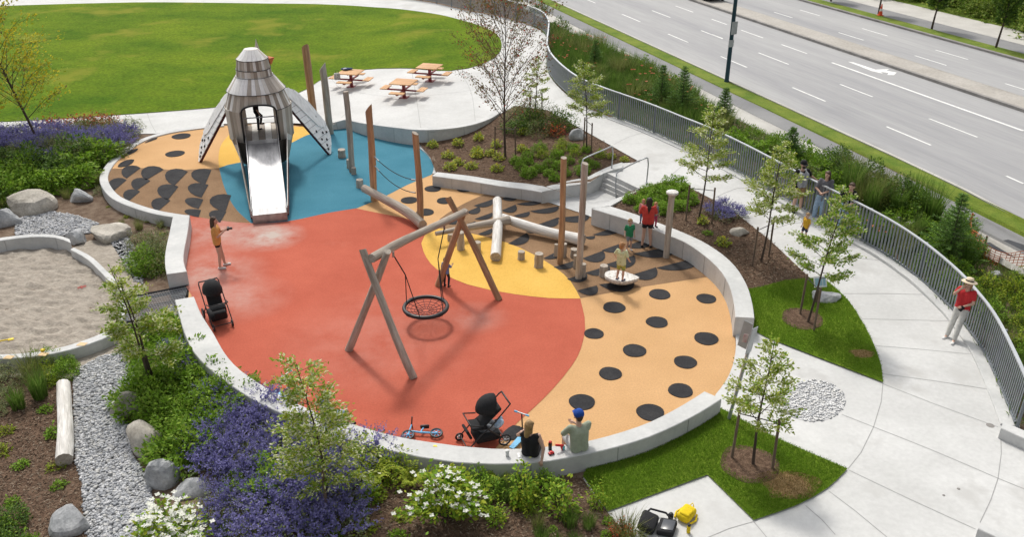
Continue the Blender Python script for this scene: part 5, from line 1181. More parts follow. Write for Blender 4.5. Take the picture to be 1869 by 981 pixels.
# --- front bed
scatter(['fern', 'lime'], [(640, 850), (720, 860), (780, 868), (790, 895), (700, 900), (650, 885)], 13, .7, 1.0, .5, 'feathery lime green fern below the front seat wall', 'fern', 'ferns below the front seat wall', 18)
scatter(['fern', 'green', 'grass'], [(840, 878), (1005, 885), (1010, 905), (860, 915)], 16, .5, .8, .45, 'green groundcover plant at the foot of the front seat wall', 'plant', 'plants at the foot of the front wall', 19)
scatter(['lime', 'sapling'], [(860, 930), (960, 910), (975, 935), (900, 965)], 5, .6, .85, .6, 'young lime green shrub on mulch right of the white dogwood', 'shrub', 'young shrubs right of the dogwood', 20)
scatter(['grass', 'tussock', 'sprigg'], [(980, 960), (1120, 955), (1165, 1000), (990, 1000)], 20, .4, .7, .3, 'low grassy plant at the bottom edge of the mulch bed', 'plant', 'grassy plants at the bottom edge', 21)
scatter(['sprigg', 'sprig'], [(600, 940), (680, 900), (740, 930), (730, 1000), (610, 1000)], 9, .8, 1.1, .5, 'small green seedling on mulch left of the white dogwood', 'plant', 'seedlings left of the dogwood', 22)
rnd0 = random.Random(8)
plant('sapling', 1023, 935, 1.15, 'thin leafy sapling in front of the seat wall below the seated woman', 'sapling', None, rnd0); plant('sapling', 955, 918, 1.1, 'bushy bright sapling left of the thin one at the seat wall', 'sapling', None, rnd0); plant('sapling', 1087, 925, .6, 'thin yellowish sapling at the corner of the front lawn', 'sapling', None, rnd0); plant('sapling', 680, 915, .75, 'pale sapling at the right edge of the purple drift', 'sapling', None, rnd0)
plant('redsh', 1132, 978, .55, 'wispy reddish plant at the bottom edge by the black luggage', 'plant', None, rnd0)
# --- bed below the plaza
for i, (x, y) in enumerate(((790, 268), (836, 265), (873, 256), (819, 288), (860, 307), (871, 287), (906, 268), (822, 309), (910, 292), (907, 312), (953, 275), (955, 245), (870, 280), (836, 300), (895, 283))):
    plant('small', x, y, 1.15, 'small variegated yellow green shrub in the mulch bed below the plaza', 'shrub', 'variegated shrubs below the plaza', rnd0, hb)
scatter(['bright', 'lime', 'green'], [(935, 300), (1000, 262), (1060, 268), (1110, 290), (1070, 318), (1000, 335), (960, 322)], 24, .38, .62, .5, 'bright green ground shrub in the bed left of the steps', 'shrub', 'green shrubs left of the steps', 23, hb)
scatter(['olive', 'dark', 'redsh'], [(925, 235), (960, 205), (1010, 215), (1045, 240), (1020, 250), (960, 250)], 16, 1.0, 1.3, .7, 'dark olive shrub under the reddish tree at the plaza edge', 'shrub', 'olive shrubs under the reddish tree', 24, hb)
scatter(['sprig', 'small'], [(1110, 285), (1150, 298), (1135, 300), (1090, 275)], 4, .7, .9, .5, 'small plant at the path corner above the steps', 'shrub', 'small plants above the steps', 25, hb)
# --- right bed
scatter(['bright'], [(1145, 368), (1215, 338), (1255, 345), (1262, 375), (1215, 395), (1165, 385)], 24, .5, .72, .45, 'bright green leafy clump in the bed right of the steps', 'shrub', 'leafy clumps right of the steps', 26, dz=.04)
scatter(['catmint'], [(1300, 372), (1345, 395), (1335, 412), (1295, 395)], 4, .6, .8, .5, 'small purple flowered clump at the path edge of the right bed', 'flower', 'purple clumps in the right bed', 27, dz=.04)
scatter(['small', 'sprigg', 'lime'], [(1250, 400), (1290, 405), (1340, 440), (1345, 470), (1290, 430)], 12, .7, 1.1, .7, 'small green shrub in the mulch of the right bed', 'shrub', 'small shrubs in the right bed', 28, dz=.04)
# --- planted bank between fence and pavement
def along(pxs, n, kinds, smin, smax, off, label, cat, group, seed, jit=.5):
    rnd = random.Random(seed); L = smooth_line([PG(x, y) for x, y in pxs], .5); L = resample(L, n)
    for i, p in enumerate(L):
        q = p+Vector((rnd.gauss(0, jit), rnd.gauss(0, jit), 0)); plant_w(rnd.choice(kinds), q.x, q.y, rnd.uniform(smin, smax), label, cat, group, rnd)
scatter(['grass', 'grass', 'grassp', 'grass', 'grass', 'grass', 'tussock'], [(1012, 70), (1060, 80), (1180, 130), (1260, 180), (1300, 215), (1320, 245), (1250, 235), (1150, 190), (1060, 160), (1015, 120)], 210, 1.0, 1.5, .5, 'meadow grass clump on the poppy bank behind the fence', 'grass', 'meadow grass behind the fence', 31)
scatter(['green', 'grass'], [(1175, 130), (1300, 200), (1290, 210), (1160, 140)], 24, .8, 1.1, .9, 'green shrub along the pavement side of the meadow bank', 'shrub', 'shrubs along the meadow', 32)
scatter(['bright', 'green', 'olive'], [(1290, 225), (1400, 262), (1460, 290), (1540, 330), (1560, 350), (1545, 370), (1440, 320), (1330, 265)], 46, .8, 1.15, .75, 'green shrub behind the fence beyond the standing adults', 'shrub', 'shrubs behind the standing adults', 33)
scatter(['tussock', 'reed', 'dark'], [(1520, 300), (1560, 330), (1690, 385), (1700, 410), (1640, 400), (1570, 390), (1540, 350)], 60, 1.0, 1.4, .5, 'tall olive reed tussock behind the middle of the fence', 'grass', 'reed tussocks behind the fence', 34)
scatter(['bright', 'reed'], [(1640, 380), (1720, 400), (1790, 460), (1780, 500), (1720, 470), (1660, 425)], 26, .8, 1.1, .6, 'bright fern like shrub around the young fir behind the fence', 'shrub', 'ferny shrubs by the fir', 35)
scatter(['green', 'lime', 'tussock', 'bright'], [(1790, 510), (1869, 510), (1960, 560), (1960, 720), (1880, 690), (1840, 600)], 50, .6, 1.0, .6, 'mixed green groundcover outside the fence at the right edge', 'plant', 'groundcover at the right edge', 36)
scatter(['grass', 'tussock', 'green'], [(1560, 395), (1640, 425), (1720, 470), (1800, 560), (1870, 690), (1860, 720), (1790, 600), (1700, 500), (1600, 440)], 70, .6, .9, .5, 'low grass growing at the outer foot of the fence', 'grass', 'grass at the foot of the fence', 37)
scatter(['grassp'], [(1540, 400), (1620, 440), (1600, 450), (1550, 425)], 5, .8, 1, .5, 'grass with pink red flowers seen through the fence', 'flower', 'flowers behind the fence', 38)
plant('dark', 1021, 55, 1.3, 'round dark green clipped bush beside the fence bend', 'bush', None, rnd0); plant('dark', 985, 22, 1.2, 'dark bush outside the far fence bend', 'bush', None, rnd0); plant('dark', 935, 2, 1.2, 'dark bush at the top edge behind the far fence', 'bush', None, rnd0)
# --- bank beyond the road
scatter(['bank'], [(1610, -10), (1700, 5), (1869, 52), (1960, 80), (1960, -20), (1869, -60), (1700, -60)], 110, 1.0, 1.7, 1.3, 'leafy wild bush on the far bank beyond the road', 'bush', 'wild bushes beyond the road', 41)

# ------------------------------------------------------------------ trees
def make_tree(px, py, h_px, label, mats, wts, seed, rad=1.0, crown0=.25, nb=26, nl=2600, leaf=.08, lean=(0, 0), stakes=0, layered=1.0, up=.35, trunk=.035, h=g, dz=0, multi=1, cat='tree', name='young_tree', group=None, prof=None, asp=.5):
    b = px_on(px, py, h); rs = np.random.RandomState(seed); rnd = random.Random(seed); tp = PY(px, py-h_px, b.y); H = tp.z-b.z
    t = emp(name, (b.x, b.y, h(b.x, b.y)+dz), 0, label, cat, group); C = []; A = []
    for s_ in range(multi):
        off = Vector((rnd.uniform(-.1, .1), rnd.uniform(-.1, .1), 0))*(multi > 1); spread = Vector((rnd.uniform(-.3, .3), rnd.uniform(-.3, .3), 0))*(multi > 1)
        pts = [off+Vector((lean[0]*q+spread.x*q+.03*math.sin(q*6+seed), lean[1]*q+spread.y*q+.03*math.cos(q*5+seed), H*q*(1 if s_ == 0 else .9))) for q in [i/8 for i in range(9)]]
        m = MB(); m.tube(pts, [trunk*(1-.85*i/8) for i in range(9)], 7); m.build('trunk', M['bark'], t)
        lm = MB()
        for i in range(nb//multi):
            q = crown0+(1-crown0)*(i+.5)/(nb//multi)*.97; k = q*8; p0 = pts[int(k)].lerp(pts[min(8, int(k)+1)], k-int(k)); az = i*2.399+rnd.uniform(-.4, .4)
            u = (q-crown0)/(1-crown0); pr = prof(u) if prof else (.55+.6*math.sin(math.pi*min(1, u*1.0+.18)))*(1-u*.55); L_ = rad*pr*rnd.uniform(.7, 1.15)
            d = Vector((math.cos(az), math.sin(az), up*(1+.8*u))); p1 = p0+d*L_*.55; p2 = p0+Vector((d.x*L_, d.y*L_, d.z*L_*.85)); rb = trunk*.32*(1-.6*u)
            lm.tube([p0, p1, p2], [rb, rb*.6, rb*.2], 5)
            tw = [(p0.lerp(p2, .35), p2, 1.0)]
            for j in range(4):
                s0 = p0.lerp(p2, .3+.17*j); da = az+rnd.choice([-1, 1])*rnd.uniform(.5, 1.1); e = s0+Vector((math.cos(da), math.sin(da), up*rnd.uniform(.1, 1.0)))*L_*rnd.uniform(.25, .5); lm.tube([s0, e], [rb*.4, rb*.15], 4); tw.append((s0, e, .6))
            nn = int(nl*2.0*pr/(nb*.8))
            for a_, e_, wt in tw:
                c = max(2, int(nn*wt/3.4))
                tt = rs.uniform(.15, 1.05, c)[:, None]; base = np.array(a_)[None]*(1-tt)+np.array(e_)[None]*tt; C.append(base+rs.normal(0, 1, (c, 3))*np.array([.07, .07, .035/layered])*rad); A.append(np.tile(np.array(e_-a_), (c, 1))+rs.normal(0, .45, (c, 3))*L_*.5)
        lm.build('limbs', M['bark'], t)
    C = np.concatenate(C); A = np.concatenate(A); n = len(C); L = leaf*.98*rs.uniform(.6, 1.35, n); V, F = leafquads(C, A, rndn(rs, n, 1.0, .45 if layered >= 1 else .8), L, L*asp); mi = rs.choice(len(mats), n, p=np.array(wts)/sum(wts)); me = np_mesh('crown', V, F, [LF[k] for k in mats], mi); ob('crown', me, t)
    for i in range(stakes):
        a = seed+i*math.pi*2/stakes; q = Vector((.42*math.cos(a), .42*math.sin(a), 0)); m = MB(); m.tube([q, q*.95+Vector((0, 0, min(1.25, H*.42)))], .03, 6); m.build('stake', M['stake'], t); m = MB(); m.tube([q*.95+Vector((0, 0, min(1.15, H*.4))), Vector((0, 0, min(1.15, H*.4)))], .012, 5); m.build('tie', M['blackpl'], t)
    return t
va, vw = ['bright', 'pale', 'cream', 'lime'], [.15, .42, .25, .18]
make_tree(70, 262, 300, 'tall yellow green young tree at the left edge leaning left', ['yel', 'lime', 'olive'], [.6, .3, .1], 1, 2.0, .15, 44, 3000, .13, (-1.4, 0), layered=.7, up=.9, trunk=.06, prof=lambda u: .95-.35*u)
make_tree(-40, 285, 260, 'yellow green tree cut by the left edge', ['yel', 'lime'], [.6, .4], 2, 1.7, .2, 26, 1700, .12, (.4, 0), layered=.7, up=.8, trunk=.06)
make_tree(922, 286, 280, 'bare looking reddish brown upright tree in the bed by the plaza', ['rust', 'olive', 'red'], [.65, .27, .08], 3, 1.5, .22, 44, 2900, .085, (0, 0), 2, .6, 1.1, .05, hb, prof=lambda u: 1.15*math.sin(math.pi*min(1, .25+.7*u))+.2)
make_tree(978, 222, 120, 'small pale green staked tree right behind the reddish tree', va, vw, 4, .6, .3, 22, 1300, .08, stakes=2, h=hb, trunk=.03)
make_tree(1072, 275, 162, 'pale variegated staked tree beside the rock above the steps', va, vw, 5, .85, .36, 28, 2600, .085, (-.25, 0), stakes=2, h=hb, trunk=.035)
make_tree(1275, 408, 210, 'pale variegated tree in the right bed nearest the leafy clumps', va, vw, 6, .85, .36, 28, 2500, .085, (.15, 0), stakes=2, dz=.04)
make_tree(1388, 480, 215, 'bushier variegated staked tree at the right end of the mulch bed', va, vw, 7, .85, .34, 30, 3000, .085, (.2, 0), stakes=2, dz=.04)
make_tree(1472, 592, 240, 'green layered staked tree on the lawn in front of the standing adults', ['mid', 'bright', 'pale', 'cream'], [.2, .32, .34, .14], 8, .85, .34, 28, 3000, .085, (.45, 0), stakes=2, dz=.06)
make_tree(1372, 850, 222, 'small variegated tree on the front lawn with two stakes', va, [.2, .4, .22, .18], 9, .72, .32, 26, 2300, .075, (.05, 0), stakes=2, dz=.06, layered=.8)
make_tree(283, 715, 235, 'green and white multi stem tree between bridge and creek', ['bright', 'lime', 'pale', 'cream'], [.24, .2, .32, .24], 10, .85, .25, 36, 3800, .085, (-.35, 0), multi=3, up=.25)
make_tree(606, 925, 262, 'broad green and white tree in front of the seat wall above the purple drift', ['bright', 'lime', 'pale', 'cream'], [.2, .26, .28, .26], 11, .9, .18, 44, 4000, .075, (-.3, 0), stakes=1, up=.22, prof=lambda u: 1.1-.75*u)
# mulch rings under the two lawn trees
for px, py, r in ((1464, 586, .55), (1368, 852, .62)):
    q = PG(px, py); pl = [(q.x+r*math.cos(t)*(1+.04*math.sin(4*t)), q.y+r*math.sin(t)*(1+.05*math.cos(3*t))) for t in [2*math.pi*i/30 for i in range(30)]]; sheet('mulch_ring', pl, M['mulch'], g, .068, .3)
# dogwood shrubs with white bracts
def dogwood(px, py, r, hh, label, seed, nfl, dense=1.0):
    b = PG(px, py); rs = np.random.RandomState(seed); t = emp('dogwood', (b.x, b.y, g(b.x, b.y)), 0, label, 'shrub'); m = MB(); rnd = random.Random(seed)
    tips = []
    for i in range(24):
        a = rnd.uniform(0, 6.28); q = r*math.sqrt(rnd.uniform(.05, 1)); z = hh*(1-.55*(q/r)**2)*rnd.uniform(.75, 1.08); e = Vector((q*math.cos(a), q*math.sin(a), z)); m.tube([(0, 0, 0), (e.x*.5, e.y*.5, z*.65), e], [.02, .012, .004], 5); tips.append(e)
    m.build('branches', M['bark'], t); n = int(1500*dense); k = rs.randint(0, 24, n); T_ = np.array(tips)[k]; u = rs.uniform(.45, 1.05, n)[:, None]; C = T_*np.concatenate([u, u, u**.7], 1)+rs.normal(0, .10, (n, 3))*np.array([1, 1, .6]); A = T_*np.array([1, 1, .1])+rs.normal(0, .4, (n, 3)); L = .10*rs.uniform(.6, 1.3, n); V, F = leafquads(C, A, rndn(rs, n, 1, .4), L, L*.55); ob('crown', np_mesh('crown', V, F, [LF['lime'], LF['bright']], rs.choice(2, n)), t)
    k = rs.randint(0, 24, nfl); T_ = np.array(tips)[k]; u = rs.uniform(.55, 1.05, nfl)[:, None]; C = T_*np.concatenate([u, u, u**.6], 1)+rs.normal(0, .13, (nfl, 3))*np.array([1, 1, .4])+np.array([0, 0, .06]); C4 = np.repeat(C, 4, 0); ph = rs.uniform(0, 1.57, nfl); a = np.tile(np.arange(4)*math.pi/2, nfl)+np.repeat(ph, 4); A = np.stack([np.cos(a), np.sin(a), np.full(4*nfl, .15)], 1); tl = np.repeat(rndn(rs, nfl, 1, .3), 4, 0); V, F = leafquads(C4, A, tl, .062, .05); ob('blossoms', np_mesh('blossoms', V, F, [LF['white']]), t)
dogwood(315, 1010, .62, 1.15, 'dogwood thick with white blossom at the bottom left edge', 3, 330)
dogwood(815, 945, .85, 1.05, 'lime green dogwood with scattered white flowers below the front wall', 4, 130, 1.5)
# small conifers on the bank
def fir(px, py, h_px, r, label, seed):
    b = PG(px, py); tp = PY(px, py-h_px, b.y); H = tp.z-b.z; rs = np.random.RandomState(seed); t = emp('young_fir', (b.x, b.y, g(b.x, b.y)), 0, label, 'conifer', 'young firs on the bank'); br, C, A, L = needles(rs, H, r, int(9+H*3)); br.build('trunk', M['bark'], t); n = len(C); V1, F1 = leafquads(C, A, rndn(rs, n, 1, .5), L, .022); V2, F2 = leafquads(C+rs.normal(0, .02, C.shape), A*np.array([1, 1, .2])+rs.normal(0, .3, A.shape), rndn(rs, n, .6, .7), L, .02); V, F, mi = join([(V1, F1, 0), (V2, F2, 0)]); ob('crown', np_mesh('crown', V, F, [LF['needle']]), t)
fir(1205, 198, 80, .8, 'left one of the pair of young firs behind the fence', 1); fir(1243, 212, 92, .9, 'right one of the pair of young firs behind the fence', 2); fir(1318, 232, 72, .6, 'thin young fir behind the fence near the pavement', 3); fir(1728, 478, 125, 1.05, 'bushy young fir behind the fence next to the safety mesh', 4); fir(1085, 128, 55, .5, 'wispy small conifer on the meadow bank', 5); fir(1440, 295, 62, .6, 'small fir behind the fence left of the standing adults', 6)
# street trees beyond the road
for i, (x, y, hpx, lab) in enumerate(((1603, 27, 90, 'street tree beyond the road beside the cone'), (1701, 54, 110, 'middle street tree beyond the road'), (1818, 89, 130, 'street tree beyond the road at the right edge'), (1516, 3, 60, 'street tree beyond the road at the top edge left of the cone'))):
    make_tree(x, y, hpx, lab, ['dark', 'mid'], [.7, .3], 60+i, .8, .3, 40, 3300, .14, (.15, 0), up=1.1, layered=.5, trunk=.07, name='street_tree', group='street trees beyond the road', prof=lambda u: .75*math.sin(math.pi*min(1, .2+.75*u))+.15)
# ------------------------------------------------------------------ turf blades, bark chips
def turf(poly, n, h, dz, label, hh=.055, seed=1, bare=(), mt='turf', w=.010):
    rs = np.random.RandomState(seed); xs = [p[0] for p in poly]; ys = [p[1] for p in poly]; pts = []
    while len(pts) < n:
        x, y = rs.uniform(min(xs), max(xs)), rs.uniform(min(ys), max(ys))
        if inside(poly, x, y) and not any(((x-a)/rx)**2+((y-b)/ry)**2 < rs.uniform(.5, 1.1) for a, b, rx, ry in bare): pts.append((x, y, h(x, y)+dz))
    C = np.array(pts); A = rs.normal(0, .45, (n, 3)); A[:, 2] = 1; V, F = leafquads(C, A, rs.normal(0, 1, (n, 3)), hh*rs.uniform(.6, 1.4, n), w); o = ob('grass', np_mesh('grass', V, F, [LF[mt]])); tag(o, label, 'grass', None, 'stuff')
dry = [PG(1438, 890), PG(1572, 650)]; ring = [PG(1464, 586), PG(1368, 852)]
turf(wedge1, 40000, g, .05, 'short green grass of the lawn wedge by the notice board', seed=1, bare=[(ring[0].x, ring[0].y, .6, .6), (dry[1].x, dry[1].y, .3, .25)])
turf(wedge2, 46000, g, .05, 'short green grass of the front lawn below the seat wall', seed=2, bare=[(ring[1].x, ring[1].y, .65, .65), (dry[0].x, dry[0].y, .5, .42)])
drym = mat('dry_grass', (.26, .17, .075), .95, col2=(.36, .25, .12), sc=4, bump=.6, bsc=60, fine=.3, fsc=30)
for q, rx, ry in ((dry[0], .6, .5), (dry[1], .3, .22)):
    pl = [(q.x+rx*math.cos(t)*(1+.15*math.sin(3*t+1)+.1*math.sin(5*t)), q.y+ry*math.sin(t)*(1+.15*math.cos(2*t))) for t in [2*math.pi*i/36 for i in range(36)]]; sheet('dry_patch', pl, drym, g, .06, .3)
    turf(pl, int(4200*rx*ry*3), g, .055, 'dry brown grass patch in the '+('front lawn' if rx > .5 else 'lawn wedge by the notice board'), .035, 7, (), 'drygrass')
def chips(poly, n, h, dz, label, seed):
    rs = np.random.RandomState(seed); xs = [p[0] for p in poly]; ys = [p[1] for p in poly]; pts = []
    while len(pts) < n:
        x, y = rs.uniform(min(xs), max(xs)), rs.uniform(min(ys), max(ys))
        if inside(poly, x, y): pts.append((x, y, h(x, y)+dz))
    C = np.array(pts); A = rs.normal(0, 1, (n, 3)); A[:, 2] *= .25; L = rs.uniform(.03, .10, n); V, F = leafquads(C, A, rndn(rs, n, 1, .3), L, L*.35); tag(ob('bark_chips', np_mesh('bark_chips', V, F, [M['chip']])), label, 'mulch', None, 'stuff')
chips(bed_front, 14000, g, .025, 'brown bark chips of the bed below the front seat wall', 1); chips(bed_left, 9000, g, .025, 'brown bark chips left of the driftwood log', 2); chips(bed_right, 9000, g, .055, 'brown bark chips of the bed behind the right retaining wall', 3); chips(bed_poly, 9000, hb, .01, 'brown bark chips of the bed below the plaza', 4)

bank = [xy(p+Vector((0, 0, 0))) for p in fence_line if P(1000, 80).x-1 < p.x]
bank2 = [tuple((RD*(p[0]*RD.x+p[1]*RD.y)+RN*(s_conc0-.1))[:2]) for p in bank][::-1]
turf([q for q in bank]+bank2, 42000, g, 0, 'rough grass and ground cover between fence and pavement', .26, 9, (), 'blade', .022)
# ------------------------------------------------------------------ people
def capsule(a, b, ra, rb, n=10):
    m = MB(); d = b-a; L = d.length
    if L < 1e-4: d = Vector((0, 0, 1)); L = 1e-4
    u = d/L; pts = []; rs = []
    for k in range(4): t = math.pi/2*(k/3); pts.append(a-u*ra*math.cos(t)*.999); rs.append(max(.001, ra*math.sin(t)))
    for k in range(4): t = math.pi/2*(k/3); pts.append(b+u*rb*math.sin(t)); rs.append(max(.001, rb*math.cos(t)))
    e, f = frame(d); vs = []
    for p, r in zip(pts, rs):
        for j in range(n): w_ = 2*math.pi*j/n; vs.append(p+(e*math.cos(w_)+f*math.sin(w_))*r)
    m.add(vs, [(i*n+j, i*n+(j+1) % n, (i+1)*n+(j+1) % n, (i+1)*n+j) for i in range(len(pts)-1) for j in range(n)]+[tuple(range(n-1, -1, -1)), tuple((len(pts)-1)*n+j for j in range(n))]); return m
def remesh(caps, vox, mats, name, extra=None, smooth=3):
    m = MB()
    for c in caps: q = capsule(*c); m.add(q.v, q.f)
    me = m.mesh('tmp', mats); o = bpy.data.objects.new('tmp', me); COL.objects.link(o); r = o.modifiers.new('r', 'REMESH'); r.mode = 'VOXEL'; r.voxel_size = vox; s = o.modifiers.new('s', 'SMOOTH'); s.factor = .5; s.iterations = smooth
    dg = bpy.context.evaluated_depsgraph_get(); new = bpy.data.meshes.new_from_object(o.evaluated_get(dg)); bpy.data.objects.remove(o); bpy.data.meshes.remove(me); new.name = name
    if extra:
        V = [v.co.copy() for v in new.vertices]; F = [tuple(p.vertices) for p in new.polygons]; k = MB(); k.add(V, F, 0, True); k.add(extra.v, extra.f, 0, True); mt = list(new.materials); bpy.data.meshes.remove(new); return k.mesh(name, mats)
    new.materials.clear(); new.materials.append(mats); new.polygons.foreach_set('use_smooth', [True]*len(new.polygons)); new.update(); return new
SK = [mat('skin_light', (.52, .33, .25), .55, var=.06, sc=6), mat('skin_tan', (.42, .24, .16), .55, var=.06, sc=6)]
def cloth(name, c, var=.12, **k): return mat(name, c, .9, var=var, sc=7, bump=.9, bsc=10, **k)
HAIRC = {'brown': plain('brown_hair', (.06, .032, .018), .6, var=.3), 'dark': plain('dark_hair', (.02, .014, .012), .55, var=.3), 'blond': plain('blond_hair', (.42, .27, .12), .6, var=.25), 'redblond': plain('red_blond_hair', (.36, .18, .075), .6, var=.25), 'honey': plain('honey_hair', (.30, .19, .085), .6, var=.3)}
def person(label, base, rz, H, top, bottom, hair, shoes, J=None, sit=False, skin=0, yaw=0, hat=None, head_s=None, kid=False, hand=True, dress=None):
    s = H/1.7; hs = head_s or (1.28 if kid else 1.0); D = {'pel': (0, 0, .93), 'chest': (0, 0, 1.27), 'neck': (0, .01, 1.44), 'head': (0, -.015, 1.585)}
    for k, x in (('A', -1), ('B', 1)): D.update({'sh'+k: (.175*x, 0, 1.385), 'el'+k: (.225*x, .03, 1.11), 'wr'+k: (.235*x, -.06, .87), 'hip'+k: (.085*x, 0, .90), 'kn'+k: (.10*x, -.015, .49), 'an'+k: (.11*x, .02, .075), 'to'+k: (.13*x, -.13, .035)})
    if kid:
        for k, v in list(D.items()): D[k] = (v[0]*1.05, v[1], v[2]*(.97 if v[2] < 1 else .965))
        D['head'] = (0, -.015, 1.545)
    if sit:
        for k in ('pel', 'chest', 'neck', 'head', 'shA', 'shB', 'elA', 'elB', 'wrA', 'wrB', 'hipA', 'hipB'): v = D[k]; D[k] = (v[0], v[1], v[2]-.83)
        for k, x in (('A', -1), ('B', 1)): D['kn'+k] = (.13*x, -.42, .06); D['an'+k] = (.13*x, -.44, -.36); D['to'+k] = (.14*x, -.60, -.40)
    if J: D.update(J)
    j = {k: Vector(v)*s for k, v in D.items()}; S_ = lambda r: r*s
    up = (j['neck']-j['pel']).normalized(); rt = (j['shB']-j['shA']).normalized(); hd = j['head']; Rz = Matrix.Rotation(yaw, 3, 'Z'); hv = lambda x, y, z: hd+Rz @ Vector((x, y, z))*s*hs
    tor = [(j['pel']+rt*S_(x*.065), j['chest']+rt*S_(x*.075), S_(.098), S_(.108)) for x in (-1, 1)]+[(j['chest']+rt*S_(x*.05), (j['sh'+k]), S_(.095), S_(.055)) for x, k in ((-1, 'A'), (1, 'B'))]
    body = tor+[(j['neck']-up*S_(.05), j['head']-up*S_(.05), S_(.056), S_(.05))]
    body += [(hv(0, .015, .035), hv(0, .0, .0), S_(.088*hs), S_(.084*hs)), (hv(0, -.03, -.06), hv(0, -.045, -.075), S_(.058*hs), S_(.045*hs)), (hv(0, -.085, .0), hv(0, -.108, -.022), S_(.012*hs), S_(.017*hs))]+[(hv(x*.09, .01, .0), hv(x*.094, .015, -.02), S_(.016*hs), S_(.014*hs)) for x in (-1, 1)]
    hands = MB()
    for k, x in (('A', -1), ('B', 1)):
        sh, el, wr, hp, kn, an, to = [j[q+k] for q in ('sh', 'el', 'wr', 'hip', 'kn', 'an', 'to')]; body += [(sh, el, S_(.05), S_(.041)), (el, wr, S_(.04), S_(.028)), (hp, kn, S_(.088), S_(.056)), (kn, kn.lerp(an, .35), S_(.056), S_(.056)), (kn.lerp(an, .35), an, S_(.056), S_(.036)), (an, to, S_(.038), S_(.032))]
        d = (wr-el).normalized(); c = rt*x; c = (c-d*c.dot(d)).normalized(); nn = d.cross(c).normalized(); pm = wr+d*S_(.085); body.append((wr, pm-d*S_(.02), S_(.027), S_(.036)))
        if hand:
            for fi_, (o, l) in enumerate(((-.027, .062), (-.009, .075), (.009, .070), (.026, .055))):
                a = pm+c*S_(o)-d*S_(.015); b_ = a+d*S_(l*.6)+nn*S_(.008*x); e = b_+d*S_(l*.4)+nn*S_(.022*x); hands.tube([a, b_, e], [S_(.0095), S_(.0085), S_(.006)], 5)
            a = wr+d*S_(.025)-c*S_(.022)*1; hands.tube([a, a-c*S_(.028)+d*S_(.03), a-c*S_(.032)+d*S_(.06)], [S_(.012), S_(.010), S_(.007)], 5)
    me = remesh(body, S_(.0145), SK[skin], 'person', hands); o = ob('person', me, None, base, (0, 0, rz)); tag(o, label, 'person'); vx = S_(.017)
    def part(nm, caps, mt): return ob(nm, remesh(caps, vx, mt, nm, None, 2), o)
    if top:
        mt, sl_, hem = top; caps = [(a-up*S_(.02), b, ra+S_(.02), rb+S_(.018)) for a, b, ra, rb in tor[:2]]+[(a, b.lerp(a, .12), ra+S_(.016), rb+S_(.014)) for a, b, ra, rb in tor[2:]]
        for k in 'AB':
            if sl_ > 0: caps.append((j['sh'+k], j['sh'+k].lerp(j['el'+k], min(1, sl_)), S_(.064), S_(.062)))
            if sl_ > 1: caps.append((j['el'+k], j['el'+k].lerp(j['wr'+k], sl_-1), S_(.056), S_(.045)))
        if hem: caps += [(j['pel']+rt*S_(x*.07), j['pel']+rt*S_(x*.08)-up*S_(hem), S_(.122), S_(.118)) for x in (-1, 1)]
        part('shirt', caps, mt)
    if bottom:
        mt, ln, ease = bottom; caps = [(j['pel']+rt*S_(x*.055)+up*S_(.01), j['hip'+k], S_(.108), S_(.102)) for x, k in ((-1, 'A'), (1, 'B'))]
        for k in 'AB':
            caps.append((j['hip'+k], j['hip'+k].lerp(j['kn'+k], min(1, ln)), S_(.098+ease*.5), S_(.09+ease-.028*min(1, ln))))
            if ln > 1: caps.append((j['kn'+k], j['kn'+k].lerp(j['an'+k], ln-1), S_(.066+ease), S_(.05+ease)))
        part('trousers' if ln > 1 else 'shorts', caps, mt)
    if shoes:
        for k in 'AB':
            dd = (j['to'+k]-j['an'+k]); dd.z = 0; dd.normalize(); f_ = j['an'+k]; fl_ = j['to'+k]; part('shoe', [(f_-dd*S_(.02)-Vector((0, 0, S_(.025))), fl_+Vector((0, 0, S_(.004))), S_(.046), S_(.040)), (f_-dd*S_(.03)-Vector((0, 0, S_(.035))), fl_-Vector((0, 0, S_(.0))), S_(.04), S_(.036))], shoes)
    if hair:
        hm, st = hair; hm = HAIRC[hm]; caps = [(hv(0, .03, .04), hv(0, .025, .055), S_(.096*hs), S_(.088*hs)), (hv(0, .055, .0), hv(0, .05, -.04), S_(.075*hs), S_(.062*hs)), (hv(-.055, -.03, .075), hv(.055, -.03, .075), S_(.036*hs), S_(.036*hs))]
        if st != 'short': caps += [(hv(x*.075, .02, .03), hv(x*.07, .03, -.13), S_(.035*hs), S_(.03*hs)) for x in (-1, 1)]+[(hv(0, .06, 0), hv(.0, .09, -.2), S_(.075), S_(.06)), (hv(.0, .08, -.16), hv(.015, .10, -.36 if st == 'long' else -.22), S_(.062), S_(.03))]
        part('hair', caps, hm)
    fm_ = MB()
    for x in (-1, 1): fm_.ball(hv(x*.034, -.083, .012), S_(.010*hs), 6, 5)
    fm_.tube([hv(-.022, -.097, -.055), hv(.022, -.097, -.055)], S_(.005*hs), 5); fm_.build('facial_features', HAIRC['dark'], o)
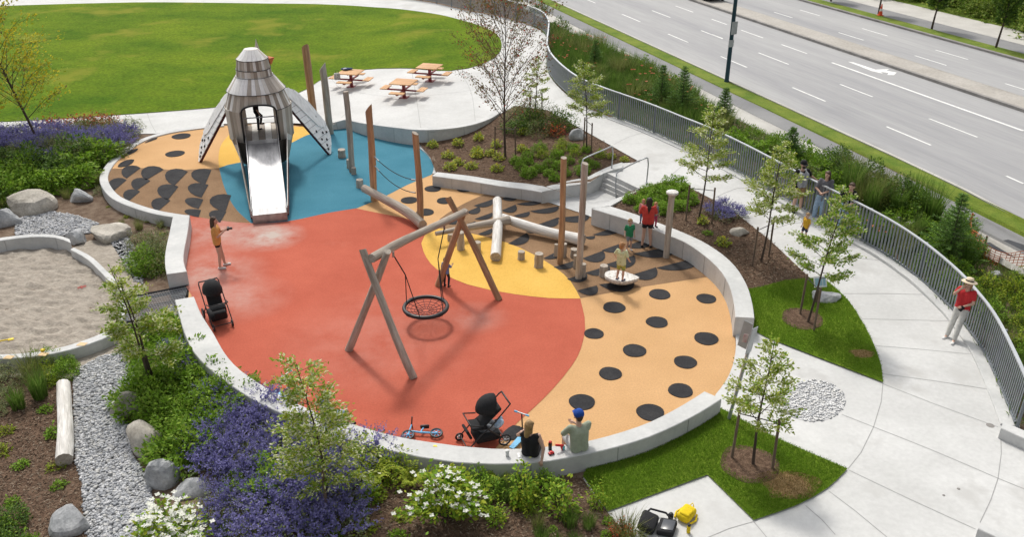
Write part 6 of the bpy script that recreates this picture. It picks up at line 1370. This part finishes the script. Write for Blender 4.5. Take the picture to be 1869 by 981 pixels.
    if hat:
        kind, hm = hat; m = MB(); Mq = Rz
        if kind == 'cap':
            m.lathe([(.0, .125), (.06, .115), (.098, .07), (.108, .02), (.104, .0)], 14, c=hv(0, .012, .03), M=Rz @ Matrix.Diagonal((s*hs,)*3)); br_ = [hv(x, y, .04+dz) for x, y, dz in ((-.08, -.07, 0), (-.07, -.15, -.015), (0, -.19, -.012), (.07, -.15, -.015), (.08, -.07, 0))]; m.plate(br_, S_(.008)); m.plate(br_[::-1], S_(.004))
        else: m.lathe([(.0, .115), (.085, .11), (.10, .03), (.19, .012), (.20, .0), (.10, .005)], 18, c=hv(0, .01, .05), M=Matrix.Rotation(R(-8), 3, 'X') @ Matrix.Diagonal((s*hs,)*3))
        ho = m.build('hat', hm, o)
        if kind == 'straw': m = MB(); m.lathe([(.1005, .035), (.0985, .065)], 18, c=hv(0, .01, .05), M=Matrix.Rotation(R(-8), 3, 'X') @ Matrix.Diagonal((s*hs*1.03,)*3)); m.build('hat_band', M['blackfab'], ho)
    o['_s'] = s; del o['_s']; return o, j
white = cloth('white_shoes', (.68, .68, .67)); blk = cloth('black_cloth', (.015, .015, .018)); jean = cloth('light_denim', (.26, .36, .48), .2)
# woman with the camera
o, j = person('woman in mustard shirt and black shorts holding a camera', P(404, 489), R(100), 1.68, (cloth('mustard_shirt', (.60, .30, .09)), .7, .04), (blk, .32, .0), ('brown', 'long'), white, {'elA': (-.21, -.08, 1.13), 'wrA': (-.10, -.28, 1.27), 'elB': (.21, -.10, 1.12), 'wrB': (.07, -.29, 1.24), 'knA': (-.10, -.03, .49), 'anB': (.13, -.10, .075), 'toB': (.17, -.24, .035), 'knB': (.11, -.06, .49)})
CM = MB(); CM.box((0, 0, 0), (.14, .07, .09), bev=.012); CMo = CM.build('camera', M['blackpl'], None, o.matrix_basis @ Vector((0, -.37, 1.28)), (0, 0, R(100))); tag(CMo, 'black camera held by the woman in the mustard shirt', 'camera'); m = MB(); m.lathe([(.035, 0), (.037, .09), (.03, .1), (0, .095)], 12, M=Matrix.Rotation(R(90), 3, 'X')); m.build('lens', M['blackpl'], CMo, (0, -.03, 0))
# child by the swing leg
person('small child in blue top and dark trousers behind the swing leg', P(815, 524), R(150), .95, (cloth('blue_top', (.16, .24, .45)), .9, .04), (cloth('charcoal_cloth', (.03, .03, .04)), 1.9, .004), ('dark', 'short'), M['blackfab'], {'knA': (-.10, -.12, .5), 'anA': (-.12, .0, .08), 'elA': (-.24, -.12, 1.15), 'wrA': (-.2, -.3, 1.2)}, kid=True, skin=1)
# boys
person('boy in green t-shirt walking near the retaining wall', P(1147, 457), R(10), 1.08, (cloth('green_shirt', (.03, .22, .10)), .75, .10), (cloth('grey_shorts', (.22, .22, .24)), .75, .01), ('honey', 'short'), white, {'wrA': (-.26, -.08, .93), 'knA': (-.09, -.12, .5), 'anA': (-.10, -.02, .08)}, kid=True)
tie = cloth('tie_dye_shirt', (.50, .55, .30), col2=(.66, .68, .46), patch=((.16, .24, .10), 9, .58)); tsh = cloth('leaf_print_shorts', (.10, .24, .08), col2=(.60, .48, .08))
b = P(1132, 513, .31)
person('blond boy in tie dye shirt standing on the tilted disc', b, R(150), 1.22, (tie, .8, .12), (tsh, .8, .015), ('redblond', 'short'), cloth('navy_shoes', (.03, .06, .13)), {'elA': (-.28, .05, 1.12), 'wrA': (-.30, -.1, .93), 'elB': (.30, .0, 1.13), 'wrB': (.32, -.14, .95), 'anB': (.15, .02, .075), 'anA': (-.10, .02, .075)}, kid=True, yaw=R(-20))
# woman in red with two little ones on the wall
person('woman in red t-shirt and black shorts seen from behind at the wall', P(1179, 452), R(175), 1.70, (cloth('red_shirt', (.50, .055, .045)), .75, .03), (blk, .38, .01), ('dark', 'long'), cloth('black_sandals', (.02, .018, .016)), {'elA': (-.26, -.10, 1.13), 'wrA': (-.20, -.32, 1.15), 'elB': (.26, -.10, 1.13), 'wrB': (.18, -.32, 1.12), 'anA': (-.14, .02, .075), 'anB': (.13, .0, .075)}, yaw=R(8))
person('toddler in grey top and magenta trousers on the wall right of the woman in red', P(1194, 415, .6), R(30), .86, (cloth('grey_top', (.16, .15, .17)), 1.6, .04), (cloth('magenta_trousers', (.35, .04, .11)), 1.9, .006), ('redblond', 'short'), M['blackfab'], kid=True)
person('red haired toddler on the wall half hidden behind the woman in red', P(1172, 408, .6), R(-20), .84, (cloth('pink_top', (.55, .25, .25)), 1.6, .04), (cloth('blue_leggings', (.12, .16, .30)), 1.9, .006), ('redblond', 'short'), M['blackfab'], kid=True)
# adults at the fence
o, j = person('bearded man in black t-shirt and tan shorts wearing a grey baby carrier', PG(1453, 387), R(12), 1.80, (blk, .75, .04), (cloth('tan_shorts', (.30, .20, .10)), .85, .02), None, M['blackfab'], {'elB': (.36, .06, 1.16), 'wrB': (.52, -.02, 1.05), 'anA': (-.14, .0, .075), 'anB': (.15, .03, .075)}, hat=('cap', blk), skin=0)
bc_ = remesh([(Vector((-.07, -.10, 1.0)), Vector((-.09, -.13, 1.36)), .10, .10), (Vector((.07, -.10, 1.0)), Vector((.09, -.13, 1.36)), .10, .10), (Vector((-.11, -.08, 1.4)), Vector((-.12, .03, 1.5)), .05, .04), (Vector((.11, -.08, 1.4)), Vector((.12, .03, 1.5)), .05, .04)], .02, cloth('carrier_grey', (.30, .31, .33), .25), 'baby_carrier'); ob('baby_carrier', bc_, o)
m = MB(); m.ball((0, -.075, 1.61), (.075, .05, .055), 10, 7); m.build('beard', HAIRC['dark'], o)
person('woman in grey t-shirt and wide light jeans leaning on the fence', PG(1491, 402), R(-25), 1.70, (cloth('grey_shirt', (.13, .13, .145)), .8, .03), (jean, 1.95, .022), ('brown', 'long'), white, {'pel': (.05, .08, .93), 'chest': (.08, .10, 1.26), 'neck': (.09, .10, 1.43), 'head': (.09, .08, 1.575), 'shA': (-.09, .10, 1.37), 'shB': (.26, .10, 1.37), 'elA': (-.18, -.02, 1.12), 'wrA': (-.02, -.18, 1.03), 'elB': (.31, -.02, 1.12), 'wrB': (.08, -.2, 1.04), 'hipA': (-.03, .08, .9), 'hipB': (.14, .08, .9)}, yaw=R(-30))
person('person in black t-shirt and jeans with sunglasses leaning on the fence', PG(1536, 424), R(-30), 1.72, (blk, .8, .04), (jean, 1.95, .012), ('brown', 'short'), M['blackfab'], {'pel': (.05, .06, .93), 'chest': (.06, .02, 1.26), 'neck': (.06, -.01, 1.42), 'head': (.06, -.03, 1.565), 'elA': (-.20, -.12, 1.13), 'wrA': (-.16, -.34, 1.06), 'elB': (.30, -.1, 1.12), 'wrB': (.05, -.3, 1.03)}, yaw=R(-10))
person('small child in yellow shirt on the path below the standing adults', PG(1467, 438), R(-60), .92, (cloth('yellow_shirt', (.62, .36, .03)), .8, .1), (cloth('navy_shorts', (.03, .035, .06)), .7, .02), ('honey', 'short'), M['blackfab'], {'anA': (-.1, -.1, .075), 'knA': (-.1, -.12, .49)}, kid=True)
# woman with the straw hat leaning back on the fence
fb = PG(1733, 622); lean = P(1752, 606, g(fb.x, fb.y)+.0)
LX = .32
o, j = person('woman in red t-shirt, pale trousers and straw hat leaning on the fence', fb, R(-48), 1.70, (cloth('scarlet_shirt', (.50, .03, .035)), .6, .03), (cloth('pale_trousers', (.56, .55, .52)), 1.9, .012), ('honey', 'mid'), white, {'pel': (0, LX, .90), 'chest': (0, LX+.04, 1.24), 'neck': (0, LX+.04, 1.41), 'head': (0, LX+.01, 1.555), 'shA': (-.175, LX+.04, 1.355), 'shB': (.175, LX+.04, 1.355), 'elA': (-.25, LX-.08, 1.20), 'wrA': (-.10, LX-.16, 1.43), 'elB': (.24, LX-.02, 1.08), 'wrB': (.06, LX-.18, .98), 'hipA': (-.085, LX-.01, .87), 'hipB': (.085, LX-.01, .87), 'knA': (-.10, LX-.13, .47), 'knB': (.10, LX-.2, .48), 'anA': (-.11, .05, .075), 'anB': (.12, -.05, .075), 'toA': (-.13, -.1, .035), 'toB': (.15, -.2, .035)}, hat=('straw', cloth('straw', (.62, .52, .38), .15)))
m = MB(); m.box((.05, LX-.21, .93), (.10, .03, .16), Matrix.Rotation(.5, 3, 'Y'), bev=.008); m.build('phone_pouch', M['blackfab'], o)
# the couple on the seat wall
b = P(968, 831, WZ)
person('blond woman in black strap top sitting on the seat wall, seen from behind', b, R(165), 1.68, (blk, 0, .02), (blk, .45, .012), ('honey', 'long'), white, {'chest': (0, .03, .43), 'neck': (.02, .03, .60), 'head': (.02, .0, .745), 'shA': (-.175, .03, .555), 'shB': (.175, .03, .555), 'elA': (-.30, .10, .30), 'wrA': (-.29, .20, .07), 'elB': (.30, -.12, .36), 'wrB': (.26, -.36, .28)}, sit=True, yaw=R(-30))
b = P(1057, 821, WZ)
o, j = person('man in sage t-shirt and blue cap sitting on the seat wall, seen from behind', b, R(200), 1.80, (cloth('sage_shirt', (.33, .37, .28)), .9, .04), (cloth('pale_shorts', (.46, .46, .46)), .85, .015), ('brown', 'short'), white, {'chest': (0, -.03, .43), 'neck': (0, -.06, .60), 'head': (0, -.09, .745), 'shA': (-.19, -.03, .555), 'shB': (.19, -.03, .555), 'elA': (-.25, -.18, .32), 'wrA': (-.06, -.38, .36), 'elB': (.27, -.2, .30), 'wrB': (.08, -.40, .20)}, sit=True, hat=('cap', cloth('royal_blue', (.012, .06, .30))))
person('person in blue shorts sitting on the seat wall hidden behind the broad tree', P(600, 772, WZ), R(130), 1.6, (cloth('dim_blue_shirt', (.12, .15, .2)), .8, .03), (cloth('sky_shorts', (.25, .33, .45)), .8, .015), ('dark', 'short'), M['blackfab'], {'knA': (-.13, -.40, .22), 'anA': (-.12, -.46, -.2), 'toA': (-.12, -.6, -.24)}, sit=True)
tw = BIRD.matrix_basis @ Vector((-.12, .35, 1.40))
person('child in dark clothes standing inside the bird tower', tw, R(120), 1.35, (blk, .9, .05), (cloth('dark_trousers', (.022, .022, .03)), 1.9, .008), ('dark', 'short'), M['blackfab'], {'knB': (.10, -.25, .62), 'anB': (.11, -.18, .25), 'toB': (.12, -.33, .2)}, kid=True)
bw = BIRD.matrix_basis @ Vector((.62, 1.35, 2.2))

# ------------------------------------------------------------------ prams, scooters, bike
def wheel(parent, c, r, w_=.035, axis=Vector((1, 0, 0)), rim='galv', tyre='blackpl', name='wheel'):
    q = axis.to_track_quat('Z', 'Y').to_matrix(); m = MB(); torus(m, r-w_*.6, w_*.6, 20, 7, Mx=q); t = m.build(name, M[tyre] if isinstance(tyre, str) else tyre, parent, c); m = MB(); rr = r-w_*1.1
    torus(m, rr, .008, 18, 5, Mx=q)
    for k in range(6): a = k*math.pi/3; m.tube([q @ Vector((0, 0, 0)), q @ Vector((rr*math.cos(a), rr*math.sin(a), 0))], .009, 5)
    m.lathe([(0, .025), (.03, .025), (.03, -.025), (0, -.025)], 8, M=q); m.build('rim', M[rim] if isinstance(rim, str) else rim, t); return t
def stroller(base, rz, label, recline=R(35), pale=False):
    t = emp('stroller', base, rz, label, 'stroller'); V_ = Vector
    m = MB()
    for x in (-.27, .27): m.tube([V_((x, .42, .16)), V_((x, .08, .48)), V_((x, .05, .55))], .016, 7); m.tube([V_((x, -.42, .10)), V_((x, -.1, .42)), V_((x, .10, .55)), V_((x*.98, .50, .98))], .016, 7)
    m.tube([V_((-.27, .42, .16)), V_((.27, .42, .16))], .014, 6); m.tube([V_((-.27, -.42, .12)), V_((.27, -.42, .12))], .014, 6); m.build('frame', M['blackpl'], t)
    m = MB(); m.tube([V_((-.265, .50, .98)), V_((-.25, .56, 1.03)), V_((.25, .56, 1.03)), V_((.265, .50, .98))], .02, 8); m.build('handle', M['blackpl'], t)
    Q = Matrix.Rotation(recline, 3, 'X'); m = MB(); m.box(V_((0, .17, .72)), (.38, .07, .58), Matrix.Rotation(-recline, 3, 'X'), bev=.03); m.build('backrest', M['blackfab'], t)
    m = MB(); m.box(V_((0, -.10, .50)), (.38, .36, .07), Matrix.Rotation(R(-8), 3, 'X'), bev=.03); m.box(V_((0, -.34, .38)), (.32, .06, .24), Matrix.Rotation(R(25), 3, 'X'), bev=.02); m.build('seat', M['blackfab'], t)
    m = MB(); vs = []; n = 12; k = 7; c = V_((0, .10, .82))
    for i in range(k+1):
        a = R(-5+115*i/k)
        for q in range(n+1): b_ = math.pi*q/n; vs.append(c+V_((.25*math.cos(b_), -math.cos(a)*.36*math.sin(b_)*.9+.10, math.sin(a)*.32*math.sin(b_)+.05)))
    m.add(vs, [(i*(n+1)+q, i*(n+1)+q+1, (i+1)*(n+1)+q+1, (i+1)*(n+1)+q) for i in range(k) for q in range(n)], 0, True); cm = m.mesh('canopy', M['blackfab']); co = ob('canopy', cm, t); sol = co.modifiers.new('th', 'SOLIDIFY'); sol.thickness = .012
    m = MB(); m.tube([V_((-.26, -.05, .62)), V_((-.24, -.34, .70)), V_((.24, -.34, .70)), V_((.26, -.05, .62))], .016, 7); m.build('bumper_bar', M['blackpl'], t)
    m = MB(); m.box(V_((0, .08, .22)), (.44, .56, .18), bev=.05); m.build('basket', M['blackfab'], t)
    for x in (-.29, .29): wheel(t, V_((x, .42, .15)), .15); wheel(t, V_((x*.85, -.44, .10)), .10)
    return t
stroller(P(400, 588), R(32), 'empty black stroller standing on the red rubber at the left wall', R(30))
S2 = stroller(P(880, 808), R(-68), 'black stroller with bags parked at the front seat wall', R(48), True)
m = MB(); m.ball((0, .02, 0), (.2, .14, .12), 10, 7); m.ball((.12, .12, .06), (.1, .1, .1), 9, 6); o = m.build('nappy_bag', plain('grey_bag', (.16, .17, .19), .8, var=.3), None, S2.matrix_basis @ Vector((0, .12, .30)), (0, 0, .3)); tag(o, 'grey bag stuffed in the stroller basket', 'bag')
m = MB(); m.ball((0, 0, 0), (.14, .07, .10), 9, 6); m.ball((.08, .05, .06), (.07, .05, .06), 8, 6); o = m.build('blanket', plain('blue_white_cloth', (.35, .47, .62), .9, var=.4), None, S2.matrix_basis @ Vector((.16, .34, .52)), (0, 0, .8)); tag(o, 'blue and white cloth hanging on the parked stroller', 'cloth')
skyb = plain('sky_blue_paint', (.13, .42, .68), .4)
def scooter(base, rz, label, tilt=0):
    t = emp('scooter', base, rz, label, 'scooter'); t.rotation_euler = (tilt, 0, rz); V_ = Vector
    m = MB(); pl = [(-.055, .28), (-.07, -.1), (-.10, -.2), (.10, -.2), (.07, -.1), (.055, .28)]; m.prism(pl, .07, .10); m.build('deck', skyb, t)
    m = MB(); m.tube([V_((0, -.22, .10)), V_((0, -.17, .72))], .016, 7); m.build('stem', M['dark'], t); m = MB(); m.tube([V_((-.17, -.165, .72)), V_((.17, -.165, .72))], .016, 7); m.build('handlebar', M['galv'], t)
    for x in (-.17, .17): m = MB(); m.tube([V_((x*.6, -.165, .72)), V_((x*1.05, -.165, .72))], .022, 8); m.build('grip', skyb, t)
    m = MB(); m.box(V_((0, -.2, .12)), (.16, .1, .06), bev=.015); m.build('fork', M['blackpl'], t)
    for c, r in ((V_((-.11, -.22, .06)), .06), (V_((.11, -.22, .06)), .06), (V_((0, .32, .045)), .045)): wheel(t, c, r, .02)
scooter(P(945, 812), R(150), 'blue three wheeled kick scooter behind the seated woman'); scooter(P(519, 727), R(60), 'blue scooter standing inside the wall behind the broad tree')
# balance bike on its side
b = P(772, 806); BB = emp('balance_bike', b+Vector((0, 0, .06)), R(10), 'light blue balance bike lying on its side by the seat wall', 'bike'); BB.rotation_euler = (R(-82), 0, R(6)); V_ = Vector
m = MB(); m.tube([V_((-.26, 0, .26)), V_((-.05, 0, .20)), V_((.28, 0, .15))], .022, 7); m.tube([V_((-.05, 0, .20)), V_((.02, 0, .34))], .018, 7); m.build('frame', skyb, BB)
wheel(BB, V_((.30, 0, .15)), .15, .04, Vector((0, 1, 0)), skyb); wheel(BB, V_((-.32, 0, .15)), .15, .04, Vector((0, 1, 0)), skyb)
m = MB(); m.tube([V_((-.32, 0, .15)), V_((-.24, 0, .46))], .016, 7); m.build('fork', skyb, BB); m = MB(); m.tube([V_((-.22, -.2, .50)), V_((-.24, 0, .47)), V_((-.22, .2, .50))], .016, 7); m.build('handlebar', M['blackpl'], BB); m = MB(); m.box((.05, 0, .37), (.2, .1, .05), bev=.02); m.build('saddle', M['blackpl'], BB)
# things on the seat wall
b = P(1004, 822, WZ); m = MB(); m.lathe([(.0, 0), (.038, 0), (.04, .17), (.032, .19)], 12, 0); BO = m.build('bottle', M['blackpl'], None, b); tag(BO, 'black water bottle on the wall between the couple', 'bottle'); m = MB(); m.lathe([(.034, .19), (.034, .215), (0, .22)], 12); m.build('lid', plain('red_lid', (.5, .04, .04), .5), BO)
b = P(1006, 830, WZ); rp = plain('toy_red', (.60, .03, .03), .4); m = MB(); m.box((0, 0, .035), (.12, .07, .035), bev=.01); m.box((.0, 0, .06), (.06, .06, .03), bev=.01); TC = m.build('toy_car', rp, None, b, (0, 0, .5)); tag(TC, 'small red toy car in front of the black bottle', 'toy')
for x in (-.04, .04):
    for y in (-.03, .03): m = MB(); m.lathe([(0, .01), (.018, .01), (.018, -.01), (0, -.01)], 8, M=Matrix.Rotation(math.pi/2, 3, 'X')); m.build('wheel', M['blackpl'], TC, (x, y, .018))
b = P(1021, 823, WZ); m = MB(); m.box((0, 0, .13), (.19, .035, .05), Matrix.Rotation(.3, 3, 'Y'), bev=.01); m.box((.05, 0, .06), (.045, .035, .12), Matrix.Rotation(-.3, 3, 'Y'), bev=.01); WG_ = m.build('toy_water_pistol', rp, None, b, (0, 0, .3)); tag(WG_, 'red and cyan toy water pistol beside the seated man', 'toy'); m = MB(); m.lathe([(0, .01), (.03, .01), (.03, .08), (.012, .1)], 10); m.build('tank', plain('cyan_plastic', (.12, .55, .62), .3), WG_, (.09, 0, 0))
m = MB(); m.box((0, 0, .006), (.075, .15, .009), bev=.003); tag(m.build('phone', plain('pale_phone', (.7, .7, .7), .3), None, P(948, 832, WZ), (0, 0, .25)), 'white phone lying on the wall left of the seated woman', 'phone')
m = MB(); m.lathe([(0, .004), (.035, .004), (.042, .13)], 12); CU = m.build('cup', plain('frosted_plastic', (.62, .64, .65), .3), None, P(926, 833, WZ)); tag(CU, 'frosted plastic cup on the wall behind the parked stroller', 'cup'); m = MB(); m.lathe([(.045, .13), (.044, .145), (0, .15)], 12); m.build('lid', M['paint'], CU)
m = MB(); m.prism([(-.04, -.02), (.05, -.03), (.03, .03), (-.03, .03)], .001, .006); tag(m.build('leaf', ylw, None, P(794, 815, WZ)), 'yellow leaf on the wall below the bike', 'leaf')
# luggage on the concrete pad at the bottom
b = PG(1197, 968); LG = emp('camera_bag', (b.x, b.y, g(b.x, b.y)+.03), R(-22), 'open black equipment bag lying on the concrete pad', 'bag')
m = MB(); m.box((-.16, 0, .10), (.34, .46, .18), Matrix.Rotation(.25, 3, 'Y'), bev=.06); m.build('main_compartment', M['blackfab'], LG); m = MB(); m.box((.2, .02, .08), (.33, .40, .13), Matrix.Rotation(-.12, 3, 'Y'), bev=.04); m.build('lid_flap', M['blackfab'], LG); m = MB(); m.box((.22, .02, .152), (.24, .28, .015), Matrix.Rotation(-.12, 3, 'Y'), bev=.005); m.build('pocket', plain('glossy_black', (.05, .055, .065), .25), LG)
m = MB(); m.tube([(-.3, .2, .06), (-.2, .36, .12), (.1, .38, .10), (.25, .25, .08)], .022, 6); m.build('strap', M['blackfab'], LG); m = MB(); m.lathe([(.05, 0), (.052, .1), (.03, .13), (0, .13)], 12); m.build('lens_pouch', M['blackpl'], LG, (.2, .36, .02)); m = MB(); m.tube([(-.33, -.22, .03), (-.1, -.32, .02), (.2, -.3, .02), (.4, -.15, .02)], .014, 5); m.build('loose_strap', M['blackfab'], LG)
b = PG(1252, 948); YB = emp('yellow_backpack', (b.x, b.y, g(b.x, b.y)+.03), R(-38), 'bright yellow backpack lying on the concrete pad', 'backpack'); ybm = cloth('yellow_nylon', (.68, .50, .012), .15)
m = MB(); m.box((0, 0, .10), (.28, .40, .18), Matrix.Rotation(.1, 3, 'Y'), bev=.07); m.build('body', ybm, YB); m = MB(); m.box((.02, -.05, .185), (.2, .22, .06), bev=.025); m.build('front_pocket', ybm, YB); m = MB(); m.tube([(-.03, .19, .16), (0, .24, .2), (.05, .19, .16)], .012, 6); m.build('grab_loop', ybm, YB)
for x in (-.16, .15): m = MB(); m.tube([(x, .15, .05), (x*1.35, 0, .03), (x, -.17, .04)], .02, 6); m.build('shoulder_strap', ybm, YB)
b = PG(1256, 975); m = MB(); m.lathe([(0, 0), (.036, 0), (.038, .15), (.03, .165)], 12); YO = m.build('bottle', ybm, None, (b.x, b.y, g(b.x, b.y)+.027)); tag(YO, 'yellow bottle standing in front of the yellow backpack', 'bottle'); m = MB(); m.lathe([(.031, .165), (.031, .2), (0, .205)], 12); m.build('lid', M['blackpl'], YO)
